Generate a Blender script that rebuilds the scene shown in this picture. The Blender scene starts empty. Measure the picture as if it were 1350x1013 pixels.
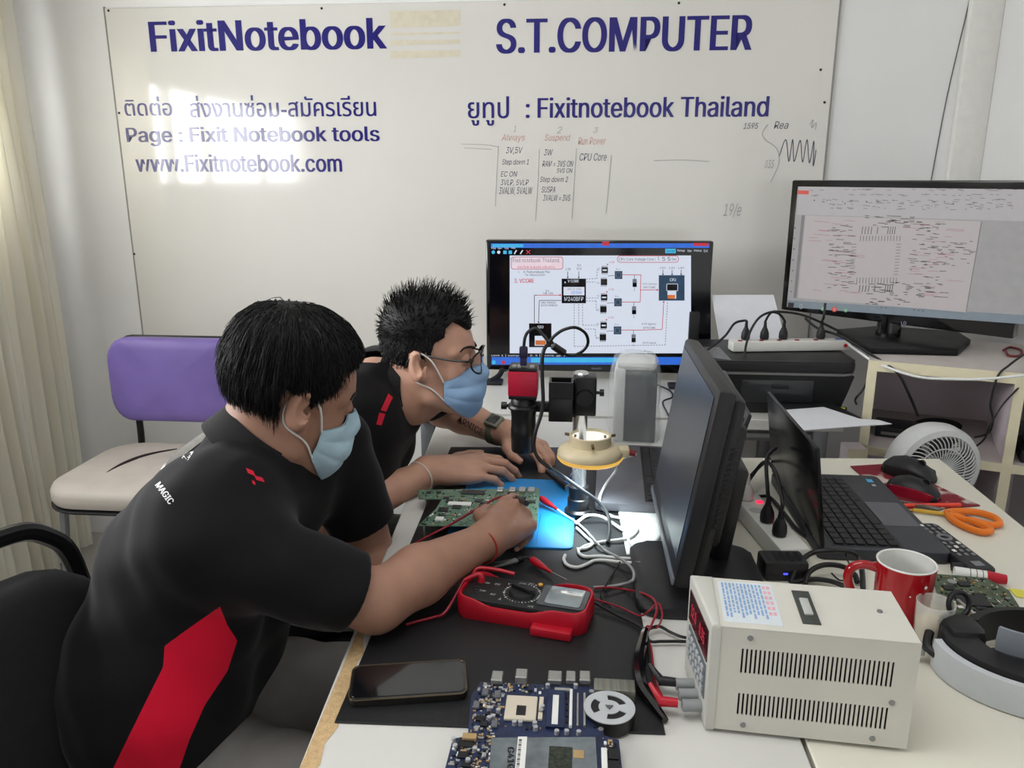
import bpy, bmesh, math, random
import numpy as np
from mathutils import Vector, Matrix, Euler
from mathutils.geometry import tessellate_polygon
random.seed(7)
SC = bpy.context.scene
COL = SC.collection
R = math.radians

# ------------------------------------------------------------------ camera
F = 1040.0; TILT = R(14.6); YAW = R(5.0); EYE = Vector((0, 0, 1.37))
cam_d = bpy.data.cameras.new('camera'); cam_d.sensor_width = 36.0; cam_d.lens = F / 1350 * 36
cam_d.clip_start = .02
cam = bpy.data.objects.new('camera', cam_d); COL.objects.link(cam)
cam.location = EYE; cam.rotation_euler = (R(90) - TILT, 0, YAW)
SC.camera = cam
SC.view_settings.view_transform = 'Standard'; SC.view_settings.look = 'None'
SC.view_settings.gamma = 1.0; SC.view_settings.use_curve_mapping = False
SC.view_settings.exposure = -0.1

# ------------------------------------------------------------------ sky and lamps
wd = bpy.data.worlds.new('sky'); SC.world = wd; wd.use_nodes = True
nt = wd.node_tree; nt.nodes.clear()
w_out = nt.nodes.new('ShaderNodeOutputWorld'); w_bg = nt.nodes.new('ShaderNodeBackground')
w_tc = nt.nodes.new('ShaderNodeTexCoord'); w_sep = nt.nodes.new('ShaderNodeSeparateXYZ'); w_rmp = nt.nodes.new('ShaderNodeValToRGB')
nt.links.new(w_tc.outputs['Generated'], w_sep.inputs[0]); nt.links.new(w_sep.outputs['Z'], w_rmp.inputs[0])
nt.links.new(w_rmp.outputs[0], w_bg.inputs['Color']); nt.links.new(w_bg.outputs[0], w_out.inputs[0])
w_rmp.color_ramp.elements[0].position = .0; w_rmp.color_ramp.elements[0].color = (.45, .46, .44, 1)
w_rmp.color_ramp.elements[1].position = .06; w_rmp.color_ramp.elements[1].color = (1, 1, 1, 1)
w_bg.inputs['Strength'].default_value = 2.0

def area_light(name, loc, rot, sx, sy, power, color, portal=False):
    l = bpy.data.lights.new(name, 'AREA'); l.shape = 'RECTANGLE'; l.size = sx; l.size_y = sy
    l.energy = power; l.color = color
    if portal: l.cycles.is_portal = True
    o = bpy.data.objects.new(name, l); COL.objects.link(o); o.location = loc; o.rotation_euler = rot
    return o
WIN = dict(y0=-.25, y1=2.40, z0=1.31, z1=1.83)           # window in the left wall
area_light('window_daylight', (-2.07, (WIN['y0'] + WIN['y1']) / 2, (WIN['z0'] + WIN['z1']) / 2), (0, R(-90), 0),
           WIN['z1'] - WIN['z0'], WIN['y1'] - WIN['y0'], 66, (.98, .99, 1.0))
area_light('ceiling_fill_light', (-.35, .55, 2.55), (0, 0, 0), 1.2, .9, 15, (.99, .99, 1.0))  # soft overhead fill added for general brightness
area_light('front_fill_light', (.75, -1.9, 1.2), (R(90), 0, R(20)), 1.6, 1.5, 4.5, (.97, .985, 1.0))  # added fill from behind the camera; the front wall has no door

# ------------------------------------------------------------------ pixel rays of the 1350x1013 photograph
def ray(px, py):
    a = (px - 675) / F; b = (py - 506.5) / F
    fw = math.cos(TILT) - b * math.sin(TILT); dn = math.sin(TILT) + b * math.cos(TILT)
    return Vector((a * math.cos(YAW) - fw * math.sin(YAW), fw * math.cos(YAW) + a * math.sin(YAW), -dn))
def PZ(px, py, z=.75): r = ray(px, py); return EYE + r * ((z - EYE.z) / r.z)
def PD(px, py, t): return EYE + ray(px, py) * t
def PY(px, py, y): r = ray(px, py); return EYE + r * (y / r.y)

# ------------------------------------------------------------------ materials
def lin(c):
    return tuple((v / 255 / 12.92) if v / 255 <= .04045 else ((v / 255 + .055) / 1.055) ** 2.4 for v in c) + (1,)
MC = {}
def M(name, col=(200, 200, 200), rough=.5, metal=0., var=.06, scale=40., bump=0., bscale=None, spec=.5, coat=0., emit=0., alpha=1., trans=0., ior=1.45, col2=None, sss=0., stretch=None):
    if name in MC: return MC[name]
    m = bpy.data.materials.new(name); m.use_nodes = True; MC[name] = m
    n = m.node_tree; b = n.nodes['Principled BSDF']
    tc = n.nodes.new('ShaderNodeTexCoord'); nz = n.nodes.new('ShaderNodeTexNoise'); nz.inputs['Scale'].default_value = scale; nz.inputs['Detail'].default_value = 5
    src = tc.outputs['Object']
    if stretch:
        mp = n.nodes.new('ShaderNodeMapping'); mp.inputs['Scale'].default_value = stretch; n.links.new(src, mp.inputs[0]); src = mp.outputs[0]
    n.links.new(src, nz.inputs['Vector'])
    rp = n.nodes.new('ShaderNodeValToRGB'); rp.color_ramp.elements[0].position = .3; rp.color_ramp.elements[1].position = .7
    L = lin(col)
    if col2: A, Bc = L, lin(col2)
    else: A = tuple(max(0, v * (1 - var)) for v in L[:3]) + (1,); Bc = tuple(min(1, v * (1 + var)) for v in L[:3]) + (1,)
    rp.color_ramp.elements[0].color = A; rp.color_ramp.elements[1].color = Bc
    n.links.new(nz.outputs['Fac'], rp.inputs[0]); n.links.new(rp.outputs[0], b.inputs['Base Color'])
    b.inputs['Roughness'].default_value = rough; b.inputs['Metallic'].default_value = metal
    b.inputs['Specular IOR Level'].default_value = spec; b.inputs['Coat Weight'].default_value = coat; b.inputs['Coat Roughness'].default_value = .05
    b.inputs['IOR'].default_value = ior
    if bump:
        nb = n.nodes.new('ShaderNodeTexNoise'); nb.inputs['Scale'].default_value = bscale or scale * 4; n.links.new(src, nb.inputs['Vector'])
        bp = n.nodes.new('ShaderNodeBump'); bp.inputs['Strength'].default_value = bump; bp.inputs['Distance'].default_value = .004
        n.links.new(nb.outputs['Fac'], bp.inputs['Height']); n.links.new(bp.outputs[0], b.inputs['Normal'])
    if emit:
        n.links.new(rp.outputs[0], b.inputs['Emission Color']); b.inputs['Emission Strength'].default_value = emit
        b.inputs['Base Color'].default_value = (.02, .02, .02, 1); n.links.remove(b.inputs['Base Color'].links[0])
    if alpha < 1: b.inputs['Alpha'].default_value = alpha
    if trans: b.inputs['Transmission Weight'].default_value = trans
    if sss:
        b.inputs['Subsurface Weight'].default_value = sss; b.inputs['Subsurface Radius'].default_value = (.012, .005, .003); b.inputs['Subsurface Scale'].default_value = .5
    return m

# ------------------------------------------------------------------ mesh builder
def spline(pts, n=8, closed=False):
    P = [Vector(p) for p in pts]; out = []; N = len(P)
    rng = range(N if closed else N - 1)
    for i in rng:
        if closed: a, b, c, d = P[(i - 1) % N], P[i], P[(i + 1) % N], P[(i + 2) % N]
        else: a, b, c, d = P[max(i - 1, 0)], P[i], P[i + 1], P[min(i + 2, N - 1)]
        for k in range(n):
            t = k / n
            out.append(.5 * ((2 * b) + (c - a) * t + (2 * a - 5 * b + 4 * c - d) * t * t + (3 * b - a - 3 * c + d) * t ** 3))
    if not closed: out.append(P[-1])
    return out

class B:
    def __init__(s): s.bm = bmesh.new(); s.mi = 0
    def _t(s, fs):
        for f in fs: f.material_index = s.mi
    def poly(s, pts):
        f = s.bm.faces.new([s.bm.verts.new(p) for p in pts]); f.material_index = s.mi; return s
    def box(s, c, size, rot=None, bev=0., seg=2, mat=None):
        r = bmesh.ops.create_cube(s.bm, size=1.0); vs = r['verts']
        T = Matrix.Translation(c) @ ((mat or (Euler(rot).to_matrix().to_4x4() if rot else Matrix())))
        T = T @ Matrix.Diagonal((*size, 1))
        bmesh.ops.transform(s.bm, matrix=T, verts=vs)
        fs = set(f for v in vs for f in v.link_faces)
        s._t(fs)
        if bev:
            es = list(set(e for v in vs for e in v.link_edges))
            r2 = bmesh.ops.bevel(s.bm, geom=es, offset=bev, segments=seg, profile=.5, affect='EDGES', clamp_overlap=True)
            s._t(r2['faces'])
        return s
    def bx(s, a, b, bev=0., seg=2):
        a = Vector(a); b = Vector(b); return s.box((a + b) / 2, [abs(v) for v in (b - a)], bev=bev, seg=seg)
    def ring(s, c, ax, rr, n, up=None, ry=None):
        ax = Vector(ax).normalized(); u = Vector(up) if up else (Vector((0, 0, 1)) if abs(ax.z) < .9 else Vector((1, 0, 0)))
        x = u.cross(ax).normalized(); y = ax.cross(x); ry = rr if ry is None else ry
        return [s.bm.verts.new(Vector(c) + x * (rr * math.cos(2 * math.pi * i / n)) + y * (ry * math.sin(2 * math.pi * i / n))) for i in range(n)]
    def skin(s, rings, caps=True, closed=False):
        n = len(rings[0])
        for i in range(len(rings) if closed else len(rings) - 1):
            a, b = rings[i], rings[(i + 1) % len(rings)]
            for k in range(n):
                f = s.bm.faces.new((a[k], a[(k + 1) % n], b[(k + 1) % n], b[k])); f.material_index = s.mi
        if caps and not closed:
            for r_, rev in ((rings[0], True), (rings[-1], False)):
                f = s.bm.faces.new(r_[::-1] if rev else r_); f.material_index = s.mi
    def cyl(s, p0, p1, r0, r1=None, n=24, caps=True):
        p0 = Vector(p0); p1 = Vector(p1); ax = p1 - p0; r1 = r0 if r1 is None else r1
        s.skin([s.ring(p0, ax, r0, n), s.ring(p1, ax, r1, n)], caps); return s
    def lathe(s, prof, n=32, c=(0, 0, 0), mat=None, closed=False):
        T = Matrix.Translation(c) @ (mat or Matrix())
        rings = []
        for r_, z in prof:
            rings.append([s.bm.verts.new(T @ Vector((max(r_, 1e-5) * math.cos(2 * math.pi * i / n), max(r_, 1e-5) * math.sin(2 * math.pi * i / n), z))) for i in range(n)])
        s.skin(rings, caps=not closed, closed=closed); return s
    def tube(s, pts, r, n=8, sm=6, closed=False):
        P = spline(pts, sm, closed) if sm > 1 else [Vector(p) for p in pts]
        rings = []; N = len(P); up = None
        for i, p in enumerate(P):
            if closed: t = P[(i + 1) % N] - P[i - 1]
            else: t = P[min(i + 1, N - 1)] - P[max(i - 1, 0)]
            if t.length < 1e-9: t = Vector((0, 0, 1))
            t.normalize()
            if up is None: up = Vector((0, 0, 1)) if abs(t.z) < .9 else Vector((1, 0, 0))
            x = up.cross(t)
            if x.length < 1e-6: x = Vector((1, 0, 0)).cross(t)
            x.normalize(); y = t.cross(x); up = y
            rr = r(i / max(N - 1, 1)) if callable(r) else r
            rings.append([s.bm.verts.new(p + x * (rr * math.cos(2 * math.pi * k / n)) + y * (rr * math.sin(2 * math.pi * k / n))) for k in range(n)])
        s.skin(rings, True, closed); return s
    def prism(s, poly, z0, z1, mat=None, bev=0., seg=2):
        T = mat or Matrix()
        a = [s.bm.verts.new(T @ Vector((x, y, z0))) for x, y in poly]; b = [s.bm.verts.new(T @ Vector((x, y, z1))) for x, y in poly]
        n = len(poly); fs = []
        for i in range(n): fs.append(s.bm.faces.new((a[i], a[(i + 1) % n], b[(i + 1) % n], b[i])))
        fs.append(s.bm.faces.new(a[::-1])); fs.append(s.bm.faces.new(b)); s._t(fs)
        if bev:
            es = [e for e in set(e for v in a + b for e in v.link_edges) if not (e.verts[0] in a and e.verts[1] in b or e.verts[1] in a and e.verts[0] in b)]
            r2 = bmesh.ops.bevel(s.bm, geom=es, offset=bev, segments=seg, profile=.5, affect='EDGES', clamp_overlap=True); s._t(r2['faces'])
        return s
    def ball(s, c, r_, n=16, mat=None):
        rr = (r_, r_, r_) if isinstance(r_, (int, float)) else r_
        q = bmesh.ops.create_uvsphere(s.bm, u_segments=n, v_segments=max(6, n // 2), radius=1.0)
        bmesh.ops.transform(s.bm, matrix=Matrix.Translation(c) @ (mat or Matrix()) @ Matrix.Diagonal((*rr, 1)), verts=q['verts'])
        s._t(set(f for v in q['verts'] for f in v.link_faces)); return s
    def torus(s, c, ax, R_, r_, n=32, m=10):
        ax = Vector(ax).normalized(); u = Vector((0, 0, 1)) if abs(ax.z) < .9 else Vector((1, 0, 0)); x = u.cross(ax).normalized(); y = ax.cross(x)
        return s.tube([Vector(c) + x * R_ * math.cos(2 * math.pi * i / n) + y * R_ * math.sin(2 * math.pi * i / n) for i in range(n)], r_, n=m, sm=1, closed=True)
    def grid_panel(s, xs, zs, hole, th, fn):
        """panel with real openings: fn(x, z, d) maps panel coordinates to a point; hole(i, j) tells an open cell"""
        vf = {}
        def v(i, j, d):
            if (i, j, d) not in vf: vf[(i, j, d)] = s.bm.verts.new(fn(xs[i], zs[j], d * th))
            return vf[(i, j, d)]
        nx, nz = len(xs) - 1, len(zs) - 1
        solid = lambda i, j: 0 <= i < nx and 0 <= j < nz and not hole(i, j)
        for i in range(nx):
            for j in range(nz):
                if not solid(i, j): continue
                q = [(i, j), (i + 1, j), (i + 1, j + 1), (i, j + 1)]
                fs = [s.bm.faces.new([v(a, b, 0) for a, b in q]), s.bm.faces.new([v(a, b, 1) for a, b in q][::-1])]
                for (di, dj), (p, r_) in {(0, -1): (0, 1), (1, 0): (1, 2), (0, 1): (2, 3), (-1, 0): (3, 0)}.items():
                    if not solid(i + di, j + dj):
                        fs.append(s.bm.faces.new([v(*q[p], 0), v(*q[p], 1), v(*q[r_], 1), v(*q[r_], 0)]))
                s._t(fs)
        return s
    def obj(s, name, mats, parent=None, world=False, smooth=True, angle=35):
        bm = s.bm
        bmesh.ops.recalc_face_normals(bm, faces=bm.faces)
        me = bpy.data.meshes.new(name)
        off = None
        if parent and world:
            T = parent.matrix_basis if parent.parent is None else parent.parent.matrix_basis @ parent.matrix_basis
            bm.transform(T.inverted())
        elif not parent:
            xs = [v.co for v in bm.verts]
            lo = Vector([min(c[i] for c in xs) for i in range(3)]); hi = Vector([max(c[i] for c in xs) for i in range(3)])
            off = Vector(((lo.x + hi.x) / 2, (lo.y + hi.y) / 2, lo.z)); bm.transform(Matrix.Translation(-off))
        bm.to_mesh(me); bm.free()
        for m in (mats if isinstance(mats, (list, tuple)) else [mats]): me.materials.append(m)
        if smooth:
            me.polygons.foreach_set('use_smooth', [True] * len(me.polygons)); me.set_sharp_from_angle(angle=R(angle))
        o = bpy.data.objects.new(name, me); COL.objects.link(o)
        if parent: o.parent = parent
        if off is not None: o.location = off
        return o

def tag(o, label=None, cat=None, group=None, kind=None):
    if label: o['label'] = label
    if cat: o['category'] = cat
    if group: o['group'] = group
    if kind: o['kind'] = kind
    return o
def thing(name, label, cat, loc=(0, 0, 0), rz=0., group=None):
    o = bpy.data.objects.new(name, None); COL.objects.link(o); o.location = loc; o.rotation_euler = (0, 0, rz); o.empty_display_size = .05
    return tag(o, label, cat, group)
def struct(b, name, mat, **k):
    o = b.obj(name, mat, **k); o['kind'] = 'structure'; return o

_txt = {}
try: FONT = bpy.data.fonts.load(bpy.utils.resource_path('LOCAL') + '/datafiles/fonts/Inter.woff2')     # the plain grotesque that ships inside Blender
except Exception: FONT = None
def text_geo(s, bold=0., shear=0.):
    """flat outline of a line of writing as (verts, faces), baseline at y=0"""
    key = (s, bold, shear)
    if key not in _txt:
        cu = bpy.data.curves.new('t', 'FONT'); cu.body = s; cu.size = 1; cu.font = FONT if FONT and s.isascii() else cu.font; cu.offset = bold if bold < 0 else 0.; cu.shear = shear; cu.resolution_u = 4
        o = bpy.data.objects.new('t', cu); COL.objects.link(o)
        cu.dimensions = '2D'; cu.fill_mode = 'NONE'
        dg = bpy.context.evaluated_depsgraph_get(); me = bpy.data.meshes.new_from_object(o.evaluated_get(dg))
        vs = [v.co.copy() for v in me.vertices]; fs = []; nxt = {}
        for e in me.edges: nxt.setdefault(e.vertices[0], []).append(e.vertices[1]); nxt.setdefault(e.vertices[1], []).append(e.vertices[0])
        seen = set(); loops = []
        for v0 in range(len(vs)):                                    # closed outlines, in the order the font wrote them
            if v0 in seen or v0 not in nxt: continue
            lp = [v0]; seen.add(v0); q = v0 + 1 if v0 + 1 in nxt[v0] else nxt[v0][0]
            while q is not None and q not in seen:
                lp.append(q); seen.add(q); q = next((w for w in nxt[q] if w not in seen), None)
            if len(lp) > 2: loops.append(lp)
        area = lambda lp: sum(vs[a].x * vs[b].y - vs[b].x * vs[a].y for a, b in zip(lp, lp[1:] + lp[:1])) / 2
        ar_ = [area(lp) for lp in loops]; sg = 1 if ar_ and max(ar_, key=abs) > 0 else -1
        def within(p, lp):
            c = False
            for a, b in zip(lp, lp[1:] + lp[:1]):
                A, B_ = vs[a], vs[b]
                if (A.y > p.y) != (B_.y > p.y) and p.x < (B_.x - A.x) * (p.y - A.y) / (B_.y - A.y) + A.x: c = not c
            return c
        for lp, a_ in zip(loops, ar_):
            if a_ * sg <= 0 and any(within(vs[lp[0]], o_) for o_ in loops if o_ is not lp): continue
            grp = [lp] + [h for h, ah in zip(loops, ar_) if ah * sg < 0 and within(vs[h[0]], lp)]
            flat = [i_ for g_ in grp for i_ in g_]
            for t in tessellate_polygon([[vs[i_] for i_ in g_] for g_ in grp]): fs.append(tuple(flat[i_] for i_ in t))
        bpy.data.objects.remove(o); bpy.data.meshes.remove(me); bpy.data.curves.remove(cu)
        _txt[key] = (vs, fs)
    return _txt[key]
def text(b, s, fn, box, bold=0., shear=0., base=Vector((0, 0, 0))):
    """writes s into b; box = (u0, v0, u1, v1) of its ink in the plane; fn(u, v) maps plane coordinates to a point"""
    vs, fs = text_geo(s, bold, shear)
    if not vs: return b
    x0 = min(v.x for v in vs); x1 = max(v.x for v in vs); y0 = min(v.y for v in vs); y1 = max(v.y for v in vs)
    u0, v0, u1, v1 = box
    w = max(bold, 0.); su = (u1 - u0) / (x1 - x0 + 2 * w + 1e-9); sv = (v1 - v0) / (y1 - y0 + 1e-9)
    def put(u, v, k):
        p = fn(u, v); return p + (EYE - (p + base)).normalized() * (.00012 * k)
    for k, dx in enumerate([-w, -w / 3, w / 3, w] if w else [0.]):              # heavier strokes: the same outline shifted sideways, layer upon layer
        nv = [b.bm.verts.new(put(u0 + (v.x - x0 + w + dx) * su, v0 + (v.y - y0) * sv, k)) for v in vs]
        for f in fs:
            try: q = b.bm.faces.new([nv[i] for i in f]); q.material_index = b.mi
            except ValueError: pass
    return b
# ================================================================== the setting
m_wall = M('wall_paint', (238, 238, 237), .55, var=.03, scale=3, bump=.05, bscale=60)
m_wall_side = M('side_wall_paint', (232, 232, 231), .6, var=.03, scale=3)
m_floor = M('floor_tile', (176, 172, 164), .35, var=.08, scale=6)
m_ceil = M('ceiling_paint', (235, 234, 230), .8, var=.02)
XL, XR, YB, YF, ZC = -1.95, 1.262, 2.75, -2.2, 2.62
struct(B().bx((XL - .1, YF - .1, -.06), (XR + .1, YB + .1, 0)), 'floor', m_floor)
struct(B().bx((XL - .1, YF - .1, ZC), (XR + .1, YB + .1, ZC + .06)), 'ceiling', m_ceil)
struct(B().bx((XL - .1, YB, 0), (XR + .1, YB + .1, ZC)), 'wall_back', m_wall)
struct(B().bx((XR, YF - .1, 0), (XR + .1, YB, ZC)), 'wall_right', m_wall_side)
struct(B().bx((XL - .1, YF - .1, 0), (XR, YF, ZC)), 'wall_front', m_wall_side)
b = B()
ys = [YF, WIN['y0'], WIN['y1'], YB]; zs = [0, WIN['z0'], WIN['z1'], ZC]
b.grid_panel(ys, zs, lambda i, j: i == 1 and j == 1, -.1, lambda y, z, d: Vector((XL + d, y, z)))
struct(b, 'wall_left', m_wall)
m_frame = M('window_frame_aluminium', (170, 172, 172), .4, metal=.6, var=.04)
b = B()
for y in (WIN['y0'] + .02, .52, 1.28, 1.66, WIN['y1'] - .02): b.bx((XL - .07, y - .022, WIN['z0']), (XL - .03, y + .022, WIN['z1']))
for z in (WIN['z0'] + .02, WIN['z1'] - .02): b.bx((XL - .07, WIN['y0'], z - .02), (XL - .03, WIN['y1'], z + .02))
struct(b, 'window_1', m_frame)
m_trim = M('pale_corner_strip', (232, 231, 226), .5, var=.03)
struct(B().bx((1.165, 2.722, 0), (XR, YB, ZC), bev=.004), 'trim_1', m_trim)
# joint of the wall lining right of the board
m_gap = M('dark_joint', (96, 94, 90), .8)
a, c = PY(1278, 0, 2.75), PY(1226, 245, 2.75)
struct(B().tube([a + Vector((0.004, -.001, .1)), a + Vector((0, -.001, 0)), (a + c) / 2 + Vector((-.006, -.001, 0)), c + Vector((0, -.001, 0)), c + Vector((-.02, -.001, -.3))], .0016, n=6), 'trim_2', m_gap)

# curtain at the far left corner
m_curt = M('cream_sheer_cloth', (242, 240, 232), .9, var=.08, scale=9, col2=(236, 230, 210), stretch=(1, 6, .3))
nt_ = m_curt.node_tree; tl = nt_.nodes.new('ShaderNodeBsdfTranslucent'); mx = nt_.nodes.new('ShaderNodeMixShader'); mx.inputs[0].default_value = .45
pb = nt_.nodes['Principled BSDF']; src = pb.inputs['Base Color'].links[0].from_socket
nt_.links.new(src, tl.inputs['Color']); nt_.links.new(pb.outputs[0], mx.inputs[1]); nt_.links.new(tl.outputs[0], mx.inputs[2])
nt_.links.new(mx.outputs[0], nt_.nodes['Material Output'].inputs['Surface'])
def curtain():
    b = B(); N, K = 150, 18; rows = []
    for k in range(K + 1):
        z = .03 + 2.2 * k / K; row = []
        for i in range(N + 1):
            u = i / N; y = 2.08 + .52 * u + .012 * math.sin(3 * z + 5 * u) * (1 - k / K)
            x = -1.858 + .020 * math.sin(2 * math.pi * 7.3 * u + .5 * math.sin(2.1 * z)) + .010 * math.sin(2 * math.pi * 17 * u + 1.3 * z) + .02 * (1 - k / K)
            row.append(b.bm.verts.new((x, y, z)))
        rows.append(row)
    for k in range(K):
        for i in range(N): b.bm.faces.new((rows[k][i], rows[k][i + 1], rows[k + 1][i + 1], rows[k + 1][i]))
    o = b.obj('curtain', m_curt, angle=180)
    return tag(o, 'cream sheer curtain hanging in folds at the far left of the back wall', 'curtain')
curtain()

# ================================================================== whiteboard with lettering
m_board = M('whiteboard_laminate', (226, 224, 218), .10, var=.025, scale=2.5, coat=.4)
m_navy = M('navy_vinyl', (38, 33, 120), .12, var=.05, coat=.4); m_black = M('black_plastic', (16, 16, 18), .42, var=.15)
m_marker = M('marker_ink', (96, 100, 118), .7, var=.1); m_marker_f = M('faded_marker_ink', (176, 176, 178), .7); m_red_f = M('faded_red_ink', (214, 168, 160), .7)
m_tape = M('old_tape_glue', (219, 211, 190), .6, var=.06)
BY = 2.742
tl_, tr_, bl_ = PY(137, 9, BY), PY(1108, -1, BY), PY(1092, 240, BY)
wb = thing('whiteboard', 'large whiteboard with navy lettering screwed to the back wall', 'whiteboard', ((tl_.x + tr_.x) / 2, BY, .66))
b = B(); b.bx((tl_.x, BY, .66), (tr_.x, YB - .001, tl_.z - .004), bev=.002, seg=1); b.obj('panel', m_board, wb, world=True)
for x0, x1 in ((tr_.x - .001, tr_.x + .004), (tl_.x - .003, tl_.x + .001)):
    B().bx((x0, BY - .001, .66), (x1, YB - .001, tl_.z)).obj('edge_strip', M('grey_edge', (150, 148, 142), .5), wb, world=True)
def wbox(x0, y0, x1, y1, Y=BY - .0008):
    a, c = PY(x0, y1, Y), PY(x1, y0, Y); return (a.x, a.z, c.x, c.z)
def onboard(u, v, Y=BY - .0008): return Vector((u, Y, v))
for s, box, bold in (('FixitNotebook', (199, 22, 509, 69), .028), ('S.T.COMPUTER', (654, 19, 994, 71), .028),
        ('ติดต่อ', (165, 127, 225, 153), .012), ('ส่งงานซ่อม-สมัครเรียน', (251, 124, 495, 155), .012),
        ('Page : Fixit Notebook tools', (168, 166, 500, 193), .02), ('www.Fixitnotebook.com', (180, 203, 450, 227), .02),
        ('ยูทูป', (617, 127, 671, 166), .012), (': Fixitnotebook Thailand', (693, 126, 1015, 156), .02)):
    text(B(), s, onboard, wbox(*box), bold).obj('lettering', m_navy, wb, world=True, smooth=False)
def stroke(b, pts, w, Y=BY - .0009, sm=4):
    P = [PY(x, y, Y) for x, y in pts]; P = spline(P, sm) if sm > 1 else P
    for i in range(len(P) - 1):
        d = (P[i + 1] - P[i]); 
        if d.length < 1e-7: continue
        n = Vector((-d.z, 0, d.x)).normalized() * w / 2; e = d.normalized() * w * .2
        b.poly([P[i] - n - e, P[i + 1] - n + e, P[i + 1] + n + e, P[i] + n - e])
hw = lambda s, box, m, sh=.25: text(B(), s, onboard, wbox(*box), -.012, sh).obj('handwriting', m, wb, world=True, smooth=False)
for s, box in (('3V,5V', (667, 194, 689, 204)), ('Step down 1', (662, 210, 697, 219)), ('EC ON', (660, 226, 682, 233)), ('3VLP, 5VLP', (660, 237, 697, 246)), ('3VALW, 5VALW', (658, 247, 702, 258)),
        ('3W', (717, 197, 729, 205)), ('RAM = 3VS ON', (715, 212, 756, 220)), ('5VS ON', (734, 222, 755, 228)), ('Step down 2', (712, 233, 749, 242)), ('SUSPA', (714, 246, 732, 254)), ('3VALW = 3VS', (716, 257, 752, 265)),
        ('CPU Core', (764, 202, 800, 212)), ('1595', (980, 162, 1000, 170)), ('Rea', (1020, 160, 1040, 170))):
    hw(s, box, m_marker)
for s, box in (('Always', (661, 177, 692, 188)), ('Suspend', (718, 177, 752, 188)), ('Run Power', (762, 181, 799, 191))): hw(s, box, m_red_f)
for s, box in (('1', (677, 166, 680, 174)), ('2', (734, 167, 741, 176)), ('3', (782, 168, 789, 175)), ('19/e', (953, 268, 978, 287)), ('035', (1008, 211, 1021, 222))): hw(s, box, m_marker_f)
for pts in ([(657, 193), (655, 230), (653, 272)], [(711, 197), (709, 245), (706, 291)], [(760, 196), (757, 240), (754, 288)], [(806, 205), (803, 240), (799, 282)], [(608, 190), (640, 191), (657, 194)], [(612, 195), (648, 197)],
        [(1012, 164), (1005, 176), (1010, 185), (1024, 196), (1027, 215), (1016, 240)], [(1067, 165), (1072, 158), (1070, 168), (1076, 162), (1075, 171)], [(862, 212), (900, 211), (935, 213)]):
    b = B(); stroke(b, pts, .0022); b.obj('ruled_line', m_marker_f, wb, world=True, smooth=False)
b = B(); stroke(b, [(1027, 207), (1036, 184), (1040, 213), (1045, 184), (1047, 213), (1055, 185), (1058, 214), (1064, 184), (1067, 215), (1073, 186), (1072, 219), (1076, 198)], .0026, sm=6)
b.obj('wave_sketch', m_marker, wb, world=True, smooth=False)
for y0, y1 in ((13, 37), (42, 47), (52, 60), (66, 77)):
    x0, z0, x1, z1 = wbox(515, y0, 607, y1); b = B(); b.poly([(x0, BY - .0006, z0), (x1, BY - .0006, z0 + .003), (x1, BY - .0006, z1), (x0, BY - .0006, z1)]); b.obj('tape_residue', m_tape, wb, world=True, smooth=False)
for x, y in ((143, 14), (424, 11), (665, 6), (895, 4), (157, 149), (177, 335), (1087, 135), (1082, 92)):
    p = PY(x, y, BY); B().cyl(p, p + Vector((0, -.003, 0)), .0042, .003, n=10).obj('screw', m_black, wb, world=True)
# ================================================================== tables
m_lam = M('white_laminate', (208, 207, 202), .38, var=.03, scale=5)
m_lam2 = M('cream_laminate', (222, 219, 204), .4, var=.03, scale=4)
m_steel = M('grey_steel', (140, 142, 144), .4, metal=.7); m_chip = M('bare_particle_board', (196, 166, 122), .85, var=.15, scale=120, bump=.4)
m_dk = M('dark_table_frame', (52, 52, 55), .5)
def table(name, label, poly, legs, mat, z=.75, th=.03):
    cx = sum(p[0] for p in poly) / len(poly); cy = sum(p[1] for p in poly) / len(poly)
    t = thing(name, label, 'table', (cx, cy, 0))
    b = B(); b.prism(poly, z - th, z, bev=.002, seg=1); b.obj('table_top', mat, t, world=True)
    for x, y in legs: B().box((x, y, (z - th) / 2), (.04, .04, z - th), bev=.003).obj('leg', m_steel, t, world=True)
    (x0, y0), (x1, y1), (x2, y2), (x3, y3) = legs
    b = B()
    for p, q in (((x0, y0), (x1, y1)), ((x1, y1), (x2, y2)), ((x2, y2), (x3, y3)), ((x3, y3), (x0, y0))):
        b.cyl((*p, z - th - .03), (*q, z - th - .03), .014, n=8)
    b.obj('frame', m_steel, t, world=True); return t
wbt = table('workbench', 'white workbench with a chipped left edge under the black mat', [(-.288, .60), (.262, .60), (.262, 2.03), (-.372, 2.03)], [(-.22, .66), (.22, .66), (.22, 1.97), (-.3, 1.97)], m_lam)
b = B()
pts = [(-.2885, .62)]; xx = [.012, .018, .014, .02, .016, .024, .018, .028, .022, .017, .02, .012, .01, .006]
ed = [(-.288 - .06 * (y - .6) / 1.43, y) for y in [.62 + .03 * i for i in range(14)]]
poly = [(x - .0005, y) for x, y in ed] + [(x + w, y) for (x, y), w in zip(ed, xx)][::-1]
b.prism(poly, .72, .7504); tag(b.obj('bare_edge', m_chip, wbt, world=True), 'chipped wooden edge')
table('side_desk', 'cream white desk on the right carrying the power supply and the mug', [(.267, .60), (.812, .60), (.826, 1.782), (.267, 1.742)], [(.31, .66), (.77, .66), (.78, 1.72), (.31, 1.70)], m_lam2)
table('television_table', 'white table against the back wall under the television', [(-.47, 2.055), (.70, 2.055), (.70, 2.735), (-.47, 2.735)], [(-.42, 2.1), (.65, 2.1), (.65, 2.69), (-.42, 2.69)], m_lam)

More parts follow.
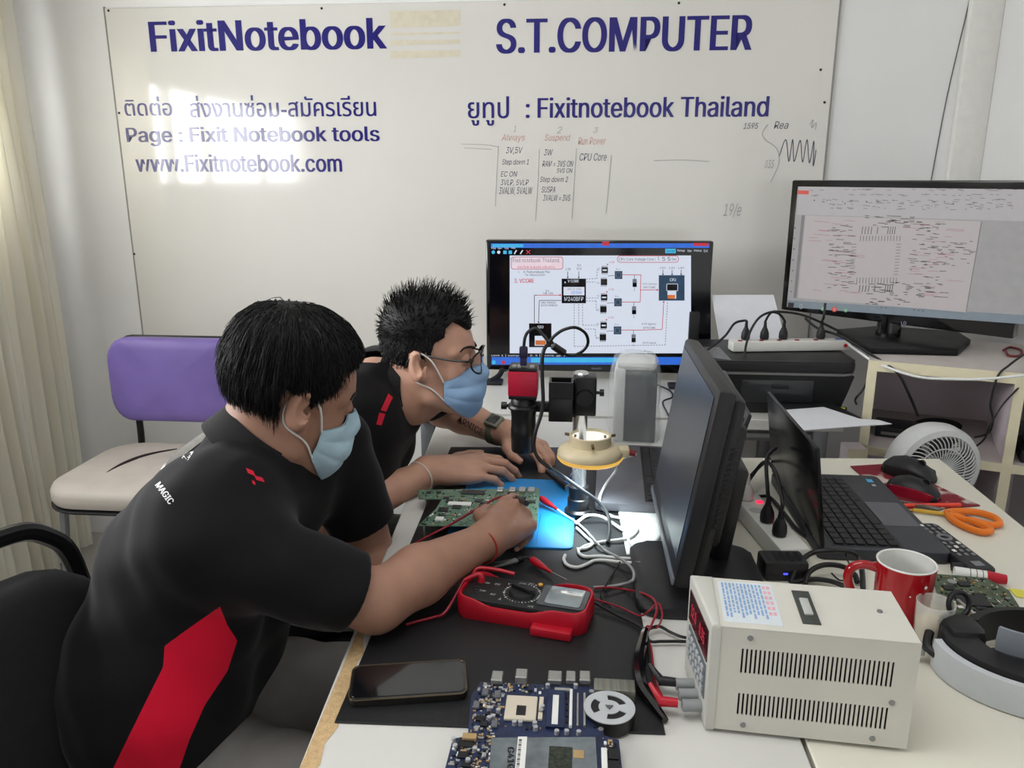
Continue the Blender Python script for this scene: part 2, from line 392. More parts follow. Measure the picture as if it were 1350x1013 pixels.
# ================================================================== shelf unit on the right
m_cream = M('cream_edge_band', (226, 218, 188), .5, var=.03); m_mauve = M('mauve_panel', (226, 214, 220), .6, var=.06, scale=8)
m_top = M('pale_shelf_top', (196, 188, 184), .5, var=.04)
sh = thing('shelf_unit', 'cream edged shelf unit with mauve sides under the large LED screen', 'shelf', (.738, 2.042, 0), R(-20.3))
B().bx((0, .002, .893), (.50, .40, .92)).obj('shelf_top', m_top, sh)
for x0, z1 in ((0, .893), (.325, .893)):
    s_ = B().bx((x0, .003, 0), (x0 + .022, .398, z1)).obj('side_panel', m_mauve, sh)
    B().bx((x0 - .0005, -.001, 0), (x0 + .0225, .003, z1)).obj('edge_band', m_cream, s_)
for x0, x1 in ((.0225, .3245), (.3475, .5)):
    s_ = B().bx((x0, .003, .668), (x1, .39, .69)).obj('shelf_board', m_top, sh); B().bx((x0, -.001, .668), (x1, .003, .69)).obj('edge_band', m_cream, s_)
B().bx((0, -.001, .893), (.50, .002, .92)).obj('edge_band', m_cream, sh)
B().bx((.022, .39, 0), (.50, .398, .893)).obj('back_panel', m_mauve, sh)
def shelf_at(x, y, z): return sh.matrix_basis @ Vector((x, y, z))

# ================================================================== chairs
m_purple = M('purple_vinyl', (114, 96, 162), .5, var=.12, scale=7, bump=.03); m_seat = M('worn_grey_vinyl', (178, 170, 160), .6, var=.08, scale=10, bump=.05)
m_chrome = M('worn_chrome', (190, 190, 188), .25, metal=.9, var=.08)
def rounded(w, h, r, n=6):
    out = []
    for cx, cy, a0 in ((w / 2 - r, h / 2 - r, 0), (-w / 2 + r, h / 2 - r, 90), (-w / 2 + r, -h / 2 + r, 180), (w / 2 - r, -h / 2 + r, 270)):
        for i in range(n + 1): a = R(a0 + 90 * i / n); out.append((cx + r * math.cos(a), cy + r * math.sin(a)))
    return out
pc = thing('office_chair', 'purple backed chair with a torn grey seat by the curtain', 'chair', (-1.285, 2.13, 0), R(0))
def cushion(poly, th, fn, mats, name, parent, edge=.5):
    """padded cushion: outline poly in plane coordinates, fn(u, v, w) -> point, w the thickness direction"""
    b = B(); rings = []; cx = sum(p[0] for p in poly) / len(poly); cy = sum(p[1] for p in poly) / len(poly)
    for s, w in ((.0, 0), (.9, 0), (.985, .08), (1., .3), (1., .62), (.975, .85), (.92, .96), (.75, 1.0), (.4, 1.02), (.0, 1.03)):
        rings.append([b.bm.verts.new(fn(cx + (x - cx) * max(s, .002), cy + (y - cy) * max(s, .002), w * th)) for x, y in poly])
    b.skin(rings); return b.obj(name, mats, parent, angle=60)
seat = cushion(rounded(.465, .45, .11), .055, lambda u, v, w: Vector((u + .02, v - .0, .478 + w + .012 * math.cos(v * 6))), m_seat, 'seat', pc)
b = B(); P_ = [(-.055, -.09), (-.045, -.02), (-.015, .06), (.045, .13)]
b.tube([(x - .02, y + .0, .543) for x, y in P_], lambda t: .0015 + .007 * math.sin(math.pi * t) ** 1.0, n=6); tag(b.obj('tear', M('dark_slit', (40, 30, 26), .9), seat), 'dark slit torn in the seat')
cushion(rounded(.465, .45, .11), .012, lambda u, v, w: Vector((u * 1.005 + .02, v * 1.005, .466 + w + .012 * math.cos(v * 6))), m_black, 'seat_pan', pc)
cushion(rounded(.46, .275, .075), .055, lambda u, v, w: Vector((u, .235 - w * 1.0 + .55 * u * u + .0, .746 + v - .05 * u * u * (1 if v < 0 else 2.2))), m_purple, 'backrest', pc)
cushion(rounded(.462, .278, .075), .016, lambda u, v, w: Vector((u, .252 - w + .55 * u * u, .746 + v - .05 * u * u * (1 if v < 0 else 2.2))), m_black, 'back_shell', pc)
for x in (-.17, .17): B().tube([(x, .262, .66), (x, .262, .52), (x, .235, .43), (x, .15, .42)], .011, n=10).obj('back_post', m_black, pc)
for x in (-.17, .17):
    for y in (-.16, .17): B().tube([(x, y, .468), (x * 1.15, y * 1.2, .0)], .0125, n=10, sm=1).obj('leg', m_steel, pc)

m_blkfab = M('black_fabric', (17, 18, 21), .85, var=.2, scale=60, bump=.15, bscale=400)
def stacking_chair(label, loc, rz, tube, zk=1.):
    bc = thing('visitor_chair', label, 'chair', loc, rz)             # local: faces -y
    cushion(rounded(.48, .47, .09), .07, lambda u, v, w: Vector((u, v, .375 + w)), m_blkfab, 'seat', bc)
    cushion(rounded(.47, .40, .13), .06, lambda u, v, w: Vector((u, .215 - w + .10 * max(0, v) + .25 * u * u, .675 + v)), m_blkfab, 'backrest', bc)
    b = B(); b.tube([(-.245, -.22, .02), (-.245, -.2, .03), (-.245, .16, .03), (-.245, .23, .10), (-.243, .245, .5), (-.235, .262, .80 * zk), (-.20, .275, .885 * zk), (-.12, .285, .905 * zk), (.12, .285, .905 * zk), (.20, .275, .885 * zk), (.235, .262, .80 * zk), (.243, .245, .5), (.245, .23, .10), (.245, .16, .03), (.245, -.2, .03), (.245, -.22, .02)], .0135, n=10)
    b.obj('frame', tube, bc)
    for x in (-.243, .243): B().tube([(x, .235, .375), (x, .1, .380), (x, -.18, .380)], .011, n=8, sm=1).obj('seat_rail', m_dk, bc)
    return bc
stacking_chair('black upholstered chair with a bent black steel frame behind the man in front', (-.535, .69, -.0), R(74), M('black_steel_tube', (22, 22, 24), .3, metal=.3))
stacking_chair('chair with a bent chrome frame behind the man with glasses', (-.49, 1.52, 0), R(90), m_chrome, .93)
# ================================================================== television on the back table
m_gloss = M('gloss_black', (12, 12, 14), .12, var=.1, coat=.4); m_satin = M('satin_black', (26, 26, 29), .45, var=.1)
m_scr_w = M('screen_white', (226, 234, 250), emit=.88, var=.01); m_scr_k = M('screen_black', (8, 8, 14), .12, var=.2, coat=.3)
m_scr_b = M('screen_blue', (40, 110, 225), emit=.9, var=.08); m_scr_c = M('screen_cyan', (60, 190, 240), emit=.9, var=.03)
m_scr_r = M('screen_red', (214, 40, 70), emit=.8, var=.03); m_scr_d = M('screen_dark_ink', (34, 36, 54), emit=.6, var=.1); m_scr_g = M('screen_grey_ink', (128, 132, 150), emit=.7, var=.05)
m_scr_t = M('screen_teal', (28, 66, 96), emit=.8, var=.2); m_scr_o = M('screen_orange', (226, 120, 50), emit=.8, var=.2)
m_scr_p = M('screen_pink', (246, 224, 234), emit=.88, var=.05)
TY = 2.43
t0, t1, t2 = PY(640, 316, TY), PY(941.5, 315, TY), PY(643, 488, TY)
tv = thing('television', 'wide black television showing a voltage circuit diagram on the back table', 'television', ((t0.x + t1.x) / 2, TY + .03, .75))
b = B(); x0, x1, z0, z1 = t0.x, t1.x, t2.z, t0.z
b.bx((x0, TY, z0), (x1, TY + .035, z1), bev=.006); b.bx((x0 + .07, TY + .03, z0 + .05), (x1 - .07, TY + .07, z1 - .06), bev=.015); b.obj('housing', m_gloss, tv, world=True)
def tvp(u, v, y=TY - .0016): return PY(u, v, y)          # place on the glass, given by the ray through the photograph
class Lay:
    """flat figures drawn on a display: one mesh, one material slot per colour"""
    def __init__(s, place): s.b = B(); s.place = place; s.mats = []; s.k = 0
    def c(s, m):
        if m not in s.mats: s.mats.append(m)
        s.b.mi = s.mats.index(m); return s
    def q(s, x0, y0, x1, y1, lv=1): s.b.poly([s.place(x, y, lv) for x, y in ((x0, y1), (x1, y1), (x1, y0), (x0, y0))]); return s
    def l(s, pts, w=.8, lv=2):
        for (xa, ya), (xb, yb) in zip(pts[:-1], pts[1:]):
            d = math.hypot(xb - xa, yb - ya) or 1; nx, ny = -(yb - ya) / d * w / 2, (xb - xa) / d * w / 2
            s.b.poly([s.place(x, y, lv) for x, y in ((xa - nx, ya - ny), (xb - nx, yb - ny), (xb + nx, yb + ny), (xa + nx, ya + ny))])
        return s
    def dash(s, pts, w=.85, on=2., off=1.6, lv=2):
        for (xa, ya), (xb, yb) in zip(pts[:-1], pts[1:]):
            d = math.hypot(xb - xa, yb - ya); k = 0.
            while k < d:
                e = min(k + on, d); s.l([(xa + (xb - xa) * k / d, ya + (yb - ya) * k / d), (xa + (xb - xa) * e / d, ya + (yb - ya) * e / d)], w, lv); k += on + off
        return s
    def t(s, st, x0, y0, x1, y1, bold=0., lv=3):
        text(s.b, st, lambda u, v: s.place(u, -v, lv), (x0, -y1, x1, -y0), bold); return s
    def rr(s, x0, y0, x1, y1, r, w=.8, lv=2):
        pts = []
        for cx, cy, a0 in ((x1 - r, y0 + r, -90), (x1 - r, y1 - r, 0), (x0 + r, y1 - r, 90), (x0 + r, y0 + r, 180)):
            for i in range(5): a = R(a0 + 22.5 * i); pts.append((cx + r * math.cos(a), cy + r * math.sin(a)))
        return s.l(pts + [pts[0]], w, lv)
    def dot(s, x, y, r, lv=3): s.b.poly([s.place(x + r * math.cos(2 * math.pi * i / 10), y + r * math.sin(2 * math.pi * i / 10), lv) for i in range(10)]); return s
    def obj(s, name, parent):
        return s.b.obj(name, s.mats, parent, world=True, smooth=False)
L = Lay(lambda x, y, lv: PY(x, y, TY - .0008 - .0004 * lv))
L.c(m_scr_k).q(645.5, 320, 937, 482, 0)
L.c(m_scr_b).q(647, 321, 935, 327).q(648, 471, 907, 481); L.c(m_scr_c).q(649, 322, 690, 326, 2).q(700, 472, 830, 478, 2).q(877, 328, 891, 334)
L.c(m_scr_r).q(914, 320.5, 934, 324.5, 2).l([(694, 330), (699, 335)], 1.2).l([(699, 330), (694, 335)], 1.2).q(794, 318.5, 803, 324, 2)
L.c(m_scr_w).q(672, 337, 911, 466, .5)
for i, (s_, x) in enumerate((('File', 648), ('View', 656), ('Tools', 665), ('Help', 674))): L.t(s_, x, 325.8, x + 5.5, 328.8)
for s_, x0, x1 in (('Manage', 893, 903), ('View', 906, 912), ('Meetup', 915, 925), ('Exit', 928, 933)): L.t(s_, x0, 329, x1, 332.5)
L.dot(657.5, 332.7, 2.2)
for x in (678, 686): L.l([(x, 335), (x + 3, 330)], 1.6)
L.t('Unit 1 | sample 1, 2, 3 | vcore, gpio', 648, 467.3, 745, 470.6)
L.c(m_scr_c).dot(650.3, 332.7, 2.4).q(663.5, 330.5, 668, 335).q(670.5, 330.5, 675, 335).q(648, 475, 653, 480)
for x, m in ((650, m_scr_c), (662.5, m_scr_r)): L.c(m).dot(x + 1, 478, 2.6)
L.c(m_scr_k).t('Quick start', 878.5, 329.3, 890, 332.8)
# diagram
L.c(m_scr_r).rr(674, 339, 742, 355, 3).rr(814, 337.5, 894.5, 346, 3.5); L.c(m_scr_p).q(675.5, 340.2, 741, 353.8, 1)
L.c(m_scr_g).t('Fixit notebook Thailand', 676, 340.5, 737, 346); L.c(m_scr_r).t('สอนโดย อ.สุนทร แย้มสวน', 682, 350, 731, 354.8); L.c(m_scr_d).t('เพจดี: Fixitnotebook Man', 684, 356.5, 725, 360).t('Tel. 0866610028', 692, 361, 718, 364)
L.c(m_scr_r).t('3. VCORE', 678, 367.5, 704, 373, .015)
L.c(m_scr_d).t('CPU Core Voltage Core i', 816, 340, 864, 344.5).t('1', 867, 338.6, 869, 343).t('5', 873, 339, 877, 344).t('5', 880, 339, 884, 344).t('Gen', 885.5, 340, 892, 343.6)
L.c(m_scr_k).q(740.5, 367.5, 772.5, 400); L.c(m_scr_w).q(743, 378.5, 770.5, 389.5, 2).t('V CORE', 748.5, 368.8, 763, 372.5, .01).t('M240BFP', 744, 391.5, 769, 397).dot(745, 372.5, 1); L.c(m_scr_b).t('1057MAX', 753, 384, 767, 388); L.c(m_scr_g).t('APO 15 2088', 748, 380, 766, 382.6)
L.c(m_scr_k).q(697.5, 426.5, 727, 458); L.c(m_scr_w).t('SIO', 708.5, 429.5, 716.5, 433, .01).q(705, 443, 720, 456, 2); L.c(m_scr_o).q(706, 449, 719.5, 455, 3)
L.c(m_scr_t).q(868.5, 363, 902.5, 396.5); L.c(m_scr_w).t('CPU', 883, 367, 891, 371, .01).rr(879, 374.5, 893.5, 383.5, .5, .7, 3).q(880, 384, 891.5, 394, 2); L.c(m_scr_k).q(879.5, 375, 893, 383, 2); L.c(m_scr_o).q(880, 389, 890, 394, 3)
for dy, dx in ((0, 0), (36, -.8), (73, -1.4)):
    L.c(m_scr_k).q(793 + dx, 352.5 + dy, 801.5 + dx, 360 + dy).q(792 + dx, 368 + dy, 800.5 + dx, 376 + dy)
    for k in range(4): L.q(793.6 + k * 2 + dx, 350.5 + dy, 794.4 + k * 2 + dx, 362 + dy).q(792.6 + k * 2 + dx, 366 + dy, 793.4 + k * 2 + dx, 378 + dy)
    L.c(m_scr_w).q(794.5 + dx, 355.4 + dy, 800 + dx, 357.2 + dy, 3)
    L.c(m_scr_g).l([(801 + dx, 364 + dy), (810 + dx, 363.3 + dy)]).t('PQ1', 788 + dx, 353 + dy, 791.5 + dx, 355.5 + dy).t('PQ2', 787 + dx, 372 + dy, 790.8 + dx, 374.5 + dy).t('PL1', 812 + dx, 354 + dy, 817 + dx, 356 + dy)
    L.c(m_scr_t).q(810.5 + dx, 357.5 + dy, 820.5 + dx, 368 + dy, 2); L.c(m_scr_g).rr(812.5 + dx, 359.5 + dy, 818.5 + dx, 366 + dy, 2, .7, 3)
    L.c(m_scr_r).l([(820.5 + dx, 362.3 + dy), (843 + dx, 362.5 + dy)]).t('V IN', 803 + dx, 344.5 + dy, 810 + dx, 347 + dy).dot(801 + dx, 348.8 + dy, 1)
    L.c(m_scr_g).l([(836.5 + dx, 362.5 + dy), (836.5 + dx, 368 + dy)]).q(834 + dx, 368 + dy, 839.5 + dx, 373 + dy).l([(836.5 + dx, 378 + dy), (836.5 + dx, 384 + dy)], .5); L.c(m_scr_k).q(834 + dx, 373 + dy, 839.5 + dx, 378.5 + dy)
L.c(m_scr_r).l([(843, 362.5), (845, 362.5), (844, 398.5), (842, 398.5)]).l([(844.5, 382.5), (866, 382.3)]).l([(841, 435.5), (873, 434.5), (875, 400)]).l([(708, 389.3), (738, 389.3)]); L.dot(866.5, 382.3, 1.2).dot(738.5, 389.3, 1.2).dot(875, 398.5, 1.2)
L.c(m_scr_d).l([(708, 389.3), (704.5, 389.3), (704.5, 426)]).l([(740, 396.2), (711, 396.2), (710, 425)]).l([(748.5, 358), (748.5, 366)]).l([(763, 358), (763, 366)]).dot(748.5, 366, 1.1).dot(763, 366, 1.1).dot(710, 425, 1.1)
for x, s_ in ((874, '1.05V'), (886, '1.5V'), (898, '1.8V')): L.t(s_, x - 4, 352, x + 4, 354.6).l([(x, 356), (x, 361)]).dot(x, 361.8, 1.1)
for s_, bx in (('V IN', (745.5, 353.5, 752, 356.5)), ('5V', (761, 348.5, 766, 351.5)), ('VCC', (760, 353, 767, 356)), ('3V', (719, 382.5, 724, 385)), ('VR ON', (716, 385.6, 729, 388.3)), ('VRM PWRGD', (713, 398, 733, 400.5)), ('IMVP PWRGD', (713, 401.5, 735, 404)), ('0.9V,35Amp', (847, 373.5, 866, 376)), ('CPU CORE', (848, 377.5, 864, 380.3)), ('0.9V approx', (846, 426, 865, 429)), ('GFXCORE', (848, 431, 864, 433.6)), ('SVID signal', (847, 451, 865, 454))): L.t(s_, *bx)
L.c(m_scr_g)
for pts in ([(773, 368), (787, 367.5), (787, 356), (791, 356)], [(773, 372), (785, 372)], [(773, 393), (787, 393), (790, 393)], [(773, 397), (786, 397), (786, 408), (790, 408)], [(757, 401), (757, 457), (877, 455), (880, 399)], [(763, 401), (763, 430)], [(768, 401), (768, 429), (789, 429)], [(771, 434), (785, 434), (785, 445), (790, 445)]): L.dash(pts)
L.obj('display', tv)
b = B(); text(b, 'Panasonic', lambda u, v: PY(u, -v, TY - .0006), (780, -487.3, 793, -484.3)); tag(b.obj('maker_mark', m_scr_g, tv, world=True, smooth=False))
m_k2 = m_satin
for px, py in ((664, 512), (905, 512)):
    c = PY(px, 495, TY + .02); b = B(); b.tube([(c.x, TY + .02, z0 + .012), (c.x - .01, TY - .02, z0 - .012), (c.x - .035, TY - .075, .760)], .009, n=8); b.tube([(c.x, TY + .03, z0 + .012), (c.x, TY + .06, .77), (c.x, TY + .10, .760)], .009, n=8)
    b.box((c.x - .03, TY - .06, .7565), (.07, .05, .012), bev=.004); b.obj('foot', m_k2, tv, world=True)

# ================================================================== large LED screen on the shelf
la, lb = PD(1043, 237, 2.36), PD(1350, 240, 1.93)
ld = Vector((lb.x - la.x, lb.y - la.y, 0)); ldl = ld.length * 1.045; ld.normalize(); ang = math.atan2(ld.y, ld.x)
ln = Vector((ld.y, -ld.x, 0))                                   # towards the viewer
def lray(px, py, off=0.):
    r = ray(px, py); o = la + ln * off; return EYE + r * ((o - EYE).dot(ln) / r.dot(ln))
zt = lray(1043, 237.5).z; zb = lray(1033, 409).z; x0l = lray(1037, 320)
lg = thing('monitor', 'large black LED screen with a pale schematic, on top of the shelf unit', 'monitor', (x0l.x + ld.x * ldl / 2, x0l.y + ld.y * ldl / 2, .92), ang)
W2 = ldl / 2
B().box((0, .02, (zt + zb) / 2 - .92), (2 * W2, .04, zt - zb), bev=.005).obj('housing', m_gloss, lg)
LL = Lay(lambda x, y, lv: lray(x, y, .0006 + .0005 * lv))
m_lw = M('dim_screen_page', (206, 198, 198), emit=.62, var=.02); m_lt = M('dim_screen_ribbon', (200, 196, 198), emit=.63, var=.03); m_lg = M('dim_screen_grey', (150, 146, 148), emit=.5, var=.05)
m_lk = M('dim_screen_ink', (66, 58, 66), emit=.4); m_lr = M('dim_screen_red', (196, 120, 130), emit=.6); m_lo = M('dim_screen_button', (226, 70, 50), emit=.7); m_lb = M('dim_screen_taskbar', (150, 166, 178), emit=.5, var=.08); m_lp = M('dim_screen_margin', (188, 186, 186), emit=.55)
LL.c(m_lp).b.poly([LL.place(x, y, 0) for x, y in ((1037, 405), (1356, 428), (1362, 250), (1052, 246))])
q4 = lambda m, lv, *p: LL.c(m).b.poly([LL.place(x, y, lv) for x, y in p])
q4(m_lt, 1, (1050, 283), (1356, 292), (1358, 250), (1053, 246)); q4(m_lw, 1, (1052, 393), (1274, 412), (1293, 292), (1062, 284)); q4(m_lb, 1, (1037, 405), (1356, 428), (1357, 416), (1038, 396))
q4(m_lo, 2, (1051, 256), (1066, 256.5), (1066.5, 251.5), (1052, 251)); q4(m_lg, 2, (1046, 393), (1050, 393), (1061, 284), (1057, 284)); q4(m_lg, 2, (1273, 411), (1274.2, 411), (1295, 292), (1293.6, 292))
rnd = random.Random(3)
def lw(x0, x1, y0, y1, n, m, lmin, lmax, w=.6, vert=False, jig=.12):
    LL.c(m)
    for _ in range(n):
        x, y = rnd.uniform(x0, x1), rnd.uniform(y0, y1); l = rnd.uniform(lmin, lmax); s = rnd.uniform(-jig, jig) * l
        LL.l([(x, y), (x + s, y + l)] if vert else [(x, y), (x + l, y + l * .06 + s * .3)], w, 2)
lw(1055, 1345, 249, 251, 26, m_lg, 3, 9, .7); lw(1068, 1345, 256, 258, 24, m_lg, 3, 8, .8); lw(1070, 1340, 261, 277, 90, m_lg, 2, 9, .8); lw(1072, 1300, 263, 269, 12, m_lk, 1, 2, 1.4)
lw(1090, 1120, 296, 382, 60, m_lk, 3, 12, .7); lw(1062, 1125, 290, 392, 26, m_lr, 8, 28, .5); lw(1195, 1240, 290, 392, 80, m_lk, 3, 13, .7); lw(1190, 1250, 292, 390, 26, m_lr, 8, 26, .5); lw(1240, 1280, 318, 350, 26, m_lk, 3, 12, .7); lw(1140, 1200, 372, 402, 50, m_lk, 3, 9, .8); lw(1140, 1200, 284, 300, 24, m_lk, 4, 12, .8)
for x in range(1130, 1184, 4): LL.c(m_lk).l([(x + 4, 318), (x + 4.6, 311)], .6).l([(x, 366), (x - .6, 374)], .6)
for x in list(range(1134, 1150, 4)) + [1154, 1168, 1171, 1174, 1177]: LL.l([(x + 2, 309), (x + 3.5, 299)], .8).l([(x, 376), (x - 1.5, 385)], .9)
for y in range(322, 366, 4): LL.l([(1129 - (y - 322) * .08, y), (1123 - (y - 322) * .08, y)], .6).l([(1188 - (y - 322) * .1, y), (1182 - (y - 322) * .1, y)], .6)
for i in range(7): lw(1047 - i * .9, 1048 - i * .9, 300 + i * 14, 301 + i * 14, 2, m_lk, 1, 2, 1)
q4(m_lk, 2, (1038.5, 405), (1046, 405.4), (1047, 399.5), (1039.5, 399)); LL.c(M('screen_green', (120, 190, 150), emit=.6)).dot(1085, 407, 3.2).dot(1115, 409, 3); LL.c(m_lo).dot(1100, 408, 3.6); LL.c(m_lw).dot(1085, 407, 1.6, 4).dot(1115, 409, 1.4, 4).t('G', 1054, 401.5, 1058, 407.5)
LL.c(m_lw).t('e', 1098.5, 406, 1101.7, 410, .01, 4)
LL.c(m_lk)
for x, y in ((1162, 405.5), (1168, 406), (1205, 409), (1211, 409.5), (1217, 410)): LL.dot(x, y, .8)
LL.obj('display', lg)
b = B(); text(b, 'LG', lambda u, v: lray(u, -v, .002), (1188, -428.3, 1195, -423.8), .02); b.obj('maker_mark', m_scr_g, lg, world=True, smooth=False)
b = B(); b.box((0, .045, (zt + zb) / 2 - .92), (1.2 * W2, .04, .22), bev=.012); b.obj('back_cover', m_satin, lg)
b = B(); b.cyl((.0, .03, .012), (0, .03, zb - .92 + .03), .034, .03, n=24); b.obj('neck', m_gloss, lg)
b = B(); c8 = [PZ(1103, 441, .92), PZ(1148, 467, .92), PZ(1262, 470, .92), PZ(1279, 455, .92), PZ(1262, 444, .92), PZ(1160, 436, .92)]
b.prism([(p.x, p.y) for p in c8], .9205, .936, bev=.003); b.obj('stand_base', M('stand_black', (16, 16, 18), .42, spec=.3), lg, world=True)
print('LG', la, lb, zt, zb)
# ================================================================== sculpting kit: distance fields turned into one continuous surface
def vec(*a): return np.array(a, float)
def smin(a, b, k):
    h = np.clip(.5 + .5 * (b - a) / k, 0, 1); return b * (1 - h) + a * h - k * h * (1 - h)
def smax(a, b, k): return -smin(-a, -b, k)
def s_cone(P, a, b, ra, rb):
    a = np.asarray(a, float); b = np.asarray(b, float); d = b - a; L = d @ d + 1e-12
    t = np.clip(((P - a) @ d) / L, 0, 1)
    return np.linalg.norm(P - a - t[..., None] * d, axis=-1) - (ra + (rb - ra) * t)
def s_ell(P, c, r, Rm=None):
    q = P - np.asarray(c, float)
    if Rm is not None: q = q @ Rm
    r = np.asarray(r, float); k0 = np.linalg.norm(q / r, axis=-1); k1 = np.linalg.norm(q / (r * r), axis=-1)
    return k0 * (k0 - 1) / np.maximum(k1, 1e-9)
def frame(f, up):
    f = np.asarray(f, float); f = f / np.linalg.norm(f); l = np.cross(np.asarray(up, float), f); l /= np.linalg.norm(l); return np.stack([f, l, np.cross(f, l)], 1)   # columns forward, left, up
class Field:
    def __init__(s, lo, hi, h):
        s.lo = np.asarray(lo, float); s.h = h; s.n = np.ceil((np.asarray(hi) - s.lo) / h).astype(int) + 1
        s.a = np.full(s.n, 1.0, np.float32)
    def win(s, lo, hi):
        i0 = np.maximum(np.floor((np.asarray(lo) - s.lo) / s.h).astype(int), 0); i1 = np.minimum(np.ceil((np.asarray(hi) - s.lo) / s.h).astype(int) + 1, s.n)
        if (i1 <= i0).any(): return None, None
        g = np.stack(np.meshgrid(*[s.lo[k] + s.h * np.arange(i0[k], i1[k]) for k in range(3)], indexing='ij'), -1)
        return tuple(slice(i0[k], i1[k]) for k in range(3)), g
    def add(s, fn, lo, hi, k=.01, op='u', m=.04):
        sl, g = s.win(np.asarray(lo) - m, np.asarray(hi) + m)
        if sl is None: return s
        d = fn(g)
        s.a[sl] = smin(s.a[sl], d, k) if op == 'u' else smax(s.a[sl], -d, k); return s
    def cone(s, a, b, ra, rb, k=.012, op='u'):
        a = np.asarray(a, float); b = np.asarray(b, float); r = max(ra, rb)
        return s.add(lambda P: s_cone(P, a, b, ra, rb), np.minimum(a, b) - r, np.maximum(a, b) + r, k, op)
    def chain(s, pts, rs, k=.012):
        for i in range(len(pts) - 1): s.cone(pts[i], pts[i + 1], rs[i], rs[i + 1], k)
        return s
    def ell(s, c, r, Rm=None, k=.012, op='u'):
        q = max(r); return s.add(lambda P: s_ell(P, c, r, Rm), np.asarray(c) - q, np.asarray(c) + q, k, op)
    def mesh(s):
        a = s.a; S = a < 0
        c = np.zeros(np.array(a.shape) - 1, np.int8)
        for i in (0, 1):
            for j in (0, 1):
                for k in (0, 1): c += S[i:a.shape[0] - 1 + i, j:a.shape[1] - 1 + j, k:a.shape[2] - 1 + k]
        mk = (c > 0) & (c < 8); idx = np.full(c.shape, -1, np.int32); cells = np.argwhere(mk); idx[mk] = np.arange(len(cells))
        pos = np.zeros((len(cells), 3)); cnt = np.zeros(len(cells))
        cr = [np.array(q) for q in np.ndindex(2, 2, 2)]
        for p in cr:
            for ax in range(3):
                if p[ax]: continue
                q = p.copy(); q[ax] = 1; A = cells + p; Bq = cells + q
                va = a[A[:, 0], A[:, 1], A[:, 2]]; vb = a[Bq[:, 0], Bq[:, 1], Bq[:, 2]]; x = (va < 0) != (vb < 0)
                t = np.where(x, va / np.where(va == vb, 1, va - vb), 0); pp = np.tile(p.astype(float), (len(cells), 1)); pp[:, ax] += t
                pos += pp * x[:, None]; cnt += x
        V = s.lo + s.h * (cells + pos / cnt[:, None])
        Fs = []
        for ax in range(3):
            u, v = (ax + 1) % 3, (ax + 2) % 3
            lo_ = [slice(None)] * 3; hi_ = [slice(None)] * 3; lo_[ax] = slice(0, -1); hi_[ax] = slice(1, None)
            X = S[tuple(lo_)] != S[tuple(hi_)]; E = np.argwhere(X)
            ok = (E[:, u] > 0) & (E[:, v] > 0) & (E[:, u] < a.shape[u] - 1) & (E[:, v] < a.shape[v] - 1); E = E[ok]
            eu = np.zeros(3, int); eu[u] = 1; ev = np.zeros(3, int); ev[v] = 1
            g = lambda q: idx[q[:, 0], q[:, 1], q[:, 2]]
            q = np.stack([g(E - eu - ev), g(E - ev), g(E), g(E - eu)], 1)
            fl = ~S[E[:, 0], E[:, 1], E[:, 2]]; q[fl] = q[fl][:, ::-1]; Fs.append(q)
        return V, np.concatenate(Fs)
def np_obj(name, V, Fc, mats, parent=None, attr=None, loc=None, keep=None):
    if keep is None:                                         # stray specks of the field are dropped: largest island only
        lab = np.arange(len(V))
        for _ in range(400):
            m = lab[Fc].min(1); new = lab.copy(); np.minimum.at(new, Fc.ravel(), np.repeat(m, Fc.shape[1])); new = new[new]
            if (new == lab).all(): break
            lab = new
        u, n = np.unique(lab, return_counts=True); big = lab == u[n.argmax()]
        ren = np.cumsum(big) - 1; Fc = ren[Fc[big[Fc[:, 0]]]]; V = V[big]
        if attr is not None: attr = {k: v[big] for k, v in attr.items()}
    base = np.asarray(loc if loc is not None else (parent.location if parent else (0, 0, 0)))
    me = bpy.data.meshes.new(name); n, w = Fc.shape
    me.vertices.add(len(V)); me.vertices.foreach_set('co', (V - base).ravel()); me.loops.add(n * w); me.loops.foreach_set('vertex_index', Fc.ravel().astype(np.int32))
    me.polygons.add(n); me.polygons.foreach_set('loop_start', (np.arange(n) * w).astype(np.int32)); me.polygons.foreach_set('use_smooth', np.ones(n, bool))
    me.update(); me.validate()
    for m in (mats if isinstance(mats, (list, tuple)) else [mats]): me.materials.append(m)
    for k, v in (attr or {}).items():
        at = me.attributes.new(k, 'FLOAT', 'POINT'); at.data.foreach_set('value', v.astype(np.float32))
    o = bpy.data.objects.new(name, me); COL.objects.link(o)
    if parent: o.parent = parent
    else: o.location = base
    return o

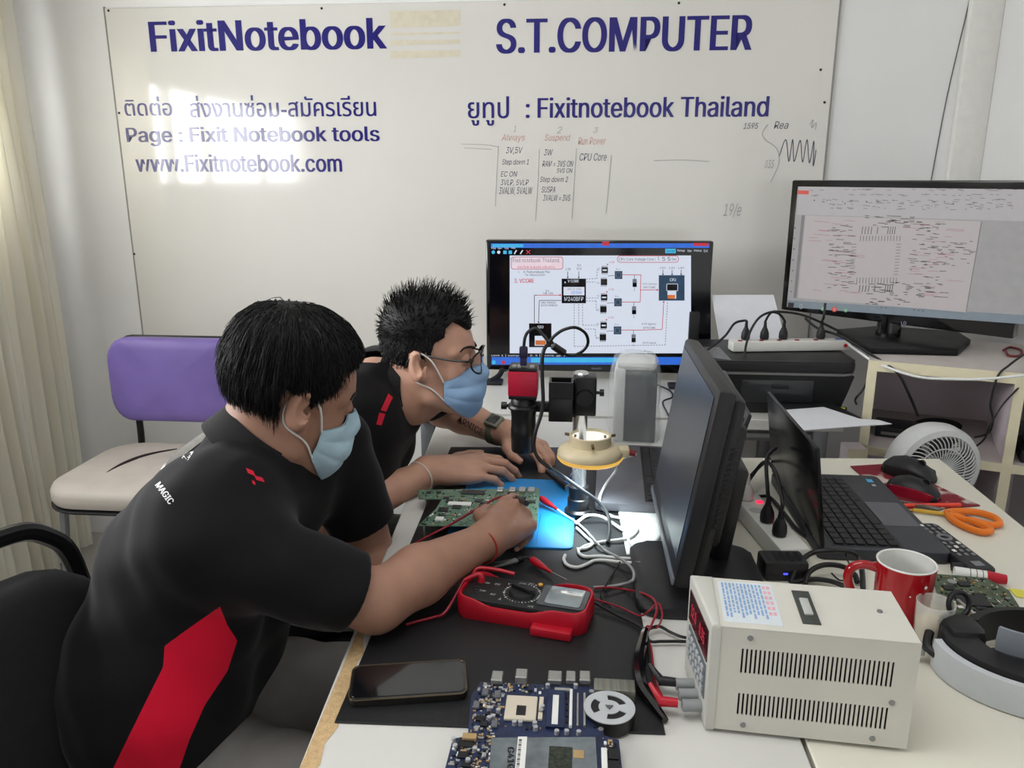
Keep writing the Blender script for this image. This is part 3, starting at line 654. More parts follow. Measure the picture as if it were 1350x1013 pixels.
# ------------------------------------------------------------------ head, in its own frame: x forward, y left, z up, origin between the ear canals
def head_sdf(P, ears=True, nose=True):
    q = P.copy(); q[..., 1] = np.abs(q[..., 1])
    d = s_ell(P, (-.008, 0, .046), (.093, .076, .084))
    d = smin(d, s_ell(P, (.028, 0, .03), (.066, .062, .072)), .02)
    d = smin(d, s_ell(P, (.034, 0, -.035), (.056, .056, .074)), .025)
    d = smin(d, s_ell(q, (.052, .036, -.022), (.026, .024, .024)), .016)
    d = smin(d, s_cone(q, (-.006, .052, -.03), (.004, .054, -.066), .022, .016), .02)
    d = smin(d, s_cone(q, (.004, .054, -.068), (.070, .012, -.104), .017, .017), .018)
    d = smin(d, s_ell(P, (.078, 0, -.103), (.018, .022, .017)), .014)
    d = smin(d, s_cone(q, (.082, .012, .030), (.062, .052, .028), .012, .010), .012)
    d = smax(d, -s_ell(q, (.101, .031, .012), (.021, .017, .0125)), .010)
    d = smin(d, s_ell(q, (.079, .031, .011), (.0125, .0155, .0125)), .003)
    if nose:
        d = smin(d, s_cone(P, (.088, 0, .016), (.112, 0, -.026), .009, .0115), .010)
        d = smin(d, s_ell(q, (.100, .0125, -.030), (.011, .009, .008)), .006)
    d = smin(d, s_ell(P, (.084, 0, -.066), (.016, .026, .011)), .008)
    if ears:
        c, s_ = math.cos(.55), math.sin(.55); Rm = np.array([[c, -s_, 0], [s_, c, 0], [0, 0, 1.]])
        e = s_ell(q, (-.013, .085, .006), (.021, .0075, .034), Rm)
        e = smax(e, -s_ell(q, (-.006, .096, .010), (.0135, .0105, .023), Rm), .003)
        e = smin(e, s_ell(q, (-.002, .079, -.018), (.011, .007, .014)), .006)
        e = smin(e, s_cone(q, (.006, .079, .002), (.004, .080, -.008), .004, .004), .004)
        d = smin(d, e, .006)
    return d
def to_local(P, C0, Rm): return (P - C0) @ np.linalg.inv(Rm).T
def to_world(p, C0, Rm): return np.asarray(p) @ Rm.T + C0
def march(dirs, fn, c0=(0, 0, .02), r0=.30, lvl=0.):
    """distance from c0 along each direction at which fn falls to lvl, coming from outside"""
    t = np.full(dirs.shape[:-1], r0); c0 = np.asarray(c0)
    for _ in range(60): t = t - .8 * (fn(c0 + dirs * t[..., None]) - lvl)
    return t
# ------------------------------------------------------------------ hand: x along the fingers, y to the thumb, z out of the back of the hand
def hand(Fd, W, Rm, side, curls, thumb, spread=1., scale=1.):
    """side +1: thumb on +y; curls: (mcp, pip, dip) degrees for index..little; thumb: three points after its root"""
    w = lambda p: W + Rm @ (np.array([p[0], p[1] * side, p[2]]) * scale)
    kn = [(.090, .027, .002), (.094, .006, .006), (.088, -.015, .004), (.078, -.034, -.002)]
    rs = [(.0100, .0088, .0080, .0066), (.0103, .0090, .0081, .0068), (.0098, .0086, .0077, .0064), (.0086, .0076, .0068, .0057)]
    ln = [(.044, .026, .020), (.048, .030, .021), (.044, .028, .020), (.034, .021, .018)]
    Fd.cone(w((-.02, .006, 0)), w((.02, .010, 0)), .024 * scale, .022 * scale, .02); Fd.cone(w((-.02, -.006, 0)), w((.02, -.012, 0)), .023 * scale, .020 * scale, .02)
    for (x, y, z), r in zip(kn, (.0125, .013, .0125, .0115)): Fd.cone(w((.012, y * .45, -.002)), w((x, y, z - .004)), .0175 * scale, r * scale, .012)
    Fd.cone(w((.02, .018, -.008)), w((.058, .030, -.012)), .017 * scale, .012 * scale, .012)
    Fd.cone(w((.02, -.020, -.008)), w((.06, -.028, -.010)), .014 * scale, .011 * scale, .012)
    tips = []
    for i in range(4):
        p = np.array(kn[i]); a = 0.; yaw = (1.5 - i) * .05 * spread; pts = [p]
        for L, c in zip(ln[i], curls[i]):
            a += R(c); p = p + L * np.array([math.cos(a) * math.cos(yaw), math.cos(a) * math.sin(yaw), -math.sin(a)]); pts.append(p)
        pw = [w(q) for q in pts]; rr = [r * scale for r in rs[i]]
        sub = [Fd.win(np.min(pw, 0) - .03, np.max(pw, 0) + .03)]
        sl, g = sub[0]
        d = s_cone(g, pw[0], pw[1], rr[0], rr[1])
        for k in (1, 2): d = smin(d, s_cone(g, pw[k], pw[k + 1], rr[k], rr[k + 1]), .004)
        Fd.a[sl] = smin(Fd.a[sl], d, .0035); tips.append((pw[3], pw[2]))
    tp = [(.022, .024, -.008)] + list(thumb); pw = [w(q) for q in tp]; rr = [.0155 * scale, .0122 * scale, .0105 * scale, .0082 * scale]
    for k in range(3): Fd.cone(pw[k], pw[k + 1], rr[k], rr[k + 1], .004)
    tips.append((pw[3], pw[2])); return tips, w
def nails(tips, Rm, parent, mat, scale=1.):
    for (t, p) in tips:
        d = (t - p) / np.linalg.norm(t - p); up = Rm[:, 2] - d * (Rm[:, 2] @ d); up = up / (np.linalg.norm(up) + 1e-9); s_ = np.cross(up, d); b = B()
        b.ball(t + up * .0048 * scale + d * .0025, (.0058 * scale, .0046 * scale, .0022), n=10, mat=Matrix([list(r_) + [0] for r_ in np.stack([d, s_, up], 1)] + [[0, 0, 0, 1]])); b.obj('fingernail', mat, parent, world=True)

def cloth_noise(P, s=1., seed=0):
    x, y, z = P[..., 0], P[..., 1], P[..., 2]; o = seed * 1.7
    w = .6 * np.sin(9 * x + 4 * y + o) + .5 * np.sin(7 * z - 5 * x + 2 * o)
    return s * (.0028 * np.sin(46 * (x * .55 + z * .75 + .2 * y) + 2.2 * w) + .0018 * np.sin(88 * (z * .8 - x * .35 + .3 * y) + 2.6 * w + o) + .0012 * np.sin(120 * (x + .4 * z - .2 * y) - 2 * w))

def strands(n, C0, Rm, region, thick, flow, length, rad, seed, name, mat, parent, lift=.0, segs=5):
    """tapered hairs that start on the scalp and follow flow(p, normal, rng)"""
    rg = np.random.default_rng(seed); out = []
    dr = rg.normal(size=(n * 6, 3)); dr /= np.linalg.norm(dr, axis=1)[:, None]; c0 = np.array([0, 0, .02])
    hs = lambda p: head_sdf(p, False, False)
    P = c0 + dr * march(dr, hs)[:, None]
    rv = region(P); P = P[rv > .004][:n]; m = len(P)
    def nrm(p):
        e = .002; g = np.stack([hs(p + np.eye(3)[k] * e) - hs(p - np.eye(3)[k] * e) for k in range(3)], -1); return g / np.linalg.norm(g, axis=-1)[:, None]
    L = length(P, rg); pts = [P + nrm(P) * (thick(P) * .8)[:, None]]; ride = rg.uniform(.93, 1.1, m)
    for k in range(segs):
        p = pts[-1]; nn = nrm(p); v = flow(p, nn, rg, k / segs); v /= np.linalg.norm(v, axis=1)[:, None]; q = p + v * (L / segs)[:, None]
        d = hs(q); lim = thick(q) * ride + .0006; q = q + nn * np.maximum(lim - d, 0)[:, None]; pts.append(q)
    V = []; Fc = []
    jit = rg.normal(size=(m, 3))
    for k, p in enumerate(pts):
        t = pts[min(k + 1, segs)] - pts[max(k - 1, 0)]; u = np.cross(t, jit); u /= np.linalg.norm(u, axis=1)[:, None] + 1e-9; w_ = np.cross(t, u); w_ /= np.linalg.norm(w_, axis=1)[:, None] + 1e-9
        r = rad * (1 - .85 * (k / segs) ** 1.5)
        for a in range(3): V.append(p + r * (u * math.cos(a * 2.094) + w_ * math.sin(a * 2.094)))
    V = np.stack(V, 1).reshape(-1, 3); S = 3 * (segs + 1); base = np.arange(m) * S
    for k in range(segs):
        for a in range(3):
            i = k * 3 + a; j = k * 3 + (a + 1) % 3; Fc.append(np.stack([base + i, base + j, base + j + 3, base + i + 3], 1))
    return to_world(V, C0, Rm), np.concatenate(Fc)
def hair(C0, Rm, region, thick, mat, parent, seed, sarg, name='hair'):
    lo = np.array([-.16, -.125, -.14]); hi = np.array([.15, .125, .19]); Fd = Field(lo, hi, .0032)
    sl, g = Fd.win(lo, hi)
    d = head_sdf(g, False, False) - thick(g); Fd.a[:] = smax(d, -region(g), .006)
    V, Fc = Fd.mesh(); V = to_world(V, C0, Rm)
    V2, F2 = strands(*sarg[:1], C0, Rm, region, thick, *sarg[1:], seed, name, mat, parent)
    return np_obj(name, np.concatenate([V, V2]), np.concatenate([Fc, F2 + len(V)]), mat, parent, keep=True)
def face_mask(C0, Rm, mats, parent, top=.004, seed=0):
    """pleated surgical mask over nose and chin, plus its two ear loops"""
    hs = lambda p: head_sdf(p, False, True); NU, NV = 44, 30; c0 = np.array([.02, 0, -.04])
    U = np.linspace(-1, 1, NU + 1); Vv = np.linspace(0, 1, NV + 1); G = np.zeros((NV + 1, NU + 1, 3))
    for j, v in enumerate(Vv):
        for i, u in enumerate(U):
            az = u * R(73); zt = top - .030 * abs(u) ** 1.3; zb = -.128 + .052 * abs(u) ** 1.5
            z = zt + (zb - zt) * v; G[j, i] = (math.cos(az), math.sin(az), z)
    dr = G.copy(); dr[..., 2] = 0; t = np.full(dr.shape[:2], .2)
    o = np.zeros_like(G); o[..., 0] = .02; o[..., 2] = G[..., 2]
    for _ in range(70): t = np.maximum(t - .7 * (hs(o + dr * t[..., None]) - .004), .02)
    prof = np.sin(np.pi * np.clip(Vv, 0, 1)) ** .7
    t = np.maximum(t, (.062 + .034 * prof)[:, None] * np.cos(U * 1.0)[None, :] ** .8 + .0)
    for i in range(NU + 1):                                  # the fabric spans nose to chin without following the hollow between
        col = t[:, i].copy()
        for a in range(3, NV - 2):
            for b_ in range(a + 2, NV - 1):
                k_ = np.arange(a, b_ + 1); t[k_, i] = np.maximum(t[k_, i], col[a] + (col[b_] - col[a]) * (k_ - a) / (b_ - a))
    for _ in range(3): t[:, 1:-1] = (t[:, :-2] + t[:, 1:-1] * 2 + t[:, 2:]) / 4; t[1:-1] = (t[:-2] + t[1:-1] * 2 + t[2:]) / 4
    t = t + .0034 * (np.abs(np.sin(Vv * 3 * np.pi)) ** .7)[:, None] * (1 - np.abs(U) ** 3)[None, :] + .0012 * np.sin(U * 9 + seed)[None, :] * np.cos(Vv * 7)[:, None]
    Pm = o + dr * t[..., None]; Pi = o + dr * (t - .0016)[..., None]
    n = (NV + 1) * (NU + 1); V = np.concatenate([Pm.reshape(-1, 3), Pi.reshape(-1, 3)]); id_ = lambda j, i, l: l * n + j * (NU + 1) + i; Fc = []
    for j in range(NV):
        for i in range(NU):
            Fc.append((id_(j, i, 0), id_(j, i + 1, 0), id_(j + 1, i + 1, 0), id_(j + 1, i, 0))); Fc.append((id_(j, i, 1), id_(j + 1, i, 1), id_(j + 1, i + 1, 1), id_(j, i + 1, 1)))
    for j in range(NV):
        for i in (0, NU): Fc.append((id_(j, i, 0), id_(j + 1, i, 0), id_(j + 1, i, 1), id_(j, i, 1)))
    for i in range(NU):
        for j in (0, NV): Fc.append((id_(j, i, 0), id_(j, i + 1, 0), id_(j, i + 1, 1), id_(j, i, 1)))
    mk = np_obj('face_mask', to_world(V, C0, Rm), np.array(Fc), mats[0], parent, keep=True)
    for s_, i in ((-1, 0), (1, NU)):
        a, e = Pm[1, i], Pm[NV - 2, i]
        for pts in ([a, (.02, s_ * .079, .014), (-.006, s_ * .079, .034)], [e, (.018, s_ * .070, -.048), (-.010, s_ * .072, -.032)], [(-.006, s_ * .079, .034), (-.022, s_ * .073, .026), (-.030, s_ * .071, .0), (-.024, s_ * .070, -.022), (-.010, s_ * .072, -.032)]):
            P = np.array(spline(pts, 8)); 
            for _ in range(6):
                dd = head_sdf(P, False, False); v = P - np.array([0, 0, P[:, 2].mean()]); v[:, 2] = 0; v /= np.linalg.norm(v, axis=1)[:, None]; P = P + v * np.maximum(.0025 - dd, 0)[:, None]
            b = B(); b.tube([Vector(p) for p in to_world(P, C0, Rm)], .0016, n=6, sm=1); _part(b, 'ear_loop', mats[1], mk, parent)
    return mk
def _part(b, name, mat, part, root):
    """sub-part of a part whose own origin coincides with that of the thing"""
    b.bm.transform(Matrix.Translation(-root.location)); o = b.obj(name, mat, part); return o
def decals(o, shapes, name, mat, parent, off=.0012):
    """flat prints laid onto the surface of o; shapes: list of functions of (b, fn) drawing with fn(px, py)"""
    from mathutils.bvhtree import BVHTree
    me = o.data; base = o.matrix_basis.translation if o.parent is None else o.parent.matrix_basis.translation
    last = [Vector((0, 0, 0))]
    bvh = BVHTree.FromPolygons([v.co for v in me.vertices], [p.vertices for p in me.polygons])
    def fn(px, py):
        r = ray(px, py).normalized(); h, n, _, _ = bvh.ray_cast(EYE - base, r)
        if h is None: h = last[0]
        last[0] = h; return h - r * off
    fn.base = Vector(base)
    for sh_ in shapes:
        b = B(); sh_(b, fn); b.obj(name, mat, o, smooth=False)
def poly_fill(b, fn, P, nu=6, nv=4):
    """four-sided patch between corner pixels, finely divided so that it follows the cloth"""
    g = [[fn(*[(P[0][k] * (1 - u / nu) + P[1][k] * u / nu) * (1 - v / nv) + (P[3][k] * (1 - u / nu) + P[2][k] * u / nu) * v / nv for k in (0, 1)]) for u in range(nu + 1)] for v in range(nv + 1)]
    for v in range(nv):
        for u in range(nu): b.poly([g[v][u], g[v][u + 1], g[v + 1][u + 1], g[v + 1][u]])
def poly_sd(px, py, poly):
    """signed distance in the plane, positive inside"""
    d = np.full(px.shape, 1e9); inside = np.zeros(px.shape, bool); n = len(poly)
    for i in range(n):
        (x0, y0), (x1, y1) = poly[i], poly[(i + 1) % n]; ex, ey = x1 - x0, y1 - y0
        t = np.clip(((px - x0) * ex + (py - y0) * ey) / (ex * ex + ey * ey), 0, 1); d = np.minimum(d, np.hypot(px - x0 - t * ex, py - y0 - t * ey))
        c = ((y0 > py) != (y1 > py)) & (px < ex * (py - y0) / ((y1 - y0) or 1e-9) + x0); inside ^= c
    return np.where(inside, d, -d)
def shirt_mat(name, col, panel):
    m = M(name, col, .82, var=.12, scale=30, bump=.12, bscale=900); n = m.node_tree; b = n.nodes['Principled BSDF']
    at = n.nodes.new('ShaderNodeAttribute'); at.attribute_name = 'panel'; gt = n.nodes.new('ShaderNodeMath'); gt.operation = 'GREATER_THAN'; gt.inputs[1].default_value = 0
    mx = n.nodes.new('ShaderNodeMixRGB'); mx.inputs[2].default_value = lin(panel); src = b.inputs['Base Color'].links[0].from_socket
    n.links.new(at.outputs['Fac'], gt.inputs[0]); n.links.new(gt.outputs[0], mx.inputs[0]); n.links.new(src, mx.inputs[1]); n.links.new(mx.outputs[0], b.inputs['Base Color'])
    b.inputs['Specular IOR Level'].default_value = .28; b.inputs['Sheen Weight'].default_value = .08; b.inputs['Sheen Roughness'].default_value = .4
    return m
# ================================================================== the two men
m_skin1 = M('tan_skin', (160, 120, 100), .5, var=.07, scale=30, bump=.05, bscale=500, sss=.12); m_skin2 = M('light_tan_skin', (190, 146, 124), .5, var=.07, scale=30, bump=.05, bscale=500, sss=.12)
m_hair = M('black_hair', (11, 10, 11), .5, var=.3, scale=60, spec=.3); m_mask = M('pale_blue_mask', (178, 208, 222), .85, var=.04, scale=60, bump=.05, bscale=900); m_loop = M('white_elastic', (225, 225, 222), .8)
m_nail = M('fingernail', (205, 160, 145), .3); m_eye = M('eye_dark', (30, 24, 22), .15); m_brow = M('eyebrow_hair', (22, 18, 17), .7)
m_shirt1 = shirt_mat('black_red_jersey', (12, 11, 14), (226, 18, 54)); m_shirt2 = shirt_mat('black_red_jersey_second', (13, 12, 14), (228, 20, 56))
m_trs = M('grey_trousers', (122, 120, 116), .85, var=.1, scale=20, bump=.1, bscale=600); m_shoe = M('dark_shoe', (30, 30, 32), .6); m_print = M('white_print', (214, 214, 216), .6); m_redprint = M('red_print', (205, 22, 52), .6)

def trousers_shoes(root, hip, knees, ankles, toe, r=.085):
    pts = np.array([hip] + knees + ankles); Fd = Field(pts.min(0) - .17, pts.max(0) + .17, .008)
    for s_, (k, a) in enumerate(zip(knees, ankles)):
        h = np.array(hip) + np.array([.02, (-.10, .10)[s_], 0]); Fd.cone(h, k, r, .064, .05); Fd.cone(k, a, .064, .05, .03)
    Fd.ell(hip, (.15, .19, .09), None, .05)
    g = np.stack(np.meshgrid(*[Fd.lo[k] + Fd.h * np.arange(Fd.n[k]) for k in range(3)], indexing='ij'), -1); Fd.a += cloth_noise(g, 1.2, 3)
    V, Fc = Fd.mesh(); np_obj('trousers', V, Fc, m_trs, root)
    for a in ankles:
        t = np.array(toe); f = Field(np.array(a) - .2, np.array(a) + .25, .008); f.cone((a[0], a[1], .045), (a[0] + .13 * t[0], a[1] + .13 * t[1], .035), .042, .036, .03); f.a = smax(f.a, -(0.002 + 0 * f.a) + 0 * f.a - 1, .001)
        g = np.stack(np.meshgrid(*[f.lo[k] + f.h * np.arange(f.n[k]) for k in range(3)], indexing='ij'), -1); f.a = np.maximum(f.a, .001 - g[..., 2]); V, Fc = f.mesh(); np_obj('shoe', V, Fc, m_shoe, root)

def shirt(root, lo, hi, torso, sleeves, neck, seed, mat, panels, ymax, fold=1., col=.050, cut=(0, 0, 0)):
    Fd = Field(lo, hi, .0045)
    for a, b_, ra, rb, k in torso: Fd.cone(a, b_, ra, rb, k)
    for sh_, hem, ra, rb, arm in sleeves: Fd.cone(sh_, hem, ra, rb, .035)
    g = np.stack(np.meshgrid(*[Fd.lo[k] + Fd.h * np.arange(Fd.n[k]) for k in range(3)], indexing='ij'), -1)
    Fd.a += cloth_noise(g, fold, seed).astype(np.float32)
    for sh_, hem, ra, rb, arm in sleeves:                              # cut the hem square and hollow the sleeve end
        sh_ = np.array(sh_); hem = np.array(hem); d = (hem - sh_) / np.linalg.norm(hem - sh_)
        near = np.linalg.norm(g - hem, axis=-1) < .12
        Fd.a = np.where(near, smax(Fd.a, ((g - hem) @ d).astype(np.float32), .006), Fd.a)
        e0, e1, r0 = arm; Fd.cone(np.array(e0), np.array(e1), r0, r0, .004, 'd')
    n0, n1, nr0, nr1 = neck; nd = (np.array(n1) - n0) / np.linalg.norm(np.array(n1) - n0); Fd.cone(np.array(n0) - nd * .02, np.array(n0) + nd * col, nr0 + .016, nr0 + .003, .012)
    Fd.a = np.where(np.linalg.norm(g - n0 - nd * col * .5, axis=-1) < .13, smax(Fd.a, ((g - (np.array(n0) + nd * (col + .006))) @ ((nd + cut) / np.linalg.norm(nd + cut))).astype(np.float32), .004), Fd.a)
    Fd.cone(np.array(n0), np.array(n1), nr0, nr1, .006, 'd')
    V, Fc = Fd.mesh(); cn = (nd + cut) / np.linalg.norm(nd + cut)
    p = EYE; fwd = np.array([ray(675, 506.5)[k] for k in range(3)]); fwd /= np.linalg.norm(fwd); rt = np.array([math.cos(YAW), math.sin(YAW), 0]); dn = np.cross(fwd, rt)
    q = V - np.array(EYE); dep = q @ fwd; px = 675 + F * (q @ rt) / dep; py = 506.5 + F * (q @ dn) / dep
    sd = np.full(len(V), -1e3)
    for poly in panels: sd = np.maximum(sd, poly_sd(px, py, poly))
    sd = np.where(V[:, 1] < ymax, sd, -50)
    o = np_obj('shirt', V, Fc, mat, root, {'panel': sd}); b = B(); cc = np.array(n0) + nd * (col - .004)
    b.lathe([(nr0 + .002, -.036), (nr0 + .014, -.034), (nr0 + .009, -.012), (nr0 + .006, .002), (nr0 + .004, .010), (nr0 - .0005, .008)], 56, mat=Matrix.Translation(cc) @ Vector(cn).to_track_quat('Z', 'Y').to_matrix().to_4x4(), closed=True)
    b.bm.transform(Matrix.Translation(-root.location)); b.obj('collar', M('black_rib_knit', (15, 14, 16), .85, var=.15, scale=200), o); return o

def brows_eyes(root, C0, Rm):
    for s_ in (-1, 1):
        b = B(); P = [(.094, s_ * .012, .031), (.096, s_ * .028, .036), (.086, s_ * .044, .036), (.072, s_ * .055, .030)]
        P = [np.array(p) for p in P]; Q = np.array(P)
        for _ in range(10): Q[:, 0] += .9 * (.001 - head_sdf(Q, False))
        b.tube([Vector(p) for p in to_world(Q, C0, Rm)], lambda t: .0034 * (1 - .6 * t), n=6); b.obj('eyebrow', m_brow, root, world=True)
        b = B(); P = np.array([(.093, s_ * (.018 + .026 * k / 5), .0085 - .003 * (k - 2.5) ** 2 / 6) for k in range(6)])
        for _ in range(10): P[:, 0] += .9 * (.0006 - head_sdf(P, False))
        b.tube([Vector(p) for p in to_world(P, C0, Rm)], lambda t: .0022 * (.4 + math.sin(math.pi * t)), n=6); b.obj('eye', m_eye, root, world=True)

# ------------------------------------------------------------------ man in front
C1 = np.array(PD(384, 526, 1.14)); f1 = np.array([math.cos(R(36)) * math.cos(R(19)), math.sin(R(36)) * math.cos(R(19)), -math.sin(R(19))]); S1 = .90; R1 = frame(f1, (.04, -.05, 1)) * S1
sR, eR, wR = vec(-.465, .875, .937), vec(-.275, .965, .800), vec(-.140, 1.165, .806); sL, eL, wL = vec(-.40, 1.215, .945), vec(-.36, 1.25, .72), vec(-.27, 1.09, .665)
hip1 = vec(-.585, .99, .50); neck1 = vec(-.475, 1.04, .972)
lo = np.array([-.64, .78, .58]); hi = np.array([.02, 1.36, 1.27]); Fd = Field(lo, hi, .0032)
sl, g = Fd.win(to_world((0, 0, 0), C1, R1) - .17, to_world((0, 0, 0), C1, R1) + .17); Fd.a[sl] = head_sdf(to_local(g, C1, R1)) * S1
Fd.chain([to_world((-.030, 0, -.03), C1, R1), to_world((-.034, 0, -.078), C1, R1), neck1 + vec(.012, 0, .004)], [.056, .055, .060], .02)
Fd.chain([neck1, vec(-.52, 1.03, .84)], [.058, .06], .02); Fd.cone(neck1 + vec(-.02, 0, -.09), sR + vec(0, 0, -.01), .045, .045, .02); Fd.cone(neck1 + vec(-.02, 0, -.09), sL + vec(0, 0, -.01), .045, .045, .02)
Fd.chain([sR, eR], [.052, .041], .02); Fd.chain([eR, eR + .35 * (wR - eR) + vec(0, 0, .004), wR], [.041, .043, .0265], .015)
Fd.chain([sL, eL], [.052, .041], .02); Fd.chain([eL, eL + .35 * (wL - eL), wL], [.041, .040, .0265], .015)
hx = vec(.36, .90, .06); hx /= np.linalg.norm(hx); hf = frame(hx, (.30, -.25, .9))
tips, hw1 = hand(Fd, wR + hx * .018, hf, 1, [(20, 44, 26), (44, 58, 30), (60, 66, 35), (66, 70, 35)], [(.048, .048, -.020), (.082, .052, -.030), (.108, .040, -.036)], .7, 1.0)
tipsL, _ = hand(Fd, wL + vec(.008, -.016, -.004), frame((.5, -.85, -.1), (0, .1, 1)), -1, [(30, 30, 15)] * 4, [(.05, .045, -.015), (.075, .055, -.025), (.10, .055, -.03)])
V, Fc = Fd.mesh(); man1 = np_obj('person', V, Fc, m_skin1, loc=(hip1[0], hip1[1], 0))
tag(man1, 'person in front with thick black hair and blue mask, probing the green board', 'person')
nails(tips, hf, man1, m_nail)
reg1 = lambda p: np.where(p[..., 0] > .028, p[..., 2] - (.090 + .004 * np.sin(p[..., 1] * 140) - .55 * np.clip(.078 - p[..., 0], 0, .05)),
    np.where(p[..., 0] > .006, p[..., 2] - (.038 - .016 * np.clip(1.1 - np.abs(p[..., 0] - .018) / .012, 0, 1)), np.where(p[..., 0] > -.042, p[..., 2] - .034 - (-.042 - p[..., 0]) * .5, p[..., 2] + .070 + .006 * np.sin(p[..., 1] * 110))))
def thick1(p):
    a = np.arctan2(p[..., 1], p[..., 0] + .05)
    return .005 - .004 * np.clip((p[..., 0] - .05) / .04, 0, 1) + .019 * np.clip((p[..., 2] - .0) / .11, 0, 1) + .006 * np.clip((-p[..., 0] - .02) / .06, 0, 1) * np.clip((p[..., 2] + .07) / .06, 0, 1) + (.0016 * np.sin(26 * a + 30 * p[..., 2]) + .001 * np.sin(61 * a - 25 * p[..., 2])) * np.clip((p[..., 2] + .03) / .06, 0, 1)
def flow1(p, n, rg, k):
    v = p - np.array([-.05, .0, .16]); v = v - n * (v * n).sum(1)[:, None]; v /= np.linalg.norm(v, axis=1)[:, None] + 1e-6
    return v + np.array([0, 0, -.35]) + rg.normal(size=p.shape) * .13 + n * .03
hair(C1, R1, reg1, thick1, m_hair, man1, 4, (7000, flow1, lambda P, rg: np.clip(reg1(P) * rg.uniform(.5, 1.1, len(P)), .008, .05), .0009))
face_mask(C1, R1, (m_mask, m_loop), man1, seed=1); brows_eyes(man1, C1, R1)
k = .06
T1 = [(vec(-.595, .925, .50), vec(-.585, .925, .70), .122, .116, k), (vec(-.595, 1.075, .50), vec(-.585, 1.075, .70), .122, .116, k), (vec(-.585, .93, .70), vec(-.525, .945, .86), .116, .102, k), (vec(-.585, 1.08, .70), vec(-.515, 1.11, .86), .116, .102, k),
      (vec(-.525, .945, .86), vec(-.475, .945, .945), .102, .068, k), (vec(-.515, 1.11, .86), vec(-.455, 1.13, .945), .102, .068, k), (vec(-.48, .93, .935), vec(-.455, 1.14, .935), .075, .075, k), (vec(-.49, 1.035, .93), vec(-.462, 1.045, .99), .075, .068, .03)]
eh = sR + .86 * (eR - sR); ehL = sL + .7 * (eL - sL)
sh1 = shirt(man1, [-.76, .72, .46], [-.22, 1.36, 1.06], T1, [(sR + vec(-.015, 0, -.01), eh, .070, .057, (sR + .62 * (eR - sR), eR, .0485)), (sL + vec(-.015, 0, -.01), ehL, .075, .058, (sL + .6 * (eL - sL), eL, .0475))],
    (neck1 + vec(.008, 0, -.005), to_world((-.03, 0, -.05), C1, R1), .061, .063), 1, m_shirt1,
    [[(148, 1016), (163, 985), (190, 930), (215, 880), (217, 852), (250, 828), (290, 800), (300, 825), (313, 845), (300, 885), (270, 930), (250, 975), (236, 1016)]], 1.0, .6, .050, vec(.40, .25, -.1))
dash = lambda P: (lambda b, fn: poly_fill(b, fn, P))
word = lambda s_, x0, y0, x1, y1, a: (lambda b, fn: text(b, s_, lambda u, v: fn(x0 + u * math.cos(a) + v * math.sin(a), y0 + u * math.sin(a) - v * math.cos(a)), (0, 0, math.hypot(x1 - x0, y1 - y0), 9), .03, base=fn.base))
decals(sh1, [dash([(324, 617), (334, 621), (337, 628), (327, 624)]), dash([(335, 627), (346, 630), (349, 636), (338, 633)]), dash([(332, 633), (336, 635), (337, 640), (333, 638)])], 'red_print', m_redprint, man1)
decals(sh1, [word('MAGIC', 204, 640, 223, 666, R(54)), word('ZJM ASS', 247, 609, 265, 580, R(-58))], 'lettering', m_print, man1)
trousers_shoes(man1, (-.585, .99, .54), [(-.14, .88, .545), (-.16, 1.16, .545)], [(-.12, .88, .10), (-.14, 1.16, .10)], (1, 0), .092)
b = B(); q = [wR + np.array(hf @ np.array([-.028 + .004 * math.sin(a), .030 * math.cos(a), .0275 * math.sin(a)])) for a in [2 * math.pi * i / 24 for i in range(24)]]; b.tube([Vector(x) for x in q], .0016, n=6, sm=1, closed=True); b.obj('bracelet', M('red_thread', (150, 34, 30), .7), man1, world=True)
b = B(); p0, p1 = hw1((.128, .030, -.018)), hw1((.134, .029, -.026)); 
b.torus(Vector(tips[0][1]), Vector(tips[0][0] - tips[0][1]), .0105, .0042, 24, 8); tag(b.obj('finger_ring', M('brown_rubber', (108, 66, 44), .6), man1, world=True), 'brown rubber ring on the index finger')

# ------------------------------------------------------------------ man behind, with glasses
C2 = np.array(PD(567, 476, 1.58)); a2 = R(0); f2 = np.array([math.cos(a2) * math.cos(R(-1)), math.sin(a2) * math.cos(R(-1)), -math.sin(R(-1))]); S2 = .93; R2 = frame(f2, (-.02, .02, 1)) * S2
sR, eR, wR = vec(-.450, 1.370, .940), vec(-.478, 1.328, .738), vec(-.305, 1.495, .787); sL, eL, wL = vec(-.39, 1.735, .94), vec(-.335, 1.86, .815), vec(-.170, 1.752, .790)
hip2 = vec(-.63, 1.54, .50); neck2 = vec(-.415, 1.53, .955)
lo = np.array([-.60, 1.24, .62]); hi = np.array([.06, 1.95, 1.21]); Fd = Field(lo, hi, .0034)
sl, g = Fd.win(C2 - .17, C2 + .17); Fd.a[sl] = head_sdf(to_local(g, C2, R2)) * S2
Fd.chain([to_world((-.030, 0, -.03), C2, R2), to_world((-.042, 0, -.075), C2, R2), neck2], [.058, .058, .060], .02)
Fd.chain([neck2, vec(-.50, 1.54, .80)], [.058, .06], .02); Fd.cone(neck2 + vec(-.02, 0, -.09), sR + vec(0, 0, -.01), .045, .045, .02); Fd.cone(neck2 + vec(-.02, 0, -.09), sL + vec(0, 0, -.01), .045, .045, .02)
Fd.chain([sR, eR], [.054, .043], .02); Fd.chain([eR, eR + .35 * (wR - eR) + vec(0, 0, .004), wR], [.042, .043, .027], .015)
Fd.chain([sL, eL], [.052, .043], .02); Fd.chain([eL, eL + .35 * (wL - eL) + vec(0, 0, .004), wL], [.043, .042, .027], .015)
hx = vec(.86, .50, .0); hfR = frame((.95, .30, .02), (.05, -.25, 1))
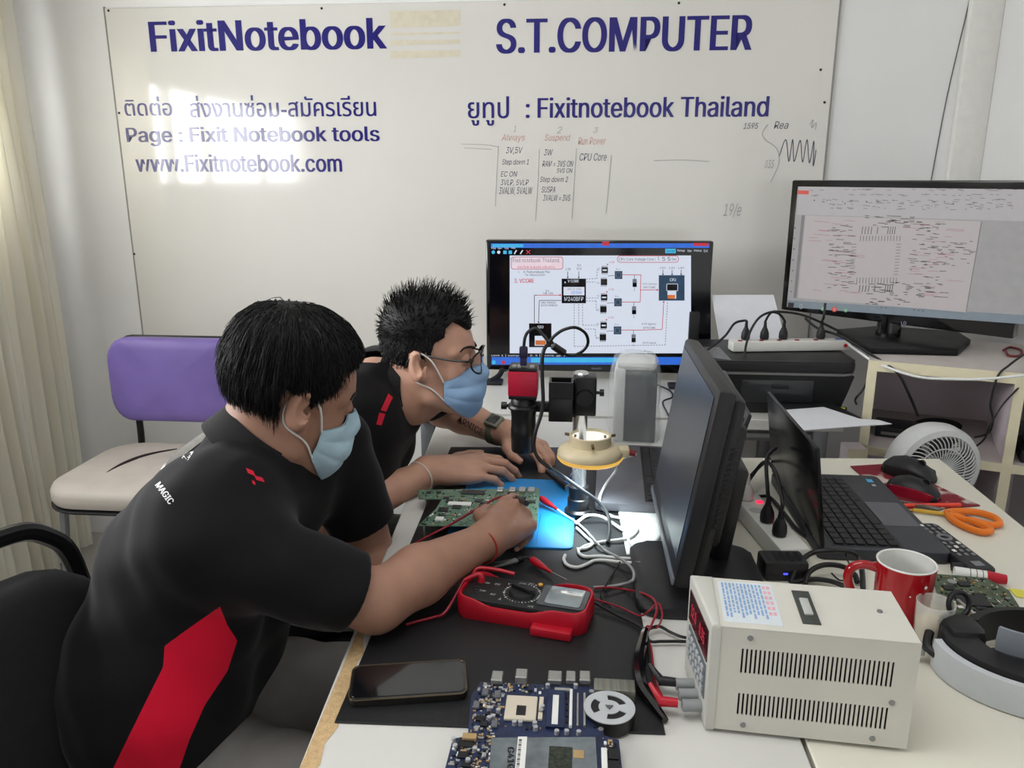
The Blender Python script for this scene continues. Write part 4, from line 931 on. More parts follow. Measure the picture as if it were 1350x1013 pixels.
tips, _ = hand(Fd, wR + vec(.018, .012, .004), hfR, 1, [(18, 24, 14), (16, 28, 16), (16, 30, 16), (18, 30, 16)], [(.05, .050, -.012), (.078, .066, -.018), (.102, .074, -.022)], 1.0, 1.03)
hfL = frame((.72, -.69, -.06), (.1, .1, 1))
tips2, _ = hand(Fd, wL + vec(.014, -.014, .004), hfL, -1, [(20, 34, 18), (26, 44, 24), (30, 48, 24), (32, 48, 24)], [(.048, .048, -.016), (.076, .058, -.022), (.100, .056, -.026)], .8, 1.0)
V, Fc = Fd.mesh(); man2 = np_obj('person', V, Fc, m_skin2, loc=(hip2[0], hip2[1], 0))
tag(man2, 'person with spiky hair, black glasses and a blue mask, leaning in beside the microscope', 'person')
nails(tips, hfR, man2, m_nail); nails(tips2, hfL, man2, m_nail)
reg2 = lambda p: np.where(p[..., 0] > .045, p[..., 2] - .082 + .25 * np.clip(np.abs(p[..., 1]) - .035, 0, .1) * 0 - .012 * np.sin(p[..., 1] * 100) , np.where(p[..., 0] > .006, p[..., 2] - (.062 - .55 * np.clip(.045 - p[..., 0], 0, .039) - .028 * np.clip(1 - np.abs(p[..., 0] - .014) / .010, 0, 1)), np.where(p[..., 0] > -.03, p[..., 2] - .032 - (-.03 - p[..., 0]) * .5, p[..., 2] + .050)))
thick2 = lambda p: .0035 + .020 * np.clip((p[..., 2] - .055) / .07, 0, 1)
def flow2(p, n, rg, k):
    top = np.clip((p[:, 2] - .05) / .06, 0, 1)[:, None]
    return n * (.35 + .75 * top) + np.array([.35, 0, .35]) * top + np.array([-.25, 0, -.8]) * (1 - top) + rg.normal(size=p.shape) * (.25 + .12 * k)
hair(C2, R2, reg2, thick2, m_hair, man2, 9, (2400, flow2, lambda P, rg: .008 + .027 * np.clip((P[:, 2] - .05) / .07, 0, 1) * rg.uniform(.5, 1.15, len(P)), .0011))
face_mask(C2, R2, (M('blue_mask', (148, 182, 218), .85, var=.04, scale=60, bump=.05, bscale=900), m_loop), man2, top=-.002, seed=2); brows_eyes(man2, C2, R2)
m_gl = M('black_frame', (14, 13, 14), .25); m_lens = M('clear_lens', (235, 240, 242), .05, trans=1., ior=1.1, var=.0)
gl = None
for s_ in (-1, 1):
    ring = [Vector(to_world((.114 - .004 * abs(math.cos(a)) ** 2 - .012 * (1 if s_ * math.cos(a) > 0 else 0) * abs(math.cos(a)), s_ * .034 + .028 * math.cos(a), .004 + .023 * math.sin(a)), C2, R2)) for a in [2 * math.pi * i / 28 for i in range(28)]]
    b = B(); b.tube(ring, .0019, n=6, sm=1, closed=True)
    if gl is None:
        b.tube([Vector(to_world(p, C2, R2)) for p in ((.112, -.008, .010), (.116, 0, .013), (.112, .008, .010))], .0017, n=6)
        for t_ in (-1, 1): b.tube([Vector(to_world(p, C2, R2)) for p in ((.102, t_ * .061, .012), (.090, t_ * .070, .013), (.05, t_ * .076, .018), (.0, t_ * .079, .028), (-.022, t_ * .082, .026), (-.034, t_ * .080, .006))], .002, n=6)
        gl = b.obj('glasses', m_gl, man2, world=True)
    else: _part(b, 'rim', m_gl, gl, man2)
    b = B(); b.poly(ring); _part(b, 'lens', m_lens, gl, man2)
T2 = [(vec(-.60, 1.47, .50), vec(-.595, 1.47, .66), .122, .122, k), (vec(-.60, 1.62, .50), vec(-.595, 1.62, .66), .122, .122, k), (vec(-.595, 1.47, .66), vec(-.485, 1.465, .83), .122, .115, k), (vec(-.595, 1.62, .66), vec(-.48, 1.63, .83), .122, .115, k),
      (vec(-.485, 1.465, .83), vec(-.445, 1.45, .935), .115, .07, k), (vec(-.48, 1.63, .83), vec(-.435, 1.65, .935), .112, .07, k), (vec(-.445, 1.43, .925), vec(-.425, 1.66, .925), .078, .078, k), (vec(-.45, 1.53, .92), vec(-.405, 1.53, .975), .078, .070, .03), (vec(-.43, 1.47, .90), vec(-.41, 1.55, .90), .085, .085, .04)]
eh = sR + .86 * (eR - sR); ehL = sL + .72 * (eL - sL)
sh2 = shirt(man2, [-.80, 1.22, .46], [-.26, 1.96, 1.02], T2, [(sR + vec(-.01, 0, -.01), eh, .066, .056, (sR + .6 * (eR - sR), eR, .047)), (sL + vec(-.01, 0, -.01), ehL, .072, .060, (sL + .55 * (eL - sL), eL, .050))],
    (neck2 + vec(-.004, 0, -.005), to_world((-.03, 0, -.06), C2, R2), .063, .066), 5, m_shirt2, [[(388, 700), (390, 668), (398, 648), (412, 640), (418, 648), (414, 690), (404, 706)]], 1.7, .8, .078)
decals(sh2, [dash([(512, 519), (518, 524), (509, 543), (502, 541)]), dash([(500, 544), (508, 546), (503, 561), (496, 560)])], 'red_print', m_redprint, man2)
trousers_shoes(man2, (-.62, 1.54, .54), [(-.20, 1.44, .545), (-.20, 1.66, .545)], [(-.20, 1.44, .10), (-.20, 1.66, .10)], (1, 0), .088)
# wrist watch on the far arm, thread on the near one, inked letters on the far forearm
dL = (wL - eL) / np.linalg.norm(wL - eL); wc = wL - dL * .022; uL = np.cross(dL, (0, 0, 1)); uL /= np.linalg.norm(uL); vL = np.cross(uL, dL)
b = B(); b.skin([[b.bm.verts.new(Vector(wc + dL * o + (uL * math.cos(a) + vL * math.sin(a)) * r_)) for a in [2 * math.pi * i / 24 for i in range(24)]] for o, r_ in ((-.012, .0315), (-.012, .0345), (.012, .0325), (.012, .0295))], caps=False, closed=True)
wt = b.obj('watch', M('olive_strap', (92, 96, 78), .6, var=.2, scale=90), man2, world=True)
n_ = vL * .86 + uL * .5; n_ /= np.linalg.norm(n_); t_ = np.cross(n_, dL); b = B(); b.box(wc + n_ * .036, (.040, .036, .013), mat=Matrix([list(r_) + [0] for r_ in np.stack([dL, t_, n_], 1)] + [[0, 0, 0, 1]]), bev=.005); _part(b, 'watch_case', M('grey_green_case', (120, 124, 108), .4, var=.15), wt, man2)
b = B(); b.box(wc + n_ * .0432, (.026, .024, .002), mat=Matrix([list(r_) + [0] for r_ in np.stack([dL, t_, n_], 1)] + [[0, 0, 0, 1]]), bev=.0006); _part(b, 'watch_face', m_gloss, wt, man2)
dR = (wR - eR) / np.linalg.norm(wR - eR); uR = np.cross(dR, (0, 0, 1)); uR /= np.linalg.norm(uR); vR = np.cross(uR, dR)
b = B(); b.tube([Vector(wR - dR * .016 + dR * .006 * math.cos(a) + (uR * math.cos(a) + vR * math.sin(a)) * .0315) for a in [2 * math.pi * i / 24 for i in range(24)]], .0021, n=6, sm=1, closed=True); b.obj('bracelet', M('cream_thread', (205, 196, 178), .8), man2, world=True)
decals(man2, [lambda b, fn: text(b, 'ARNICE', lambda u, v: fn(602 + u * .86 + v * .35, 556 + u * .50 - v * .9), (0, 0, 38, 9), .02, base=fn.base)], 'tattoo', M('tattoo_ink', (92, 66, 62), .6), man2, .0006)
# ================================================================== things on the workbench
MAT = .7530
def cord(name, label, cat, pts, r_, mat, n=8, sm=8, group=None):
    return tag(B().tube(pts, r_, n=n, sm=sm).obj(name, mat), label, cat, group)
m_esd = M('black_rubber_mat', (22, 23, 25), .5, var=.12, scale=8, bump=.04, bscale=300)
tag(B().prism([(-.277, .775), (.108, .788), (.07, 1.785), (-.300, 1.757)], .7503, MAT, bev=.0008, seg=1).obj('bench_mat', m_esd), 'large black rubber mat lying along the white workbench', 'mat')
m_blue = M('blue_silicone', (28, 142, 216), .5, var=.05, scale=14); m_blued = M('blue_silicone_groove', (14, 84, 150), .6)
bm_ = thing('silicone_mat', 'bright blue silicone mat under the green circuit board', 'mat', (-.115, 1.40, MAT + .0003), R(-.5))
B().prism(rounded(.225, .315, .012), 0, .003, bev=.001, seg=2).obj('sheet', m_blue, bm_)
b = B(); b.bx((.048, -.145, .003), (.0492, -.02, .0033)); b.obj('groove', m_blued, bm_); B().bx((.064, -.062, .003), (.092, -.0608, .0033)).obj('groove', m_blued, bm_)
BLU = MAT + .0033

# ------------------------------------------------------------------ circuit boards
m_pcbg = M('green_circuit_board', (64, 98, 78), .4, var=.14, scale=120, col2=(98, 130, 110)); m_pcbb = M('blue_circuit_board', (20, 30, 60), .38, var=.3, scale=90, col2=(32, 46, 82)); m_pcbd = M('dark_green_circuit_board', (44, 62, 42), .45, scale=80, col2=(84, 98, 74))
m_chip_k = M('chip_black', (20, 20, 22), .45, var=.1); m_tin = M('tinned_metal', (176, 176, 172), .32, metal=.75, var=.08); m_ivory = M('ivory_plastic', (206, 196, 178), .5, var=.03); m_can = M('capacitor_can', (196, 198, 202), .3, metal=.6); m_white = M('white_plastic', (226, 226, 222), .45, var=.02); m_tan = M('tan_component', (168, 140, 96), .5); m_gold = M('gold_pad', (186, 150, 80), .35, metal=.7)
def inside(x, y, poly):
    c = False; n = len(poly)
    for i in range(n):
        (x0, y0), (x1, y1) = poly[i], poly[(i + 1) % n]
        if (y0 > y) != (y1 > y) and x < (x1 - x0) * (y - y0) / (y1 - y0) + x0: c = not c
    return c
def parts_on(root, poly, z, n, seed, avoid=(), big=8, mats=None, k=1.):
    """the countless tiny parts of a circuit board (one part) and its larger chips (a part each); poly in world coordinates"""
    rg = random.Random(seed); xs = [p[0] for p in poly]; ys = [p[1] for p in poly]; mats = mats or [m_chip_k, m_tin, m_tan, m_white, m_gold]
    ok = lambda x, y, m: all(inside(x + dx, y + dy, poly) for dx in (-m, m) for dy in (-m, m)) and not any(a[0] - m < x < a[2] + m and a[1] - m < y < a[3] + m for a in avoid)
    b = B(); c = 0
    while c < n:
        x, y = rg.uniform(min(xs), max(xs)), rg.uniform(min(ys), max(ys))
        if not ok(x, y, .0025): continue
        w = rg.choice([.0012, .0016, .002, .003]) * k; l = w * rg.choice([1, 1.6, 2.2]); 
        if rg.random() < .5: w, l = l, w
        b.mi = rg.choices(range(len(mats)), [5, 4, 3, 1.4, .8][:len(mats)])[0]; h = rg.uniform(.0006, .0016) * k; b.bx((x - w / 2, y - l / 2, z), (x + w / 2, y + l / 2, z + h)); c += 1
    tag(b.obj('small_component', mats, root, world=True, smooth=False), kind='stuff')
    c = 0; tr = 0
    while c < big and tr < 4000:
        tr += 1; x, y = rg.uniform(min(xs), max(xs)), rg.uniform(min(ys), max(ys)); s = rg.uniform(.004, .009) * k
        if not ok(x, y, s): continue
        B().bx((x - s, y - s * rg.uniform(.6, 1), z), (x + s, y + s, z + .0022 * k), bev=.0004, seg=1).obj('chip', m_chip_k, root, world=True); c += 1
gz = .779
gp = [PZ(x, y, gz) for x, y in ((551, 646), (712, 644), (708, 695), (551, 693), (575, 671), (583, 658), (552, 658))]
gb = thing('circuit_board', 'green laptop circuit board on the blue silicone mat', 'circuit board', (-.17, 1.37, BLU)); gpoly = [(p.x, p.y) for p in gp]
B().prism(gpoly, gz - .0016, gz, bev=.0003, seg=1).obj('board', m_pcbg, gb, world=True); parts_on(gb, gpoly, gz, 520, 11, big=16)
def bxp(px0, py0, px1, py1, z, h, mat, name, root, bev=.0005, lab=None):
    a, c = PZ(px0, py1, z), PZ(px1, py0, z); o = B().bx((a.x, a.y, z), (c.x, c.y, z + h), bev=bev, seg=1).obj(name, mat, root, world=True)
    if lab: o['label'] = lab
    return o
bxp(590, 664, 622, 667, gz, .003, m_white, 'connector', gb); bxp(607, 648, 640, 652, gz, .0025, m_chip_k, 'connector', gb); bxp(573, 684, 586, 688, gz, .004, m_white, 'connector', gb)
for x in (655, 671, 684, 696): bxp(x, 646, x + 9, 651, gz, .006, m_tin, 'port', gb)
for px, py in ((560, 690), (700, 690), (640, 688), (562, 650), (703, 652)):
    p = PZ(px, py, gz); B().cyl((p.x, p.y, BLU if px > 600 else MAT + .0002), (p.x, p.y, gz - .0016), .003, n=10).obj('standoff', m_tin, gb, world=True)
p0, p1 = PZ(690, 697, gz), PZ(707, 678, gz); B().bx((p0.x, p0.y, gz - .014), (p1.x, p1.y, gz - .0017), bev=.001).obj('connector', m_chip_k, gb, world=True)

# blue board in front with socket, memory and cooling fan
bz = .7655
bp = [PZ(x, y, bz) for x, y in ((634, 899), (787, 906), (796, 970), (816, 976), (828, 1085), (568, 1085), (597, 974), (617, 971), (621, 918))]; bpoly = [(p.x, p.y) for p in bp]
bb = thing('circuit_board', 'blue laptop circuit board with a cooling fan at the near edge of the bench', 'circuit board', (-.03, .76, MAT))
B().prism(bpoly, bz - .0016, bz, bev=.0003, seg=1).obj('board', m_pcbb, bb, world=True)
for px, py in ((640, 905), (780, 912), (628, 960), (792, 962), (590, 1040), (818, 1050)):
    p = PZ(px, py, bz); B().cyl((p.x, p.y, MAT if py < 968 else .7505), (p.x, p.y, bz - .0016), .003, n=10).obj('standoff', m_tin, bb, world=True); B().cyl((p.x, p.y, bz), (p.x, p.y, bz + .0008), .0032, n=12).obj('screw_ring', m_tin, bb, world=True)
ar = lambda x0, y0, x1, y1: (PZ(x0, y1, bz).x, PZ(x0, y1, bz).y, PZ(x1, y0, bz).x, PZ(x1, y0, bz).y)
parts_on(bb, bpoly, bz, 1000, 5, avoid=[ar(662, 918, 722, 956), ar(718, 908, 780, 966), ar(648, 968, 790, 1013)], big=10, mats=[m_chip_k, m_tin, m_tan, m_white, m_can])
sk = bxp(664, 922, 709, 951, bz, .004, m_ivory, 'processor_socket', bb, .001); 
def sub(o, root, fn):
    b = B(); m, nm = fn(b); b.bm.transform(Matrix.Translation(-root.location)); return b.obj(nm, m, o)
def f_(b): a, c = PZ(680, 943, bz + .004), PZ(694, 931, bz + .004); b.bx((a.x, a.y, bz + .004), (c.x, c.y, bz + .0043)); return m_chip_k, 'socket_well'
sub(sk, bb, f_)
bxp(709, 922, 717, 951, bz, .0034, m_ivory, 'socket_lever', bb); p = PZ(713, 937, bz + .004); B().cyl((p.x, p.y, bz + .003), (p.x, p.y, bz + .0055), .003, n=12).obj('socket_cam', m_tin, bb, world=True)
mem = bxp(719, 913, 745, 961, bz, .0035, m_pcbb, 'memory_module', bb)
def f_(b): a, c = PZ(727, 955, bz + .0035), PZ(737, 917, bz + .0035); b.bx((a.x, a.y, bz + .0035), (c.x, c.y, bz + .0038)); return m_white, 'memory_label'
sub(mem, bb, f_)
for y in (918, 926, 934, 942, 950):
    bxp(746, y, 749, y + 4, bz, .002, m_chip_k, 'chip', bb)
bxp(750, 913, 755, 961, bz, .005, m_white, 'slot_latch', bb); bxp(760, 917, 763, 960, bz, .004, m_tin, 'memory_slot', bb); bxp(769, 917, 772, 960, bz, .004, m_tin, 'memory_slot', bb); bxp(731, 911, 752, 913, bz, .004, m_tin, 'slot_clip', bb)
for x0, x1, h in ((647, 664, .007), (679, 696, .011), (722, 741, .007), (746, 759, .007), (764, 778, .007)):
    o = bxp(x0, 891 if h < .01 else 892, x1, 903, bz, h, m_tin, 'port', bb, .001)
for px, py in ((722, 907), (759, 907), (645, 937), (657, 940), (650, 948), (678, 956), (686, 956), (705, 957), (734, 968), (747, 968), (763, 969), (706, 963), (715, 935), (645, 950), (598, 978), (600, 987), (626, 991), (617, 1006)):
    p = PZ(px, py, bz); B().cyl((p.x, p.y, bz), (p.x, p.y, bz + .005), .0029, .0027, n=14).obj('capacitor', m_can, bb, world=True)
for px, py in ((656, 918), (640, 915), (652, 957), (628, 932)): bxp(px - 5, py - 4, px + 5, py + 4, bz, .004, M('inductor_grey', (96, 98, 104), .5), 'inductor', bb, .001)
m_film = M('clear_grey_film', (96, 104, 108), .12, var=.35, scale=40, spec=.7, coat=.6)
b = B(); q = [(648, 973), (785, 972), (792, 1085), (640, 1085)]; b.prism([(PZ(x, y, bz + .003).x, PZ(x, y, bz + .003).y) for x, y in q], bz + .0025, bz + .003); fl = b.obj('protective_film', m_film, bb, world=True)
def f_(b): b.prism([(PZ(x, y, bz + .003).x, PZ(x, y, bz + .003).y) for x, y in ((683, 972), (695, 972), (691, 1025), (678, 1025))], bz + .003, bz + .0034); return m_white, 'barcode_label'
sub(fl, bb, f_)
def f_(b):
    for i in range(22): y = 975 + i * 2.1; b.poly([PZ(x, yy, bz + .0036) for x, yy in ((684 - i * .2, y), (688 - i * .2, y), (688 - i * .2, y + (.8 if i % 3 else 1.5)), (684 - i * .2, y + (.8 if i % 3 else 1.5)))])
    return m_chip_k, 'barcode'
sub(fl, bb, f_)
def f_(b): text(b, 'G41G', lambda u, v: PZ(669 + v, 985 + u, bz + .0034), (0, 0, 30, 9), .03); return m_chip_k, 'handwriting'
sub(fl, bb, f_)
bxp(722, 986, 755, 1018, bz + .0025, .0006, M('dark_cutout', (18, 20, 18), .8, col2=(60, 66, 52), scale=200), 'cutout', bb); bxp(756, 990, 770, 1000, bz + .003, .0006, m_tan, 'glue_patch', bb)
bxp(794, 990, 800, 1040, bz, .004, m_white, 'slot_latch', bb); bxp(802, 990, 815, 1003, bz, .003, m_chip_k, 'chip', bb); bxp(802, 1006, 815, 1022, bz, .003, m_chip_k, 'chip', bb)
bxp(609, 972, 629, 978, bz, .005, m_tan, 'connector', bb)
# cooling fan with three curved inlets
fz = .762; fc = PZ(803, 942, fz); fan_ = B(); rr_ = .0300
N = 72; ins = lambda a, r: .30 < r / rr_ < .72 and any(a0 < (math.degrees(a) % 360) < a1 for a0, a1 in ((20, 95), (140, 215), (262, 335))) and (r / rr_ > .42)
rs_ = [0.0, .1, .2, .3, .42, .55, .72, .86, 1.0]
fan_.grid_panel([2 * math.pi * i / N for i in range(N + 1)], [r * rr_ for r in rs_[1:]], lambda i, j: rs_[j + 1] >= .42 and rs_[j + 2] <= .73 and any(a0 < (i + .5) * 360 / N < a1 for a0, a1 in ((20, 95), (140, 215), (262, 335))), -.0012, lambda a, r, d: Vector((fc.x + r * math.cos(a), fc.y + r * math.sin(a), fz + .010 + d)))
fan_.cyl((fc.x, fc.y, fz + .0088), (fc.x, fc.y, fz + .010), .0036, n=24)
fc_o = fan_.obj('fan_cover', M('fan_cover_plate', (196, 200, 202), .4, metal=.3), bb, world=True)
B().cyl((fc.x, fc.y, MAT + .0003), (fc.x, fc.y, fz + .0085), .0296, n=40).obj('fan_housing', m_chip_k, bb, world=True)
B().cyl((fc.x, fc.y, fz + .010), (fc.x, fc.y, fz + .0106), .0055, n=3).obj('fan_hub_label', M('dark_hub_label', (90, 92, 94), .5), bb, world=True)
a, c = PZ(783, 917, fz), PZ(836, 904, fz); B().bx((a.x, a.y, MAT + .0005), (c.x, c.y, fz + .008), bev=.001).obj('heat_fins', M('fin_metal', (132, 132, 122), .45, metal=.6, var=.25, scale=300, stretch=(1, .02, 1)), bb, world=True)

# ------------------------------------------------------------------ multimeter in its red holster
m_red = M('red_rubber', (178, 20, 40), .38, var=.05); m_mm = M('meter_face_black', (24, 25, 27), .5, var=.1); m_lcd = M('lcd_grey', (142, 152, 154), .12, var=.05, coat=.6); m_ink = M('meter_print', (196, 198, 200), .6)
mm = thing('multimeter', 'digital multimeter in a red rubber holster on the black mat', 'multimeter', (-.070, 1.035, MAT), R(-12))
Lh, Wh = .194, .086; out = rounded(Lh, Wh, .020, 5); outc = [(x * (1 - .05 * math.cos(math.pi * x / Lh) ** 2 * 0), y) for x, y in out]
dense = []
for i in range(len(outc)):
    (x0, y0), (x1, y1) = outc[i], outc[(i + 1) % len(outc)]; n = max(1, int(math.hypot(x1 - x0, y1 - y0) / .008))
    for k_ in range(n): dense.append((x0 + (x1 - x0) * k_ / n, y0 + (y1 - y0) * k_ / n))
def hh(x, y):
    e = min(1, max(0, (abs(x + .012) - .030) / .040)); e = e * e * (3 - 2 * e); return .024 + .010 * e
b = B(); rings = []
for s_, zf in ((.90, 0), (.97, .0), (1.0, .15), (1.0, .55), (.985, .92), (.955, 1.0), (.91, 1.0), (.89, .9), (.885, .55)):
    rings.append([b.bm.verts.new((math.copysign(max(abs(x) - (1 - s_) * .05, 0), x), math.copysign(max(abs(y) - (1 - s_) * .045, 0), y), zf * hh(x, y))) for x, y in dense])
b.skin(rings, caps=False); b.bm.faces.new(rings[0][::-1]); b.obj('holster', m_red, mm)
B().prism(rounded(Lh - .012, Wh - .012, .014, 4), .012, .030, bev=.002).obj('face', m_mm, mm)
B().prism(rounded(.070, .056, .006, 4), .030, .0325, Matrix.Translation((.056, .003, 0)), bev=.001).obj('screen_frame', M('meter_grey_trim', (84, 88, 92), .4), mm)
B().prism(rounded(.052, .050, .005, 4), .0325, .0345, Matrix.Translation((.058, .003, 0)), bev=.0012).obj('screen', m_lcd, mm)
dl = B().lathe([(.0, .0355), (.017, .0355), (.019, .033), (.020, .030)], 36, (-.006, .0, 0)).obj('dial', m_mm, mm)
b = B(); b.box((-.006, 0, .038), (.036, .006, .006), rot=(0, 0, R(-22)), bev=.0015); b.obj('dial_grip', m_chip_k, dl)
b = B()
for i in range(34):
    a = 2 * math.pi * i / 34; r_ = .0265; x, y = -.006 + r_ * math.cos(a), r_ * .98 * math.sin(a); d = .0016 if i % 3 else .0026
    b.poly([(x + d * math.cos(a + q) * f__, y + d * math.sin(a + q) * .8, .0302) for q, f__ in ((.2, 1), (1.5, .5), (3.3, 1), (4.7, .5))])
for s_, bx_ in (('DC', (-.052, .012, -.044, .017)), ('AC', (-.05, -.018, -.042, -.013)), ('V', (-.034, .018, -.030, .024)), ('A', (-.034, -.028, -.030, -.022)), ('hFE', (.012, -.034, .020, -.030)), ('2', (.006, .026, .009, .030)), ('20', (-.004, .028, .003, .032)), ('200', (-.018, .026, -.009, .030)), ('10A', (-.068, .012, -.060, .016)), ('COM', (-.068, -.012, -.059, -.008))):
    text(b, s_, lambda u, v: Vector((u, v, .0303)), bx_)
b.obj('printing', m_ink, mm, smooth=False)
B().cyl((.014, .030, .030), (.014, .030, .0325), .0034, n=16).obj('button', M('amber_button', (222, 168, 60), .4), mm)
for y in (.014, -.006, -.024): B().torus((-.074, y, .030), (0, 0, 1), .0048, .0014, 20, 8).obj('jack', m_chip_k, mm)
B().tube([(-.074, .014, .028), (-.074, .014, .038), (-.080, .013, .042), (-.097, .002, .036)], lambda t: .0062 - .0036 * t, n=10).obj('test_plug', m_red, mm)
B().bx((.022, -.058, .0004), (.080, -.040, .013), bev=.002).obj('tilt_stand', m_red, mm)
B().tube([(-.092, .026, .032), (-.088, .039, .038), (-.06, .0415, .039), (-.03, .042, .036)], .003, n=8).obj('probe_holder', m_red, mm)

# ------------------------------------------------------------------ telephone, pen, white pad
ph = thing('mobile_phone', 'black phone lying face up near the bench corner', 'phone', (-.204, .848, MAT), R(11))
B().prism(rounded(.143, .070, .010, 5), .0004, .0105, bev=.003, seg=3).obj('case', M('phone_case_black', (30, 28, 26), .3, coat=.5), ph); B().prism(rounded(.136, .063, .007, 5), .0105, .0112, bev=.0004, seg=1).obj('screen', M('phone_glass', (14, 15, 18), .16, coat=.6), ph)
B().tube([(x, y, .0098) for x, y in rounded(.143, .070, .010, 5)], .0011, n=6, sm=1, closed=True).obj('rim', M('phone_rim', (96, 84, 66), .25, metal=.6), ph)
pa, pb_ = PZ(752, 631, .758), PZ(773, 600, .758); d_ = (pb_ - pa).normalized(); pn = thing('pen', 'blue and white ballpoint pen on the mat beside the microscope pole', 'pen', (pa.x, pa.y, MAT))
b = B(); b.cyl(pa + d_ * .012, pb_, .0045, .0048, 14); b.obj('barrel', m_white, pn, world=True); B().cyl(pa, pa + d_ * .03, .0018, .0046, 14).obj('tip', M('pen_blue', (38, 52, 140), .35), pn, world=True)
q = [PZ(x, y, .7505) for x, y in ((815, 676), (866, 680), (886, 736), (826, 734))]
tag(B().prism([(p.x, p.y) for p in q], .7507, .7555, bev=.0008, seg=1).obj('paper_pad', M('pad_paper', (230, 232, 228), .6)), 'white paper pad between the white cables and the tilted monitor', 'pad')

# ------------------------------------------------------------------ microscope on its pole
m_anod = M('black_anodised', (18, 18, 20), .35, var=.1); m_camr = M('red_anodised', (176, 22, 52), .35, var=.05); m_pole = M('polished_pole', (206, 208, 210), .2, metal=.85, var=.05)
px_, py_ = .004, 1.392
ms = thing('microscope', 'black camera microscope with a red camera on a steel pole', 'microscope', (px_, py_, MAT))
B().lathe([(0, 0), (.026, 0), (.026, .010), (.0205, .014), (.0205, .034), (.0185, .036), (.0185, .058), (0, .058)], 32).obj('pole_foot', m_anod, ms)
B().lathe([(0, .057), (.0135, .057), (.0135, .262), (.0145, .264), (.0145, .276), (.012, .279), (0, .279)], 28).obj('pole', m_pole, ms)
z0 = MAT
def D_(px, py, y): return PY(px, py, y)
a, c = D_(757, 549, py_ - .02), D_(787, 499, py_ - .02); b = B(); b.bx((a.x, py_ - .02, a.z), (c.x, py_ + .022, c.z), bev=.003); b.obj('focus_block', m_anod, ms, world=True)
kn_ = Vector(((a.x + c.x) / 2 - .001, py_ - .02, (a.z + c.z) / 2)); B().cyl(kn_, kn_ + Vector((0, -.012, 0)), .0155, .0145, 28).obj('focus_knob', m_anod, ms, world=True)
kk = Vector((c.x, py_, (a.z + c.z) / 2 + .004)); b = B(); b.cyl(kk, kk + Vector((.008, 0, 0)), .003, n=10); b.cyl(kk + Vector((.006, 0, 0)), kk + Vector((.014, 0, 0)), .0065, n=16); b.obj('clamp_knob', m_anod, ms, world=True)
a2_, c2_ = D_(723, 556, py_ - .03), D_(756, 505, py_ - .03); b = B()
b.grid_panel([a2_.x, a2_.x + .004, c2_.x - .004, c2_.x], [py_ - .032, py_ - .028, py_ + .006, py_ + .010], lambda i, j: i == 1 and j == 1, .03, lambda x, y, d: Vector((x, y, c2_.z - d)))
b.bx((a2_.x, py_ - .032, a2_.z), (c2_.x, py_ + .010, c2_.z - .03), bev=.002); b.obj('rack_carriage', m_anod, ms, world=True)
tb = D_(690, 594, py_); tt = D_(690, 522, py_); 
b = B(); prof = [(0, 0), (.0215, 0), (.0228, .004), (.0228, .024), (.0236, .027), (.0236, .044), (.0228, .047), (.0228, .07), (.0238, .074), (.0235, tt.z - tb.z - .008), (.019, tt.z - tb.z), (0, tt.z - tb.z)]
b.lathe(prof, 36, (tb.x, py_, tb.z)); b.obj('lens_tube', m_anod, ms, world=True)
am = D_(712, 536, py_); b = B(); b.bx((tb.x + .015, py_ - .008, am.z - .009), (a2_.x + .01, py_ + .008, am.z + .009), bev=.002); b.obj('arm', m_anod, ms, world=True)
b = B(); b.cyl((tb.x - .022, py_, am.z), (tb.x - .034, py_, am.z), .003, n=10); b.cyl((tb.x - .031, py_, am.z), (tb.x - .041, py_, am.z), .007, n=14); b.obj('clamp_knob', m_anod, ms, world=True)
B().torus((tb.x, py_, am.z), (0, 0, 1), .0235, .006, 32, 8).obj('tube_collar', m_anod, ms, world=True)
hc = .0265
cb = B(); cb.box((tb.x, py_, tt.z + .0285), (.053, .053, .046), bev=.002); co = cb.obj('camera', m_camr, ms, world=True)
for z_, h_ in ((tt.z + .004, .009), (tt.z + .054, .006)):
    b = B(); b.box((tb.x, py_, z_), (.051, .051, h_), bev=.001); b.bm.transform(Matrix.Translation(-ms.location)); b.obj('end_plate', m_anod, co)
zt_ = tt.z + .057
for x_, w_ in ((-.016, .007), (-.007, .007), (.016, .008)):
    b = B(); b.box((tb.x + x_, py_ - .012, zt_ + .001), (w_, .014, .004)); b.bm.transform(Matrix.Translation(-ms.location)); b.obj('socket', m_tin, co)
# ring lamp around the view
m_ring = M('yellowed_plastic', (212, 198, 164), .45, var=.05); m_glow = M('lamp_glow', (255, 255, 255), emit=5.0, var=.0)
rc = PD(778, 586, 1.42)
rl = thing('ring_lamp', 'yellowed round LED ring lamp lit around an open middle, hanging by the pole', 'lamp', (rc.x, rc.y, rc.z - .03))
b = B(); b.lathe([(.0375, .030), (.0375, .048), (.035, .049), (.0335, .048), (.0335, .012), (.0335, .003), (.056, .003), (.0585, .008), (.0585, .017), (.054, .024), (.042, .030)], 48, closed=True); b.obj('housing', m_ring, rl)
b = B(); b.lathe([(.036, .0025), (.055, .0025), (.055, .0018), (.036, .0018)], 48, closed=True); tag(b.obj('light_ring', m_glow, rl), 'glowing white ring of light')
b = B(); b.lathe([(.0334, .044), (.0334, .006), (.0326, .006), (.0326, .044)], 40, closed=True); tag(b.obj('inner_sleeve', M('lit_sleeve', (255, 252, 240), emit=1.1), rl), 'glowing inner sleeve')
b = B(); b.lathe([(.0562, .0022), (.0592, .006), (.0592, .010), (.0580, .010), (.0580, .006)], 48, closed=True); tag(b.obj('diffuser_rim', M('amber_lit_rim', (255, 196, 84), emit=.85), rl), 'amber glowing rim')
